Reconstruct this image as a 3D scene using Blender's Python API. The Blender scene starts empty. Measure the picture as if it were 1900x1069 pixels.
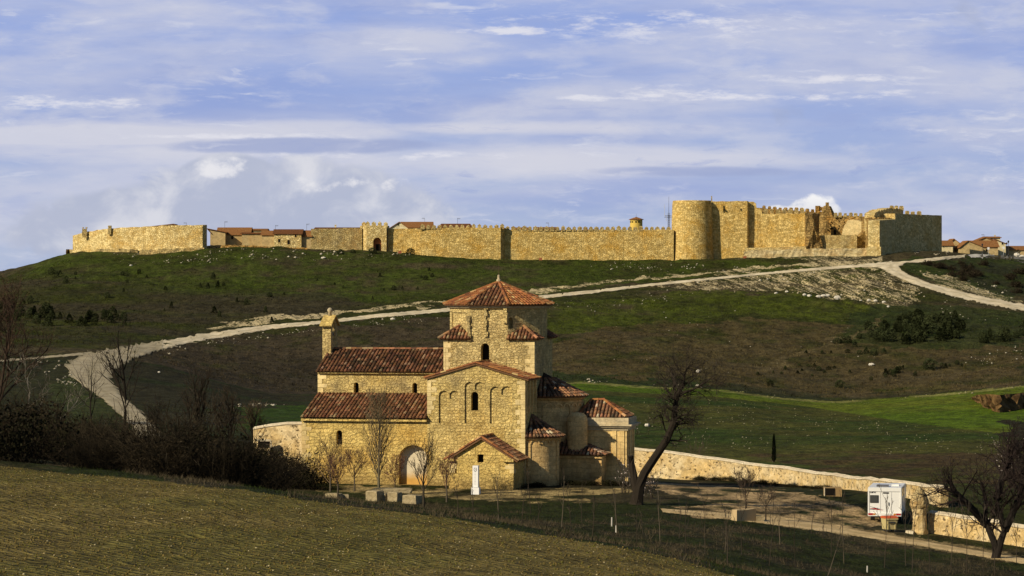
import bpy, math, random
import numpy as np
from mathutils import Vector, Matrix
from mathutils.geometry import tessellate_polygon


SC = bpy.context.scene
COL = SC.collection
PI = math.pi
F = 5720.0            # focal length in photo pixels (telephoto, about 108 mm)
CX, HY = 950.0, 520.0 # principal column, horizon row
CZ = 15.0             # camera height above the churchyard
SUN_AZ, SUN_EL = math.radians(51), math.radians(30)

def P(px, py, Y):
    return Vector(((px - CX) / F * Y, Y, CZ + (HY - py) / F * Y))

# ---------------------------------------------------------------- tagging
def tag(o, label=None, cat=None, group=None, kind=None):
    if label: o['label'] = label
    if cat: o['category'] = cat
    if group: o['group'] = group
    if kind: o['kind'] = kind
    return o

def thing(name, loc, label, cat, group=None, rotz=0.0):
    o = bpy.data.objects.new(name, None)
    COL.objects.link(o)
    o.empty_display_size = 0.5
    o.location = loc
    o.rotation_euler = (0, 0, rotz)
    return tag(o, label, cat, group)

def copy_tree(o, parent=None):
    c = o.copy(); COL.objects.link(c)
    c.parent = parent
    for ch in list(o.children):
        copy_tree(ch, c)
    return c

# ---------------------------------------------------------------- mesh builder
class MB:
    def __init__(s):
        s.v = []; s.f = []; s.uv = []; s.col = []; s.mi = []
    def face(s, pts, uv=None, col=None, mi=0):
        b = len(s.v)
        s.v.extend([tuple(p) for p in pts])
        s.f.append(tuple(range(b, b + len(pts))))
        s.uv.append(uv); s.col.append(col); s.mi.append(mi)
    def mesh(s, verts, faces, col=None, uvs=None, mi=0):
        b = len(s.v)
        s.v.extend([tuple(p) for p in verts])
        for i, f in enumerate(faces):
            s.f.append(tuple(b + k for k in f))
            s.uv.append(uvs[i] if uvs else None); s.col.append(col); s.mi.append(mi)
    def box(s, c, size, rz=0.0, col=None, mi=0, M=None):
        hx, hy, hz = size[0] / 2, size[1] / 2, size[2] / 2
        vs = [(-hx,-hy,-hz),(hx,-hy,-hz),(hx,hy,-hz),(-hx,hy,-hz),(-hx,-hy,hz),(hx,-hy,hz),(hx,hy,hz),(-hx,hy,hz)]
        ca, sa = math.cos(rz), math.sin(rz)
        out = []
        for x, y, z in vs:
            if M is not None:
                p = M @ Vector((x, y, z)); out.append((c[0] + p.x, c[1] + p.y, c[2] + p.z))
            else:
                out.append((c[0] + x * ca - y * sa, c[1] + x * sa + y * ca, c[2] + z))
        s.mesh(out, [(0,3,2,1),(4,5,6,7),(0,1,5,4),(1,2,6,5),(2,3,7,6),(3,0,4,7)], col=col, mi=mi)
    def tube(s, pts, rad, n=6, cap=True, col=None, mi=0):
        pts = [Vector(p) for p in pts]
        rings = []
        for i, p in enumerate(pts):
            if i == 0: d = pts[1] - pts[0]
            elif i == len(pts) - 1: d = pts[-1] - pts[-2]
            else: d = pts[i + 1] - pts[i - 1]
            if d.length < 1e-9: d = Vector((0, 0, 1))
            d.normalize()
            a = d.cross(Vector((0, 0, 1)))
            if a.length < 0.05: a = d.cross(Vector((0, 1, 0)))
            a.normalize(); b = d.cross(a)
            rings.append([p + (a * math.cos(2 * PI * k / n) + b * math.sin(2 * PI * k / n)) * rad[i] for k in range(n)])
        vs = [q for r in rings for q in r]
        fs = []
        for i in range(len(pts) - 1):
            for k in range(n):
                k2 = (k + 1) % n
                fs.append((i * n + k, i * n + k2, (i + 1) * n + k2, (i + 1) * n + k))
        if cap and n > 2:
            fs.append(tuple(range(n))); fs.append(tuple((len(pts) - 1) * n + k for k in range(n - 1, -1, -1)))
        s.mesh(vs, fs, col=col, mi=mi)
    def lathe(s, c, prof, n=24, a0=0.0, a1=2 * PI, uvR=None, squash=1.0, rng=None, jit=0.0):
        full = abs(a1 - a0 - 2 * PI) < 1e-6
        m = n if full else n + 1
        vs = []
        for (r, z) in prof:
            for k in range(m):
                a = a0 + (a1 - a0) * k / n
                rr = r * (1 + (rng.uniform(-jit, jit) if rng else 0))
                vs.append((c[0] + rr * math.cos(a), c[1] + rr * math.sin(a) * squash, c[2] + z))
        fs, uvs = [], []
        R = uvR or max(p[0] for p in prof)
        for i in range(len(prof) - 1):
            for k in range(n):
                k2 = (k + 1) % m
                fs.append((i * m + k, i * m + k2, (i + 1) * m + k2, (i + 1) * m + k))
                u0 = R * (a0 + (a1 - a0) * k / n); u1 = R * (a0 + (a1 - a0) * (k + 1) / n)
                z0 = prof[i][1]; z1 = prof[i + 1][1]
                if abs(z1 - z0) < 1e-4: z1 = z0 + abs(prof[i+1][0] - prof[i][0])
                uvs.append(((u0, z0), (u1, z0), (u1, z1), (u0, z1)))
        s.mesh(vs, fs, uvs=uvs)
    def build(s, name, mat, parent=None, origin=None, smooth=False):
        me = bpy.data.meshes.new(name)
        o3 = Vector(origin) if origin is not None else Vector((0, 0, 0))
        V = np.array(s.v, dtype=np.float64).reshape(-1, 3)
        if origin is not None: V = V - np.array(o3)
        me.from_pydata(V.tolist(), [], s.f)
        mats = mat if isinstance(mat, (list, tuple)) else [mat]
        for m in mats: me.materials.append(m)
        # uv in metres (box projection unless given)
        uvl = me.uv_layers.new(name='UVMap')
        data = np.zeros((len(me.loops), 2), dtype=np.float32)
        li = 0
        for i, f in enumerate(s.f):
            n = len(f)
            if s.uv[i] is not None:
                for k in range(n): data[li + k] = s.uv[i][k]
            else:
                p = V[list(f)]
                a = p[1] - p[0]; b = p[-1] - p[0]
                if n > 3:
                    a = p[2] - p[0]; b = p[-1] - p[1]
                nx = np.cross(a, b); L = np.linalg.norm(nx)
                nx = nx / L if L > 1e-12 else np.array((0, 0, 1.0))
                if abs(nx[2]) > 0.9:
                    data[li:li + n] = p[:, :2]
                else:
                    t = np.array((-nx[1], nx[0], 0)); t /= np.linalg.norm(t)
                    # same orientation for every wall of one bearing
                    if t[0] < -1e-6 or (abs(t[0]) <= 1e-6 and t[1] < 0): t = -t
                    data[li:li + n, 0] = p @ t
                    data[li:li + n, 1] = p[:, 2] / max(0.3, math.sqrt(1 - nx[2] ** 2))
            li += n
        uvl.data.foreach_set('uv', data.ravel())
        if any(c is not None for c in s.col):
            at = me.color_attributes.new('Col', 'FLOAT_COLOR', 'CORNER')
            cd = np.ones((len(me.loops), 4), dtype=np.float32)
            li = 0
            for i, f in enumerate(s.f):
                c = s.col[i] if s.col[i] is not None else (0.3, 0.3, 0.3)
                cd[li:li + len(f), :3] = c[:3]
                li += len(f)
            at.data.foreach_set('color', cd.ravel())
        if len(mats) > 1:
            me.polygons.foreach_set('material_index', np.array(s.mi, dtype=np.int32))
        if smooth:
            me.polygons.foreach_set('use_smooth', np.ones(len(me.polygons), dtype=bool))
        me.update()
        o = bpy.data.objects.new(name, me)
        COL.objects.link(o)
        if parent is not None: o.parent = parent
        elif origin is not None: o.location = o3
        return o

# ---------------------------------------------------------------- node helper
class NT:
    def __init__(s, nt):
        s.nt = nt; s.nodes = nt.nodes; s.links = nt.links
    def new(s, t, **kw):
        n = s.nodes.new(t)
        for k, v in kw.items(): setattr(n, k, v)
        return n
    def put(s, sock, v):
        if v is None: return
        if isinstance(v, bpy.types.NodeSocket): s.links.new(v, sock)
        else:
            if isinstance(v, (tuple, list)) and len(v) == 3 and sock.type == 'RGBA': v = (*v, 1)
            sock.default_value = v
    def m(s, op, a, b=None, c=None, clamp=False):
        n = s.new('ShaderNodeMath', operation=op, use_clamp=clamp)
        s.put(n.inputs[0], a); s.put(n.inputs[1], b); s.put(n.inputs[2], c)
        return n.outputs[0]
    def vm(s, op, a, b=None):
        n = s.new('ShaderNodeVectorMath', operation=op)
        s.put(n.inputs[0], a)
        if op == 'SCALE': s.put(n.inputs[3], b)
        else: s.put(n.inputs[1], b)
        return n.outputs[0]
    def xyz(s, x, y, z):
        n = s.new('ShaderNodeCombineXYZ'); s.put(n.inputs[0], x); s.put(n.inputs[1], y); s.put(n.inputs[2], z)
        return n.outputs[0]
    def sep(s, v):
        n = s.new('ShaderNodeSeparateXYZ'); s.put(n.inputs[0], v); return n.outputs
    def mix(s, f, a, b, blend='MIX'):
        n = s.new('ShaderNodeMix', data_type='RGBA', blend_type=blend)
        s.put(n.inputs[0], f); s.put(n.inputs[6], a); s.put(n.inputs[7], b)
        return n.outputs[2]
    def noise(s, vec, scale, detail=4, rough=0.55, dist=0.0, out=0, w=None):
        n = s.new('ShaderNodeTexNoise')
        if w is not None:
            n.noise_dimensions = '4D'; s.put(n.inputs['W'], w)
        s.put(n.inputs['Vector'], vec); s.put(n.inputs['Scale'], scale)
        n.inputs['Detail'].default_value = detail; n.inputs['Roughness'].default_value = rough
        n.inputs['Distortion'].default_value = dist
        return n.outputs[out]
    def ramp(s, f, stops, interp='LINEAR'):
        n = s.new('ShaderNodeValToRGB'); s.put(n.inputs[0], f)
        r = n.color_ramp; r.interpolation = interp
        while len(r.elements) < len(stops): r.elements.new(0.5)
        for e, (p, c) in zip(r.elements, stops):
            e.position = p
            e.color = (c, c, c, 1) if not isinstance(c, (tuple, list)) else ((*c, 1) if len(c) == 3 else c)
        return n.outputs[0]
    def smooth(s, v, a, b):
        n = s.new('ShaderNodeMapRange', interpolation_type='SMOOTHSTEP')
        s.put(n.inputs[0], v); n.inputs[1].default_value = a; n.inputs[2].default_value = b
        n.inputs[3].default_value = 0; n.inputs[4].default_value = 1
        return n.outputs[0]
    def bump(s, h, strength=0.5, dist=0.05, normal=None):
        n = s.new('ShaderNodeBump'); s.put(n.inputs['Height'], h)
        n.inputs['Strength'].default_value = strength; n.inputs['Distance'].default_value = dist
        if normal is not None: s.put(n.inputs['Normal'], normal)
        return n.outputs[0]

def new_mat(name, rough=0.9, spec=0.2):
    m = bpy.data.materials.new(name); m.use_nodes = True
    t = NT(m.node_tree)
    b = m.node_tree.nodes['Principled BSDF']
    b.inputs['Roughness'].default_value = rough
    b.inputs['Specular IOR Level'].default_value = spec
    return m, t, b

def plain(name, c, rough=0.8, spec=0.2, var=0.25, scale=3.0, metal=0.0):
    m, t, b = new_mat(name, rough, spec)
    tc = t.new('ShaderNodeTexCoord').outputs['Object']
    n = t.noise(tc, scale, 5, 0.6)
    f = t.m('MULTIPLY_ADD', n, 2 * var, 1 - var)
    col = t.mix(1.0, c, t.xyz(f, f, f), 'MULTIPLY')
    t.put(b.inputs['Base Color'], col)
    b.inputs['Metallic'].default_value = metal
    return m

def stone_mat(name, c1, c2, mortar, bw=0.5, bh=0.26, zg=None, damp=0.0, streak=0.22, ochre=(0.42, 0.2, 0.04), ochre_amt=0.5, grey=(0.2, 0.17, 0.12),
              grey_amt=0.25, rubble=0.0, bump=0.8, msize=0.018, cell=1.6, seed=0.0, bdist=0.06):
    m, t, b = new_mat(name, 0.95, 0.1)
    uv0 = t.new('ShaderNodeUVMap').outputs[0]
    uv = t.vm('ADD', uv0, (seed * 7.3, seed * 3.1, 0.0))
    nd = t.noise(uv, 1.3, 4, 0.7, out=1)
    off = t.vm('SCALE', t.vm('SUBTRACT', nd, (0.5, 0.5, 0.5)), 0.42)
    uvd = t.vm('ADD', uv, off)
    br = t.new('ShaderNodeTexBrick', offset=0.5, squash=0.8, squash_frequency=3)
    t.put(br.inputs['Vector'], uvd)
    t.put(br.inputs['Color1'], (0.15, 0.15, 0.15)); t.put(br.inputs['Color2'], (1, 1, 1)); t.put(br.inputs['Mortar'], (0.4, 0.4, 0.4))
    br.inputs['Scale'].default_value = 1.0
    br.inputs['Mortar Size'].default_value = msize; br.inputs['Mortar Smooth'].default_value = 0.35
    br.inputs['Brick Width'].default_value = bw; br.inputs['Row Height'].default_value = bh
    br.inputs['Bias'].default_value = 0.1
    vo = t.new('ShaderNodeTexVoronoi', feature='F1', voronoi_dimensions='2D')
    vo.inputs['Scale'].default_value = cell; t.put(vo.inputs['Vector'], t.vm('MULTIPLY', uvd, (1.0, 1.5, 1.0)))
    ve = t.new('ShaderNodeTexVoronoi', feature='DISTANCE_TO_EDGE', voronoi_dimensions='2D')
    ve.inputs['Scale'].default_value = cell; t.put(ve.inputs['Vector'], t.vm('MULTIPLY', uvd, (1.0, 1.5, 1.0)))
    vcol = t.sep(vo.outputs['Color'])[0]
    edge = t.smooth(ve.outputs[0], 0.0, 0.14)
    bc = t.sep(br.outputs['Color'])[0]
    bf = t.m('SUBTRACT', 1.0, br.outputs['Fac'])
    pat = t.mix(rubble, bc, vcol)
    jo = t.mix(rubble, bf, edge)
    patv = t.sep(pat)[0]; jov = t.sep(jo)[0]
    col = t.mix(patv, c1, c2)
    big = t.noise(uv, 0.22, 5, 0.65)
    om = t.m('MULTIPLY', t.smooth(big, 0.44, 0.70), ochre_amt)
    gk = 1.0
    if zg:
        zz = t.sep(uv0)[1]; up_ = t.smooth(t.m('ADD', zz, t.m('MULTIPLY', t.m('SUBTRACT', big, 0.5), 5.0)), zg[0], zg[1])
        om = t.m('MULTIPLY', om, t.m('SUBTRACT', 1.0, t.m('MULTIPLY', up_, 0.75))); gk = t.m('MULTIPLY_ADD', up_, 1.2, 0.35)
    col = t.mix(om, col, ochre)
    big2 = t.noise(t.vm('ADD', uv, (31.0, 17.0, 0)), 0.35, 6, 0.7)
    col = t.mix(t.m('MULTIPLY', t.m('MULTIPLY', t.smooth(big2, 0.45, 0.72), grey_amt), gk), col, grey)
    fine = t.noise(uv, 5.0, 6, 0.75)
    sn = t.noise(t.vm('MULTIPLY', uv, (1.3, 0.10, 1.0)), 1.0, 5, 0.65)
    col = t.mix(t.m('MULTIPLY', t.smooth(sn, 0.52, 0.74), streak), col, (0.22, 0.15, 0.065))
    col = t.mix(t.m('MULTIPLY', t.smooth(sn, 0.45, 0.28), streak * 0.6), col, (0.82, 0.66, 0.34))
    if damp:
        hz = t.m('ADD', t.sep(uv0)[1], t.m('MULTIPLY', t.m('SUBTRACT', t.noise(uv, 0.8, 5, 0.7), 0.5), 2.2))
        col = t.mix(t.m('MULTIPLY', t.m('SUBTRACT', 1.0, t.smooth(hz, 0.1, 1.3)), damp), col, (0.20, 0.13, 0.055))
    mid0 = t.noise(uv, 1.1, 5, 0.7)
    ff = t.m('MULTIPLY', t.m('MULTIPLY_ADD', fine, 1.1, 0.45), t.m('MULTIPLY_ADD', t.smooth(mid0, 0.3, 0.7), 0.45, 0.74))
    col = t.mix(1.0, col, t.xyz(ff, ff, ff), 'MULTIPLY')
    col = t.mix(t.m('MULTIPLY', t.m('SUBTRACT', 1.0, jov), 0.5), col, mortar)
    t.put(b.inputs['Base Color'], col)
    mid = t.noise(uv, 2.6, 5, 0.65)
    h = t.m('ADD', t.m('MULTIPLY', jov, 0.40), t.m('ADD', t.m('MULTIPLY', mid, 1.0), t.m('MULTIPLY', patv, 0.30)))
    h = t.m('ADD', h, t.m('MULTIPLY', fine, 0.5))
    t.put(b.inputs['Normal'], t.bump(h, bump, bdist))
    return m

def attr_mat(name, rough=0.9, var=0.35, scale=8.0, spec=0.15, bump=0.0, bscale=20, trans=None):
    m, t, b = new_mat(name, rough, spec)
    a = t.new('ShaderNodeVertexColor', layer_name='Col').outputs[0]
    tc = t.new('ShaderNodeTexCoord').outputs['Object']
    n = t.noise(tc, scale, 4, 0.6)
    f = t.m('MULTIPLY_ADD', n, 2 * var, 1 - var)
    t.put(b.inputs['Base Color'], t.mix(1.0, a, t.xyz(f, f, f), 'MULTIPLY'))
    if bump:
        t.put(b.inputs['Normal'], t.bump(t.noise(tc, bscale, 3), bump, 0.03))
    return m

# ---------------------------------------------------------------- numpy noise
def _hash(ix, iy, seed):
    h = (ix.astype(np.int64) * 374761393 + iy.astype(np.int64) * 668265263 + seed * 1442695041) & 0xFFFFFFFF
    h = ((h ^ (h >> 13)) * 1274126177) & 0xFFFFFFFF
    return ((h ^ (h >> 16)) & 0xFFFF) / 65535.0
def vnoise(x, y, seed=0):
    x = np.asarray(x, dtype=np.float64); y = np.asarray(y, dtype=np.float64)
    ix = np.floor(x); iy = np.floor(y); fx = x - ix; fy = y - iy
    fx = fx * fx * (3 - 2 * fx); fy = fy * fy * (3 - 2 * fy)
    a = _hash(ix, iy, seed); b = _hash(ix + 1, iy, seed); c = _hash(ix, iy + 1, seed); d = _hash(ix + 1, iy + 1, seed)
    return (a * (1 - fx) + b * fx) * (1 - fy) + (c * (1 - fx) + d * fx) * fy
def fbm(x, y, seed=0, oct=4, gain=0.5):
    s = 0; a = 1; t = 0
    for o in range(oct):
        s = s + a * vnoise(x * 2 ** o, y * 2 ** o, seed + o * 17); t += a; a *= gain
    return s / t
def lerp_tab(tab, x):
    return np.interp(x, [a for a, _ in tab], [b for _, b in tab])

# ---------------------------------------------------------------- terrain
def zy(py, Y): return CZ - Y * (py - HY) / F
# each line: (Y table over px, z table over px)
FE_Y = [(-3000,160),(0,150),(600,135),(1000,120),(1370,106),(1900,92),(5000,80)]
FE_P = [(-3000,800),(0,864),(200,885),(400,902),(600,931),(800,957),(1000,990),(1200,1024),(1370,1069),(1900,1190),(5000,1300)]
def fe_z(px): return CZ - np.interp(px, *zip(*FE_Y)) * (np.interp(px, *zip(*FE_P)) - HY) / F
_T = lambda tab: (lambda px: np.interp(px, *zip(*tab)))
_C = lambda v: (lambda px: np.full_like(np.asarray(px, dtype=float), v))
def _zfrom(Yf, ptab): return lambda px: CZ - Yf(px) * (np.interp(px, *zip(*ptab)) - HY) / F
Yv = _C(480.0); Ym = _C(620.0); Yh = _C(700.0)
Yc = _T([(-3000,900),(-400,840),(0,800),(135,770),(383,757),(575,760),(780,752),(1240,752),(1610,750),(1747,765),(1900,800),(3000,900)])
V_P = [(-3000,640),(-400,650),(0,658),(200,662),(300,678),(420,712),(500,730),(560,732),(800,725),(1080,708),(1200,717),(1330,722),(1450,738),(1550,745),(1700,735),(1900,716),(3000,700)]
M_P = [(-3000,600),(0,588),(300,585),(600,588),(1000,592),(1400,604),(1700,606),(1900,616),(3000,620)]
H_P = [(-3000,560),(-200,548),(0,535),(135,512),(400,512),(700,514),(1000,516),(1300,518),(1500,520),(1640,516),(1700,520),(1900,540),(3000,560)]
C_P = [(-3000,640),(-400,556),(-150,530),(0,506),(60,492),(135,464),(200,466),(300,467),(383,458),(575,460),(668,464),(722,462),(780,474),(940,482),(1240,483),(1390,480),(1500,474),(1610,476),(1660,468),(1747,465),(1800,474),(1900,478),(3000,500)]
z_c = _zfrom(Yc, C_P)
LINES = [
    (_C(2.0), _C(13.3)),
    (_C(40.0), _T([(-3000,11.0),(0,10.6),(1370,10.4),(3000,10.4)])),
    (_C(75.0), _T([(-3000,8.4),(0,7.85),(700,7.6),(1370,7.0),(1900,6.6),(3000,6.4)])),
    (_T(FE_Y), fe_z),
    (_C(175.0), _T([(-3000,7),(0,5.0),(300,4.0),(560,2.6),(800,1.9),(1000,1.1),(1370,-0.2),(1600,-1.3),(1900,-1.75),(3000,-2.5)])),
    (_C(204.0), _T([(-3000,5),(0,3.4),(300,2.0),(480,0.7),(560,0.3),(700,0.1),(1180,0.05),(1400,-0.5),(1600,-1.15),(1740,-1.5),(1900,-1.7),(3000,-2.5)])),
    (_C(222.0), _T([(-3000,3),(0,2.4),(300,1.3),(480,0.3),(560,0.05),(700,0.0),(1180,0.0),(1400,-0.3),(1740,-0.7),(1900,-1.0),(3000,-1.5)])),
    (_C(244.0), _T([(-3000,2),(0,1.6),(480,0.1),(560,0.0),(1080,-0.4),(1180,-0.95),(1300,-1.25),(1430,-1.45),(1560,-1.4),(1740,-1.2),(1900,-1.2),(3000,-1.5)])),
    (_C(264.0), _T([(-3000,2),(0,1.3),(480,0.0),(560,-0.3),(1080,-1.5),(1180,-1.9),(1300,-1.95),(1430,-1.9),(1560,-1.75),(1740,-1.5),(1900,-1.4),(3000,-1.5)])),
    (_C(330.0), _T([(-3000,1),(0,0.1),(560,-0.8),(1200,-2.5),(1500,-2.4),(1900,-2.0),(3000,-2.0)])),
    (Yv, _zfrom(Yv, V_P)),
    (Ym, _zfrom(Ym, M_P)),
    (Yh, _zfrom(Yh, H_P)),
    (Yc, z_c),
    (lambda px: Yc(px) + 45, lambda px: z_c(px) + np.interp(px, [-3000, -100, 60, 200, 1900, 3000], [-6, -2.5, -0.4, 0.6, 0.3, 0])),
    (lambda px: Yc(px) + 400, lambda px: z_c(px) - 5),
    (_C(2200.0), _C(-10.0)),
    (_C(9000.0), _C(-40.0)),
]
def pchip(xk, yk, x):
    h = np.diff(xk); d = np.diff(yk) / h
    n = len(xk); m = np.zeros(n)
    for i in range(1, n - 1):
        if d[i - 1] * d[i] > 0:
            w1 = 2 * h[i] + h[i - 1]; w2 = h[i] + 2 * h[i - 1]
            m[i] = (w1 + w2) / (w1 / d[i - 1] + w2 / d[i])
    m[0] = d[0]; m[-1] = d[-1]
    i = np.clip(np.searchsorted(xk, x) - 1, 0, n - 2)
    t = (x - xk[i]) / h[i]
    return ((1 + 2 * t) * (1 - t) ** 2) * yk[i] + t * (1 - t) ** 2 * h[i] * m[i] + t * t * (3 - 2 * t) * yk[i + 1] + t * t * (t - 1) * h[i] * m[i + 1]

cols = np.concatenate([-np.geomspace(12000, 60, 40), np.arange(-40, 1942, 3.0), 1900 + np.geomspace(60, 12000, 40)])
rows = np.concatenate([np.arange(3, 60, 4.0), np.arange(60, 150, 0.9), np.arange(150, 250, 0.6), np.arange(250, 520, 1.5),
                       np.arange(520, 810, 0.9), np.arange(810, 1300, 10.0), np.geomspace(1300, 9000, 25)])
NCOL, NROW = len(cols), len(rows)
ZG = np.zeros((NROW, NCOL))
KY = np.array([np.asarray(a(cols), dtype=float) * np.ones(NCOL) for a, _ in LINES])
KZ = np.array([np.asarray(b(cols), dtype=float) * np.ones(NCOL) for _, b in LINES])
# smooth the control lines sideways so that the ground has no creases
_u = np.arange(-600, 2501, 10.0)
_g = np.exp(-0.5 * (np.arange(-12, 13) * 10 / 45.0) ** 2); _g /= _g.sum()
_in = (cols > -450) & (cols < 2350)
for _k in range(len(LINES)):
    if _k in (2, 3): continue
    _z = np.interp(_u, cols, KZ[_k]); _zs = np.convolve(np.pad(_z, 12, mode='edge'), _g, 'valid')
    KZ[_k][_in] = np.interp(cols[_in], _u, _zs)
for j in range(NCOL):
    ZG[:, j] = pchip(KY[:, j], KZ[:, j], rows)
PXg, Yg = np.meshgrid(cols, rows)
Xg = (PXg - CX) / F * Yg
# relief: fine lumps, more of it on the wild hillside, none in the churchyard
hill = np.clip((Yg - 440) / 60, 0, 1) * np.clip((1200 - Yg) / 200, 0, 1)
field = np.clip((np.interp(PXg, *zip(*FE_Y)) - Yg + 3) / 4, 0, 1)
yard = np.clip((Yg - 180) / 20, 0, 1) * np.clip((268 - Yg) / 20, 0, 1)
ZG += hill * ((fbm(Xg / 14, Yg / 14, 3, 4) - 0.5) * 1.3 + (fbm(Xg / 2.6, Yg / 2.6, 9, 3) - 0.5) * 0.55)
ZG += field * ((vnoise(Xg / 0.5, Yg / 0.6, 5) - 0.5) * 0.07 + (fbm(Xg / 3, Yg / 6, 8, 3) - 0.5) * 0.12)
ZG += np.clip(1 - hill - field - yard, 0, 1) * np.clip((700 - Yg) / 100, 0, 1) * (fbm(Xg / 5, Yg / 5, 11, 4) - 0.5) * 0.35
ZG += yard * (fbm(Xg / 2, Yg / 2, 12, 3) - 0.5) * 0.08
# rocky cut below the castle track: runnels down the slope
rk = np.clip(1 - np.abs(PXg - 1560) / 170, 0, 1) * np.clip((Yg - 640) / 15, 0, 1) * np.clip((715 - Yg) / 15, 0, 1)
ZG += rk * (vnoise(Xg / 2.2 + Yg / 7, Yg / 9, 21) - 0.5) * 2.0
PYg = HY + F * (CZ - ZG) / Yg

def _col(px):
    j = int(np.clip(np.searchsorted(cols, px) - 1, 0, NCOL - 2))
    return j, (px - cols[j]) / (cols[j + 1] - cols[j])
def Zpx(px, Y):
    j, t = _col(px)
    return float(np.interp(Y, rows, ZG[:, j]) * (1 - t) + np.interp(Y, rows, ZG[:, j + 1]) * t)
def Zg(x, y): return Zpx(CX + F * x / y, y)
def G(px, py, Ymin=150.0, Ymax=1100.0):
    """first ground point seen along that direction beyond Ymin"""
    j, t = _col(px)
    yp = PYg[:, j] * (1 - t) + PYg[:, j + 1] * t
    i0 = int(np.searchsorted(rows, Ymin)); i1 = int(np.searchsorted(rows, Ymax))
    seg = yp[i0:i1]
    k = np.argmax(seg <= py)
    if seg[k] > py: k = int(np.argmin(seg))
    if k == 0: Y = rows[i0]
    else:
        a, b = seg[k - 1], seg[k]
        Y = rows[i0 + k - 1] + (rows[i0 + k] - rows[i0 + k - 1]) * ((a - py) / (a - b) if a != b else 0.0)
    return Vector(((px - CX) / F * Y, Y, Zpx(px, Y)))

# ground cover colours -------------------------------------------------------
def in_poly(X, Y, poly):
    r = np.zeros(X.shape, dtype=bool)
    n = len(poly)
    for i in range(n):
        x1, y1 = poly[i]; x2, y2 = poly[(i + 1) % n]
        if y1 == y2: continue
        c = ((y1 > Y) != (y2 > Y)) & (X < (x2 - x1) * (Y - y1) / (y2 - y1) + x1)
        r ^= c
    return r
jx = (fbm(Xg / 6, Yg / 9, 31, 4) - 0.5); jy = (fbm(Xg / 6, Yg / 9, 41, 4) - 0.5)
QX = PXg + jx * 90; QY = PYg + jy * 22
def mixc(C, w, c):
    w = np.clip(w, 0, 1)[..., None]
    return C * (1 - w) + np.array(c) * w
n1 = fbm(Xg / 22, Yg / 16, 51, 5); n2 = fbm(Xg / 4, Yg / 8, 61, 4); n3 = fbm(Xg / 60, Yg / 30, 71, 4)
C = np.ones(Xg.shape + (3,)) * np.array((0.033, 0.038, 0.008))
WALL_Y = np.interp(PXg, [1100,1200,1300,1407,1500,1560,1640,1745,1900], [266,264,261,256,247,237,225,216,194])
WALL_Y = np.where(PXg < 1100, 262, WALL_Y)
far = (Yg > WALL_Y)
hillm = far & (QY < np.interp(PXg, *zip(*V_P)) + 2)
sm = lambda v, a, b: np.clip((v - a) / (b - a), 0, 1)
# wild hillside: green with heath-brown patches
C = np.where(hillm[..., None], mixc(C, sm(n1, 0.42, 0.62), (0.058, 0.048, 0.024)), C)
def region(poly, c, soft=1.0, gate=None, n=None):
    global C
    w = in_poly(QX, QY, poly).astype(float) * soft
    if gate is not None: w = w * gate
    if n is not None: w = w * n
    C = mixc(C, w, c)
region([(80,470),(420,462),(1300,478),(1640,495),(1300,515),(820,560),(560,560),(200,540),(60,520)], (0.045,0.064,0.008), 0.8, far, sm(n2, 0.25, 0.6))
region([(-200,520),(120,500),(330,520),(640,548),(700,570),(420,620),(0,650),(-200,660)], (0.036,0.032,0.017), 0.8, far, sm(n1 + 0.2 * n2, 0.4, 0.7))  # heath tone kept darker here, standing in for cloud shadow on the left slope
region([(260,650),(420,625),(600,607),(860,585),(900,640),(880,760),(560,740),(430,750),(330,760),(240,720)], (0.056,0.043,0.026), 0.92, far, sm(n2, 0.15, 0.5))
region([(340,690),(600,660),(900,700),(900,760),(300,760)], (0.034,0.028,0.017), 0.6, far)
region([(860,570),(1080,560),(1330,540),(1480,550),(1640,575),(1560,600),(1380,580),(1250,600),(1060,620),(900,640)], (0.056,0.072,0.008), 0.8, far, sm(n2, 0.2, 0.55))
region([(1010,640),(1180,600),(1420,590),(1560,605),(1900,640),(1900,720),(1560,735),(1440,730),(1330,715),(1010,690)], (0.078,0.059,0.026), 0.85, far, sm(n2, 0.2, 0.55))
region([(1640,560),(1900,580),(1900,640),(1760,650),(1560,640),(1560,600)], (0.026,0.038,0.010), 0.75, far)
region([(1395,694),(1500,650),(1640,592),(1660,590),(1520,652),(1410,698)], (0.115,0.090,0.042), 0.7, far)
region([(1010,690),(1330,716),(1340,724),(1200,717),(1060,706),(1010,712)], (0.022,0.034,0.010), 0.8, far)
region([(1340,712),(1500,728),(1560,742),(1450,742),(1320,724)], (0.026,0.030,0.013), 0.7, far)
region([(1680,478),(1900,482),(1900,560),(1800,545),(1680,505)], (0.030,0.046,0.010), 0.8, far)
region([(1750,490),(1900,490),(1900,550),(1820,540)], (0.024,0.024,0.014), 0.7, far, sm(n2, 0.3, 0.6))
# valley fields
vy = np.interp(PXg, *zip(*V_P))
crop_lo = np.interp(PXg, [900,1080,1330,1500,1700,1870,2000],[715,724,736,755,786,806,815])
valley = far & (PYg >= vy) & (PYg < 900)
C = np.where((valley & (PXg < 1000))[..., None], mixc(np.ones_like(C) * np.array((0.030,0.028,0.013)), sm(n1, 0.45, 0.65), (0.024,0.032,0.010)), C)
region([(440,756),(580,750),(600,800),(440,800)], (0.032,0.060,0.008), 0.9, far)
stony = valley & (PXg > 900) & (PYg >= crop_lo)
C = np.where(stony[..., None], mixc(np.ones_like(C) * np.array((0.031,0.050,0.008)), sm(n1, 0.42, 0.62), (0.060,0.062,0.013)), C)
crop = valley & (PXg > 900) & (PYg < crop_lo)
C = np.where(crop[..., None], mixc(np.ones_like(C) * np.array((0.068,0.110,0.007)), sm(n3, 0.4, 0.65), (0.105,0.130,0.012)), C)
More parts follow.
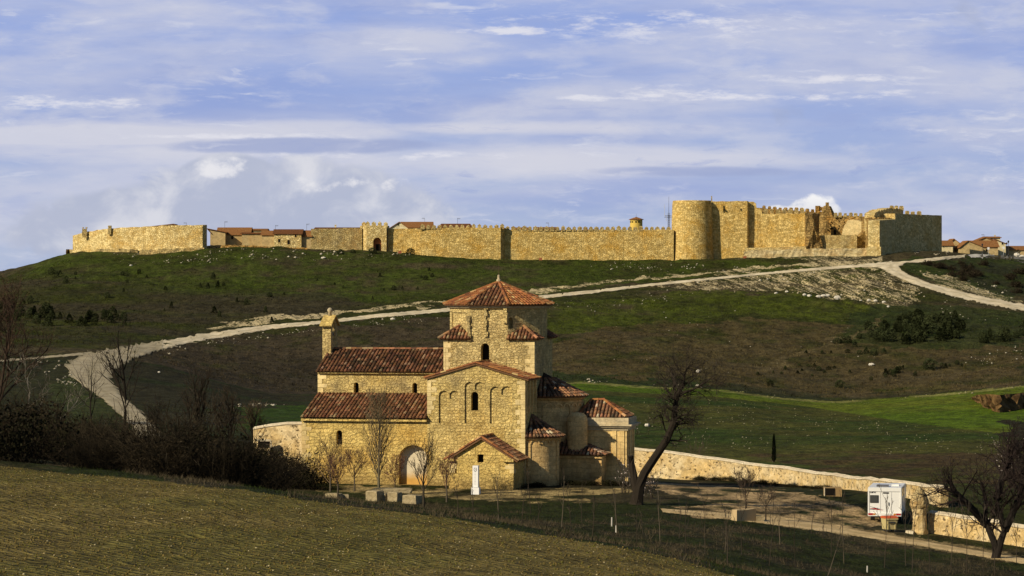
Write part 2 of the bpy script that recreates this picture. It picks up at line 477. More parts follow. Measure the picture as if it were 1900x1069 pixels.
rim = valley & (PXg > 900) & (PYg < vy + 3.5)
C = np.where(rim[..., None], mixc(C, sm(n2, 0.35, 0.5) * 0.8, (0.20,0.19,0.06)), C)
region([(1400,846),(1560,838),(1950,842),(1950,905),(1700,900),(1500,872)], (0.060,0.040,0.018), 0.9, far, sm(n2, 0.3, 0.55))
region([(1850,775),(1950,790),(1950,842),(1890,835),(1868,800)], (0.022,0.018,0.010), 0.95, far)
# left valley floor
region([(-200,668),(110,672),(140,712),(230,790),(200,830),(-200,840)], (0.030,0.032,0.012), 0.9, far)
region([(120,690),(230,770),(260,810),(150,800),(90,740)], (0.040,0.052,0.014), 0.7, far)
# rocky bands: weight kept in alpha, broken up in the shader
R = np.zeros(Xg.shape)
def rock(poly, w, gate=far, c=None):
    global R
    R = np.maximum(R, in_poly(QX, QY, poly) * w * gate)
rock([(1180,530),(1380,508),(1500,498),(1640,500),(1720,545),(1680,566),(1560,560),(1450,540),(1300,540)], 0.61)
rock([(1440,492),(1560,478),(1640,482),(1620,497),(1500,500)], 0.62)
rock([(1690,515),(1900,560),(1900,585),(1780,560),(1700,535)], 0.45)
rock([(1690,500),(1790,520),(1860,545),(1900,553),(1900,566),(1760,540)], 0.62)
rock([(1390,470),(1610,470),(1610,480),(1390,482)], 0.6)
rock([(130,463),(380,462),(600,462),(780,472),(780,480),(620,474),(440,474),(300,472),(130,470)], 0.42)
rock([(300,637),(500,606),(830,577),(830,588),(560,612),(420,628),(270,655)], 0.36)
rock([(1000,560),(1240,535),(1240,545),(1000,572)], 0.34)
rock([(60,668),(160,668),(130,700),(150,725),(100,715)], 0.34)
R = np.maximum(R, (hillm & (QY < np.interp(PXg, [250,420,600,830,1015,1300,1640],[640,606,588,564,540,510,484])) & (QY > np.interp(PXg, [250,420,600,830,1015,1300,1640],[631,597,580,557,533,504,478])) & (PXg > 380) & (PXg < 1640)) * 0.66)
R = np.maximum(R, valley * (PXg > 900) * (PYg < vy + 2) * 0.42)
# churchyard and verge
near = (Yg <= WALL_Y) & (Yg > np.interp(PXg, *zip(*FE_Y)) - 6)
C = np.where(near[..., None], mixc(np.ones_like(C) * np.array((0.022,0.028,0.008)), sm(fbm(Xg/3, Yg/5, 81, 4), 0.42, 0.6), (0.042,0.036,0.018)), C)
nn = sm(fbm(Xg / 1.6, Yg / 2.6, 91, 4), 0.38, 0.56)
gn = near.astype(float)
QX2 = PXg + (fbm(Xg / 1.5, Yg / 3, 33, 3) - 0.5) * 60; QY2 = PYg + (fbm(Xg / 1.5, Yg / 3, 43, 3) - 0.5) * 12
def yardp(poly, c, w, n=None):
    global C
    ww = in_poly(QX2, QY2, poly) * w * gn
    if n is not None: ww = ww * n
    C = mixc(C, ww, c)
SAND = (0.46, 0.34, 0.17)
yardp([(600,900),(840,903),(1000,908),(1180,905),(1180,915),(1000,920),(1100,930),(980,934),(820,922),(600,912)], (0.36,0.27,0.12), 0.9, nn)
yardp([(1180,893),(1300,898),(1480,912),(1540,925),(1600,945),(1640,975),(1560,985),(1300,960),(1240,940),(1330,935),(1250,915)], (0.38,0.27,0.14), 0.9, nn)
yardp([(1250,946),(1360,950),(1480,960),(1620,985),(1900,1030),(1900,1046),(1620,1002),(1400,968)], SAND, 0.5)
# foreground ploughed field
fld = (Yg <= np.interp(PXg, *zip(*FE_Y)) + (fbm(Xg / 1.2, Yg / 2.5, 99, 4) - 0.62) * 5.0)
fc = mixc(np.ones_like(C) * np.array((0.152,0.118,0.038)), sm(fbm(Xg / 5, Yg / 12, 95, 4), 0.4, 0.62), (0.125,0.108,0.029))
#fc = mixc(fc, sm(np.sin((Xg*0.93+Yg*.37)*2*PI/0.9 + 2*fbm(Xg/4,Yg/4,97,2)), .2, .9)*.35, (0.11,0.085,0.035))
fc = mixc(fc, sm(vnoise(Xg / 0.35, Yg / 0.45, 96), 0.5, 0.9) * 0.5, (0.09,0.07,0.03))
C = np.where(fld[..., None], fc, C)
R = np.where(fld, -1.0, R)
# distant plain behind the hill
C = np.where((Yg > 900)[..., None], np.array((0.05,0.06,0.03)), C)

# ---------------------------------------------------------------- terrain mesh + material
def ground_mat():
    m, t, b = new_mat('ground_cover', 0.97, 0.05)
    vc = t.new('ShaderNodeVertexColor', layer_name='Col')
    a, rk = vc.outputs[0], vc.outputs[1]
    pos = t.new('ShaderNodeTexCoord').outputs['Object']
    # tufts stretched along the contour
    pv = t.vm('MULTIPLY', pos, (1.0, 0.55, 1.0))
    nf = t.noise(pv, 2.4, 5, 0.7)
    nm = t.noise(pv, 0.55, 5, 0.65)
    nl = t.noise(pv, 0.10, 4, 0.6)
    ng = t.noise(pv, 7.0, 3, 0.7)
    f = t.m('MULTIPLY', t.m('MULTIPLY_ADD', t.smooth(nf, 0.25, 0.75), 1.0, 0.45), t.m('MULTIPLY_ADD', t.smooth(nm, 0.3, 0.7), 0.8, 0.58))
    f = t.m('MULTIPLY', f, t.m('MULTIPLY_ADD', t.smooth(ng, 0.25, 0.75), 0.9, 0.55))
    f = t.m('MULTIPLY', f, t.m('MULTIPLY_ADD', nl, 0.8, 0.6))
    c = t.mix(1.0, a, t.xyz(f, f, f), 'MULTIPLY')
    hs = t.noise(pv, 1.1, 4, 0.7, w=3.3) if False else t.noise(t.vm('ADD', pv, (40, 12, 5)), 0.9, 4, 0.7)
    c = t.mix(t.m('MULTIPLY', t.smooth(hs, 0.5, 0.75), 0.35), c, (0.075, 0.06, 0.03))
    sx, sy, sz = t.sep(pos)
    rp = t.xyz(t.m('ADD', sx, t.m('MULTIPLY', sz, 1.6)), t.m('MULTIPLY', sy, 0.22), t.m('MULTIPLY', sz, 0.3))
    fm = t.m('LESS_THAN', rk, -0.5)
    ac = t.m('ADD', t.m('MULTIPLY', sx, 0.874), t.m('ADD', t.m('MULTIPLY', sy, 0.485), t.m('MULTIPLY', t.noise(pos, 0.25, 3), 0.8)))
    rw = t.m('SINE', t.m('MULTIPLY', ac, 2 * PI / 0.42))
    rwm = t.m('MULTIPLY', fm, t.smooth(t.m('ADD', rw, t.m('MULTIPLY', t.m('SUBTRACT', nf, 0.5), 2.2)), -0.2, 1.0))
    c = t.mix(t.m('MULTIPLY', rwm, 0.34), c, (0.130, 0.112, 0.030))
    rn = t.m('ADD', t.m('MULTIPLY', t.noise(rp, 0.55, 7, 0.78, dist=0.4), 0.6), t.m('MULTIPLY', t.noise(t.vm('MULTIPLY', pos, (1, 0.5, 1)), 2.6, 4, 0.7), 0.4))
    thr = t.m('SUBTRACT', 1.02, t.m('MULTIPLY', rk, 0.82))
    rm = t.m('MULTIPLY', t.m('GREATER_THAN', rk, 0.02), t.smooth(t.m('SUBTRACT', rn, thr), -0.035, 0.05))
    rc = t.mix(t.smooth(t.noise(pos, 3.0, 4, 0.7), 0.3, 0.65), (0.24, 0.18, 0.08), (0.68, 0.57, 0.34))
    c = t.mix(rm, c, rc)
    t.put(b.inputs['Base Color'], c)
    h = t.m('ADD', t.m('MULTIPLY', rwm, 0.25), t.m('ADD', t.m('MULTIPLY', nf, 0.6), t.m('MULTIPLY', nm, 1.0)))
    t.put(b.inputs['Normal'], t.bump(h, 0.9, 0.35))
    return m
def terrain():
    me = bpy.data.meshes.new('terrain')
    n = NROW * NCOL
    co = np.stack([Xg, Yg, ZG], -1).reshape(-1, 3).astype(np.float32)
    me.vertices.add(n); me.vertices.foreach_set('co', co.ravel())
    i = np.arange(NROW - 1)[:, None] * NCOL + np.arange(NCOL - 1)[None, :]
    q = np.stack([i, i + 1, i + NCOL + 1, i + NCOL], -1).reshape(-1, 4)
    nf = len(q)
    me.loops.add(nf * 4); me.polygons.add(nf)
    me.loops.foreach_set('vertex_index', q.ravel().astype(np.int32))
    me.polygons.foreach_set('loop_start', np.arange(0, nf * 4, 4, dtype=np.int32))
    me.polygons.foreach_set('use_smooth', np.ones(nf, dtype=bool))
    me.update(calc_edges=True)
    at = me.color_attributes.new('Col', 'FLOAT_COLOR', 'POINT')
    d = np.concatenate([C, R[..., None]], -1).reshape(-1, 4).astype(np.float32)
    at.data.foreach_set('color', d.ravel())
    me.materials.append(ground_mat())
    me.validate()
    o = bpy.data.objects.new('ground', me); COL.objects.link(o)
    tag(o, 'grassy valley floor, ploughed field and hillside under the walled town', None, None, 'structure')
    return o
GROUND = terrain()

# ---------------------------------------------------------------- roads: sheets draped on the ground
def drape(name, up, lo, mat, label, m=7, step=6, off=0.10, Ymin=255, seed=1, rag=2.0, ymax=1100):
    rng = random.Random(seed)
    up = np.array(up, float); lo = np.array(lo, float)
    def resample(p, k):
        d = np.concatenate([[0], np.cumsum(np.hypot(*np.diff(p, axis=0).T))]); s = np.linspace(0, d[-1], k)
        return np.stack([np.interp(s, d, p[:, 0]), np.interp(s, d, p[:, 1])], -1)
    L = max(np.hypot(*np.diff(up, axis=0).T).sum(), np.hypot(*np.diff(lo, axis=0).T).sum())
    k = int(L / step) + 2
    U, D = resample(up, k), resample(lo, k)
    vs, fs, uvs = [], [], []
    for i in range(k):
        a = G(U[i, 0], U[i, 1], Ymin, ymax); b = G(D[i, 0], D[i, 1], Ymin, ymax)
        w = (b - a).length
        e0 = rng.uniform(-.08, .08); e1 = rng.uniform(-.08, .08)
        for j in range(m):
            t = j / (m - 1)
            tt = t + (e0 if j == 0 else e1 if j == m - 1 else 0)
            p = a.lerp(b, tt)
            z = Zg(p.x, p.y) + off - (0.06 if j in (0, m - 1) else 0)
            vs.append((p.x, p.y, z))
    for i in range(k - 1):
        for j in range(m - 1):
            fs.append((i * m + j, i * m + j + 1, (i + 1) * m + j + 1, (i + 1) * m + j))
            u0, u1 = j / (m - 1), (j + 1) / (m - 1)
            uvs.append(((u0, i * .5), (u1, i * .5), (u1, i * .5 + .5), (u0, i * .5 + .5)))
    mb = MB(); mb.mesh(vs, fs, uvs=uvs)
    o = mb.build(name, mat, smooth=True)
    for pl in o.data.polygons:
        pass
    tag(o, label, None, None, 'structure')
    return o
def dirt_mat(name, c1, c2, sc=0.5, track=False):
    m, t, b = new_mat(name, 0.97, 0.05)
    pos = t.new('ShaderNodeTexCoord').outputs['Object']
    n = t.noise(t.vm('MULTIPLY', pos, (1, 0.6, 1)), sc, 6, 0.7)
    n2 = t.noise(pos, 4.0, 4, 0.7)
    c = t.mix(t.smooth(n, 0.35, 0.65), c1, c2)
    f = t.m('MULTIPLY_ADD', n2, 0.6, 0.7)
    if track:
        u = t.sep(t.new('ShaderNodeUVMap').outputs[0])[0]
        um = t.m('ADD', u, t.m('MULTIPLY', t.m('SUBTRACT', n, 0.5), 0.22))
        mid = t.m('ABSOLUTE', t.m('SUBTRACT', um, 0.5))
        crown = t.m('MULTIPLY', t.m('SUBTRACT', 1.0, t.smooth(mid, 0.04, 0.12)), t.smooth(n2, 0.35, 0.6))
        edge = t.smooth(t.m('ADD', t.m('ABSOLUTE', t.m('SUBTRACT', u, 0.5)), t.m('MULTIPLY', t.m('SUBTRACT', n2, 0.5), 0.5)), 0.40, 0.52)
        c = t.mix(t.m('MULTIPLY', crown, 0.35), c, (0.17, 0.15, 0.08))
        c = t.mix(t.m('MULTIPLY', edge, 0.7), c, (0.10, 0.09, 0.045))
    t.put(b.inputs['Base Color'], t.mix(1.0, c, t.xyz(f, f, f), 'MULTIPLY'))
    t.put(b.inputs['Normal'], t.bump(t.m('ADD', n, n2), 0.6, 0.15))
    return m
M_ROAD = dirt_mat('pale_dirt', (0.56, 0.47, 0.31), (0.72, 0.63, 0.46), track=True)
M_ROAD2 = dirt_mat('grey_dirt', (0.30, 0.255, 0.17), (0.42, 0.365, 0.255), track=True)
M_PATH = dirt_mat('sandy_dirt', (0.44, 0.32, 0.16), (0.62, 0.47, 0.26), 0.8, track=True)
drape('dirt_road', [(1655,485),(1600,490),(1500,498.5),(1400,507.5),(1300,517.5),(1200,527.5),(1100,538.5),(1015,547),(830,572),(700,583),(600,595),(500,603),(420,613),(350,624),(300,633)],
      [(1650,498),(1600,496),(1500,503),(1400,511.5),(1300,522),(1200,532),(1100,544.5),(1015,553.5),(830,579),(700,590),(600,601.5),(500,612),(420,625),(350,637),(300,649)],
      M_ROAD, 'long pale dirt road climbing across the hillside to the castle')
drape('dirt_road', [(302,632),(240,642),(160,655),(118,678),(133,702),(178,732),(212,760),(245,792),(262,830)],
      [(302,649),(268,660),(230,675),(208,690),(206,706),(226,735),(260,762),(292,792),(305,830)],
      M_ROAD2, 'wide grey bend of the dirt road at the foot of the hill', m=13, step=5, off=0.12)
drape('dirt_track', [(170,653),(110,659),(50,664),(-60,672)], [(165,659),(110,663),(50,668),(-60,677)], M_ROAD2, 'narrow dirt track leaving the road bend to the left', m=5)
drape('dirt_road', [(1790,473),(1740,478),(1700,482),(1678,489),(1668,496),(1682,508),(1722,525),(1780,541),(1850,556),(1930,570)],
      [(1790,478),(1740,484),(1700,488),(1650,486),(1628,495),(1658,512),(1700,530),(1760,548),(1830,565),(1930,583)],
      M_ROAD, 'pale dirt road branch curving down the right side of the hill', m=9, step=4, off=0.12)
M_ASPH = dirt_mat('worn_asphalt', (0.13, 0.125, 0.115), (0.20, 0.19, 0.17))
M_CONC = plain('pale_concrete', (0.50, 0.48, 0.43), 0.9, 0.1, 0.15)
drape('paved_road', [(1822,470),(1860,468.5),(1885,469),(1930,470)], [(1822,478),(1860,481),(1890,485),(1930,487)], M_ASPH, 'grey paved road by the hilltop houses', m=5, step=3, off=0.14)
drape('pavement', [(1795,474),(1825,470),(1850,468)], [(1802,479),(1825,478.5),(1850,470)], M_CONC, 'pale concrete pavement beside the hilltop road', m=5, step=3, off=0.2)
drape('dirt_path', [(1225,943),(1300,948),(1400,957),(1500,967),(1600,985),(1700,1001),(1800,1019),(1960,1046)],
      [(1230,951),(1300,959),(1400,970),(1500,983),(1600,997),(1700,1012),(1800,1030),(1960,1057)],
      M_PATH, 'sandy dirt path past the gate in front of the churchyard', m=9, step=5, off=0.03, Ymin=160, ymax=250)

# ---------------------------------------------------------------- world, sun, camera
def world():
    w = bpy.data.worlds.new('World'); SC.world = w; w.use_nodes = True
    nt = w.node_tree; nt.nodes.clear(); t = NT(nt)
    sky = t.new('ShaderNodeTexSky', sky_type='NISHITA')
    sky.sun_disc = False; sky.sun_elevation = SUN_EL
    # sky.sun_rotation: clockwise from +Y; the sun stands behind the camera to the left
    sky.sun_rotation = math.pi + SUN_AZ
    sky.altitude = 800; sky.air_density = 1.0; sky.dust_density = 0.6; sky.ozone_density = 2.0
    d = t.new('ShaderNodeTexCoord').outputs['Generated']
    x, y, z = t.sep(d)
    ay = t.m('MAXIMUM', t.m('ABSOLUTE', y), 0.02)
    a = t.m('DIVIDE', x, ay); e = t.m('DIVIDE', z, ay)
    px = t.m('MULTIPLY_ADD', a, F / 1000, 0.95)      # direction in units of 1000 photo pixels
    py = t.m('MULTIPLY_ADD', e, -F / 1000, 0.52)
    U = t.xyz(px, py, 0.0)
    K = 1 / 0.1                                        # Background strength
    def c(r, g, b): return (r * K, g * K, b * K)
    def st(sx, sy, ox=0, oy=0): return t.vm('ADD', t.vm('MULTIPLY', U, (sx, sy, 1)), (ox, oy, 0))
    up = t.m('SUBTRACT', 0.52, py)                     # height above horizon
    base = t.mix(t.smooth(up, -0.02, 0.50), c(0.43, 0.50, 0.67), c(0.295, 0.395, 0.725))
    # veil of thin cloud
    warp = t.noise(st(1.2, 4), 1.5, 3, 0.5, out=1)
    Wv = t.vm('SCALE', t.vm('SUBTRACT', warp, (0.5, 0.5, 0.5)), 0.5)
    n1 = t.noise(t.vm('ADD', st(1.6, 9.0, 3, 1), Wv), 1.0, 6, 0.55)
    veil = t.smooth(n1, 0.34, 0.66)
    base = t.mix(t.m('MULTIPLY', veil, 0.8), base, c(0.585, 0.605, 0.73))
    n2 = t.noise(t.vm('ADD', st(1.1, 6.5, 9, 4), Wv), 1.0, 5, 0.5)
    base = t.mix(t.m('MULTIPLY', t.smooth(n2, 0.5, 0.7), 0.55), base, c(0.26, 0.345, 0.66))
    def blob(cx, cy, rx, ry):
        ux = t.m('DIVIDE', t.m('SUBTRACT', px, cx / 1000), rx / 1000); uy = t.m('DIVIDE', t.m('SUBTRACT', py, cy / 1000), ry / 1000)
        r2 = t.m('ADD', t.m('MULTIPLY', ux, ux), t.m('MULTIPLY', uy, uy))
        return t.m('MAXIMUM', t.m('SUBTRACT', 1.0, r2), 0.0)
    def add(x, y): return t.m('ADD', x, y)
    def mul(x, y): return t.m('MULTIPLY', x, y)
    nm_ = t.noise(t.vm('ADD', st(5.5, 17.0, 4, 2), Wv), 1.0, 7, 0.6)
    base = t.mix(t.m('MULTIPLY', t.smooth(nm_, 0.48, 0.70), 0.5), base, c(0.63, 0.645, 0.745))
    base = t.mix(t.m('MULTIPLY', t.smooth(nm_, 0.47, 0.30), 0.35), base, c(0.34, 0.41, 0.67))
    # broad bright bands low in the sky
    nb = t.noise(t.vm('ADD', st(2.2, 13, 1, 7), Wv), 1.0, 6, 0.6)
    lowband = add(add(blob(950, 300, 900, 45), blob(150, 270, 420, 40)), add(blob(1050, 235, 330, 22), blob(250, 240, 700, 30)))
    lowm = t.smooth(add(mul(lowband, 0.55), t.m('SUBTRACT', nb, 0.5)), 0.12, 0.62)
    lowm = mul(lowm, t.m('MINIMUM', mul(lowband, 4.0), 1.0))
    base = t.mix(mul(lowm, 0.85), base, c(0.66, 0.665, 0.75))
    # grey-blue bar
    ng = t.noise(st(6, 22, 5, 5), 1.0, 5, 0.6)
    bar = add(blob(550, 270, 330, 20), mul(blob(1300, 318, 280, 14), 0.8))
    barm = t.smooth(add(bar, mul(t.m('SUBTRACT', ng, 0.5), 1.2)), 0.2, 0.75)
    base = t.mix(mul(barm, 0.75), base, c(0.33, 0.39, 0.62))
    # ragged bright streaks
    ns = t.noise(t.vm('ADD', st(10, 40, 2, 8), Wv), 1.0, 8, 0.68)
    sk = add(add(blob(120, 190, 190, 17), mul(blob(480, 252, 260, 7), 0.9)), add(blob(1540, 146, 200, 11), add(mul(blob(1080, 183, 70, 9), 1), mul(blob(1230, 172, 110, 20), 0.85))))
    sk = add(sk, add(mul(blob(1450, 175, 420, 15), 0.55), add(mul(blob(1250, 45, 420, 32), 0.5), mul(blob(930, 57, 140, 10), 0.7))))
    sk = add(sk, add(mul(blob(1800, 240, 140, 40), 0.4), mul(blob(650, 290, 420, 12), 0.55)))
    skm = t.smooth(add(mul(sk, 0.62), mul(t.m('SUBTRACT', ns, 0.5), 4.2)), 0.10, 1.05)
    base = t.mix(mul(skm, t.m('MINIMUM', mul(sk, 2.2), 0.9)), base, c(0.76, 0.76, 0.83))
    # fine crisp wisps inside the thin layers
    w2 = t.noise(st(2.5, 7), 1.0, 4, 0.6, out=1)
    Ww = t.vm('ADD', st(8, 46, 6, 1), t.vm('SCALE', t.vm('SUBTRACT', w2, (0.5, 0.5, 0.5)), 3.2))
    wn = t.noise(Ww, 1.0, 9, 0.66, dist=0.25)
    wmask = t.noise(st(1.7, 6.5, 8, 8), 1.0, 4, 0.6)
    wm = mul(t.smooth(wn, 0.52, 0.70), t.smooth(wmask, 0.42, 0.62))
    base = t.mix(mul(wm, 0.6), base, c(0.72, 0.73, 0.81))
    dm = mul(t.smooth(wn, 0.46, 0.30), t.smooth(wmask, 0.56, 0.40))
    base = t.mix(mul(dm, 0.45), base, c(0.29, 0.365, 0.65))
    # cumulus bank behind the town (grey body, bright heads)
    nc = t.noise(st(8.5, 11, 7, 3), 1.0, 7, 0.58, dist=0.35)
    nc2 = t.noise(st(3.2, 5, 2, 6), 1.0, 4, 0.5)
    bank = add(add(blob(490, 400, 400, 125), mul(blob(190, 425, 230, 80), 0.7)), mul(blob(420, 325, 95, 45), 0.8))
    bd = add(mul(bank, 1.25), mul(t.m('SUBTRACT', nc, 0.5), 1.5))
    bm = t.smooth(bd, 0.18, 0.62)
    lit = t.smooth(add(mul(t.m('SUBTRACT', nc, nc2), 1.6), mul(t.m('SUBTRACT', 0.42, py), 1.6)), -0.1, 0.42)
    bc = t.mix(lit, c(0.445, 0.485, 0.62), c(0.71, 0.715, 0.77))
    bm = mul(bm, t.m('MINIMUM', mul(bank, 5.0), 1.0))
    base = t.mix(mul(bm, 0.85), base, bc)
    hd = add(blob(415, 312, 62, 24), mul(blob(640, 340, 150, 22), 0.5))
    hm = t.smooth(add(mul(hd, 0.8), mul(t.m('SUBTRACT', t.noise(st(20, 26, 3, 9), 1.0, 7, 0.6), 0.46), 3.2)), 0.30, 1.05)
    hm = mul(hm, t.m('MINIMUM', mul(hd, 4.0), 1.0))
    base = t.mix(mul(hm, 0.8), base, c(0.84, 0.83, 0.86))
    # white puff behind the castle
    nq = t.noise(st(26, 30, 1, 1), 1.0, 6, 0.55)
    pf = add(blob(1515, 384, 52, 27), mul(blob(1440, 394, 62, 15), 0.95))
    pm = t.smooth(add(mul(pf, 1.15), mul(t.m('SUBTRACT', nq, 0.5), 2.6)), 0.12, 0.75)
    pm = mul(pm, t.m('MINIMUM', mul(pf, 5.0), 1.0))
    base = t.mix(mul(pm, 0.97), base, t.mix(t.smooth(py, 0.36, 0.40), c(0.93, 0.92, 0.92), c(0.76, 0.76, 0.80)))
    # small grey scraps
    gs = add(blob(1470, 212, 60, 40), mul(blob(1830, 20, 110, 55), 0.9))
    gm = t.smooth(add(mul(gs, 0.8), mul(t.m('SUBTRACT', nc, 0.5), 3.6)), 0.35, 1.3)
    gm = mul(gm, t.m('MINIMUM', mul(gs, 4.0), 1.0))
    base = t.mix(mul(gm, 0.5), base, c(0.36, 0.40, 0.54))
    # higher up the plain physical sky takes over
    fin = t.mix(t.m('MAXIMUM', t.smooth(up, 0.6, 1.5), t.smooth(t.m('MULTIPLY', y, -1.0), -0.6, 0.1)), base, t.vm('SCALE', sky.outputs[0], 0.66))
    bg = t.new('ShaderNodeBackground'); t.put(bg.inputs[0], fin); bg.inputs[1].default_value = 0.1
    o = t.new('ShaderNodeOutputWorld'); t.links.new(bg.outputs[0], o.inputs[0])
world()
sun = bpy.data.lights.new('sun', 'SUN'); sun.energy = 5.0; sun.angle = math.radians(0.5); sun.color = (1.0, 0.86, 0.62)
so = bpy.data.objects.new('sun', sun); COL.objects.link(so)
sd = Vector((-math.sin(SUN_AZ) * math.cos(SUN_EL), -math.cos(SUN_AZ) * math.cos(SUN_EL), math.sin(SUN_EL)))
so.rotation_euler = sd.to_track_quat('Z', 'Y').to_euler()
so.location = (-200, -100, 200)
cam = bpy.data.cameras.new('camera'); co_ = bpy.data.objects.new('camera', cam); COL.objects.link(co_)
cam.sensor_width = 36.0; cam.lens = F / 1900 * 36.0
cam.shift_y = (HY - 534.5) / 1900.0
cam.clip_start = 1.0; cam.clip_end = 20000
co_.location = (0, 0, CZ); co_.rotation_euler = (PI / 2, 0, 0)
SC.camera = co_
SC.view_settings.view_transform = 'Standard'; SC.view_settings.look = 'None'
SC.view_settings.exposure = 0; SC.view_settings.gamma = 1
SC.render.engine = 'CYCLES'
SC.cycles.max_bounces = 6; SC.cycles.diffuse_bounces = 3; SC.cycles.use_denoising = True
# ================================================================ THE CHURCH
TH = math.radians(12)
CH0 = Vector(((883 - CX) / F * 225.0, 225.0, 0.0))
AU = Vector((math.cos(TH), -math.sin(TH), 0)); AV = Vector((math.sin(TH), math.cos(TH), 0))
CAM = Vector((0, 0, CZ))
def _loc(w):
    d = w - CH0
    return Vector((d.dot(AU), d.dot(AV), d.z))
_cl = _loc(CAM)
def CHv(px, py, v):
    """church coordinates (u, height) of a picture point on the plane v = const"""
    dw = Vector(((px - CX) / F, 1, (HY - py) / F)); d = Vector((dw.dot(AU), dw.dot(AV), dw.z))
    k = (v - _cl.y) / d.y; q = _cl + d * k
    return q.x, q.z
def U0(px, v=0.0): return CHv(px, 700, v)[0]
def W0(py, v=0.0, px=883): return CHv(px, py, v)[1]

CHURCH = thing('church', CH0, 'golden stone Romanesque church with octagonal tiled tower, round apses and red tile roofs', 'church', rotz=-TH)

M_ASH = stone_mat('golden_ashlar', (0.53, 0.375, 0.115), (0.84, 0.63, 0.225), (0.23, 0.15, 0.05), 0.50, 0.27, rubble=0.55, cell=2.7, bump=1.0, ochre=(0.56,0.31,0.05), ochre_amt=0.7, grey_amt=0.22, bdist=.12, zg=(4.5,9), damp=0.6)
M_ASH2 = stone_mat('ochre_rubble', (0.50, 0.36, 0.12), (0.84, 0.65, 0.26), (0.18, 0.115, 0.045), 0.42, 0.22, rubble=0.55, cell=3.4, seed=2, bump=1.0, ochre=(0.52,0.30,0.055), ochre_amt=0.7, grey_amt=0.40, bdist=.13, zg=(3,7.5), damp=0.6)
M_TOWER = stone_mat('tower_rubble', (0.48, 0.35, 0.135), (0.86, 0.68, 0.31), (0.17, 0.115, 0.05), 0.38, 0.21, rubble=0.6, cell=3.4, seed=4, bump=1.0, ochre_amt=0.2, grey_amt=0.5, bdist=.16)
M_APSE = stone_mat('apse_ashlar', (0.60, 0.40, 0.16), (0.80, 0.56, 0.25), (0.24, 0.14, 0.055), 0.7, 0.34, rubble=0.25, cell=2, seed=6, bump=0.7, ochre_amt=0.4, damp=0.6)
M_CHAPEL = stone_mat('chapel_ashlar', (0.60, 0.42, 0.165), (0.76, 0.56, 0.25), (0.30, 0.20, 0.09), 1.0, 0.42, rubble=0.1, cell=1.5, seed=8, bump=0.45, ochre_amt=0.3)
M_TRIM = stone_mat('pale_trim_stone', (0.46, 0.385, 0.24), (0.60, 0.51, 0.34), (0.28, 0.24, 0.18), 0.9, 0.4, rubble=0.1, seed=9, bump=0.4, ochre_amt=0.1)
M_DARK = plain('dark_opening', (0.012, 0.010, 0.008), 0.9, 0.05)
M_CHAN = plain('roof_channel', (0.10, 0.05, 0.03), 0.95, 0.05)
M_TILE = attr_mat('clay_tile', 0.9, 0.35, 9.0, 0.08, 0.4, 25)
M_WOOD = plain('eave_wood', (0.09, 0.06, 0.035), 0.9)
def plaster_door():
    m, t, b = new_mat('bricked_door_plaster', 0.95, 0.05)
    pos = t.new('ShaderNodeTexCoord').outputs['Object']
    z = t.sep(pos)[2]
    n = t.noise(pos, 1.6, 5, 0.6)
    f = t.smooth(t.m('ADD', z, t.m('MULTIPLY', t.m('SUBTRACT', n, 0.5), 0.9)), 0.25, 1.1)
    c = t.mix(f, (0.56, 0.33, 0.09), (0.62, 0.54, 0.39))
    g = t.m('MULTIPLY_ADD', n, 0.5, 0.75)
    t.put(b.inputs['Base Color'], t.mix(1.0, c, t.xyz(g, g, g), 'MULTIPLY'))
    t.put(b.inputs['Normal'], t.bump(n, 0.3, 0.05))
    return m
M_DOORP = plaster_door()

def arch_poly(c, half, w0, wtop, n=9):
    ws = wtop - half
    pts = [(c - half, w0), (c + half, w0), (c + half, ws)]
    for k in range(1, n): 
        a = PI * k / n
        pts.append((c + half * math.cos(a), ws + half * math.sin(a)))
    pts.append((c - half, ws))
    return pts
def rect_poly(a0, a1, w0, w1): return [(a0, w0), (a1, w0), (a1, w1), (a0, w1)]
def double_arch(a0, am, a1, w0, ws, n=6, ws2=None):
    ws2 = ws if ws2 is None else ws2
    pts = [(a0, w0), (a1, w0), (a1, ws2)]
    h = (a1 - am) / 2
    for k in range(1, n): pts.append(((am + a1) / 2 + h * math.cos(PI * k / n), ws2 + h * math.sin(PI * k / n)))
    pts += [(am + .04, ws - 0.12), (am - .04, ws - 0.12)]
    h = (am - a0) / 2
    for k in range(1, n): pts.append(((am + a0) / 2 + h * math.cos(PI * k / n), ws + h * math.sin(PI * k / n)))
    pts.append((a0, ws))
    return pts
def panel(mb, O, T, N, outline, holes=(), sub=0):
    """wall face with recesses: holes = [(polygon, depth, own_back)]"""
    O, T, N = Vector(O), Vector(T), Vector(N)
    def mp(p, d=0.0): return O + T * p[0] + Vector((0, 0, 1)) * p[1] - N * d
    loops = [outline] + [h[0] for h in holes]
    flat = [p for l in loops for p in l]
    tris = tessellate_polygon([[Vector((p[0], p[1], 0)) for p in l] for l in loops])
    for t3 in tris:
        a, b, c = [flat[i] for i in t3]
        ar = (b[0] - a[0]) * (c[1] - a[1]) - (c[0] - a[0]) * (b[1] - a[1])
        if ar < 0: b, c = c, b
        mb.face([mp(a), mp(b), mp(c)], uv=[a, b, c])
    for poly, d, own in holes:
        n = len(poly)
        for i in range(n):
            p, q = poly[i], poly[(i + 1) % n]
            mb.face([mp(p), mp(p, d), mp(q, d), mp(q)])
        if own:
            mb.face([mp(p, d) for p in poly], uv=list(poly))
    return mp
M_QUOIN = stone_mat('dressed_corner_stone', (0.55, 0.42, 0.18), (0.76, 0.61, 0.31), (0.3, 0.2, 0.08), 3.0, 3.0, rubble=.0, cell=1, seed=51, bump=.5, ochre_amt=.35, grey_amt=.4, damp=.5)
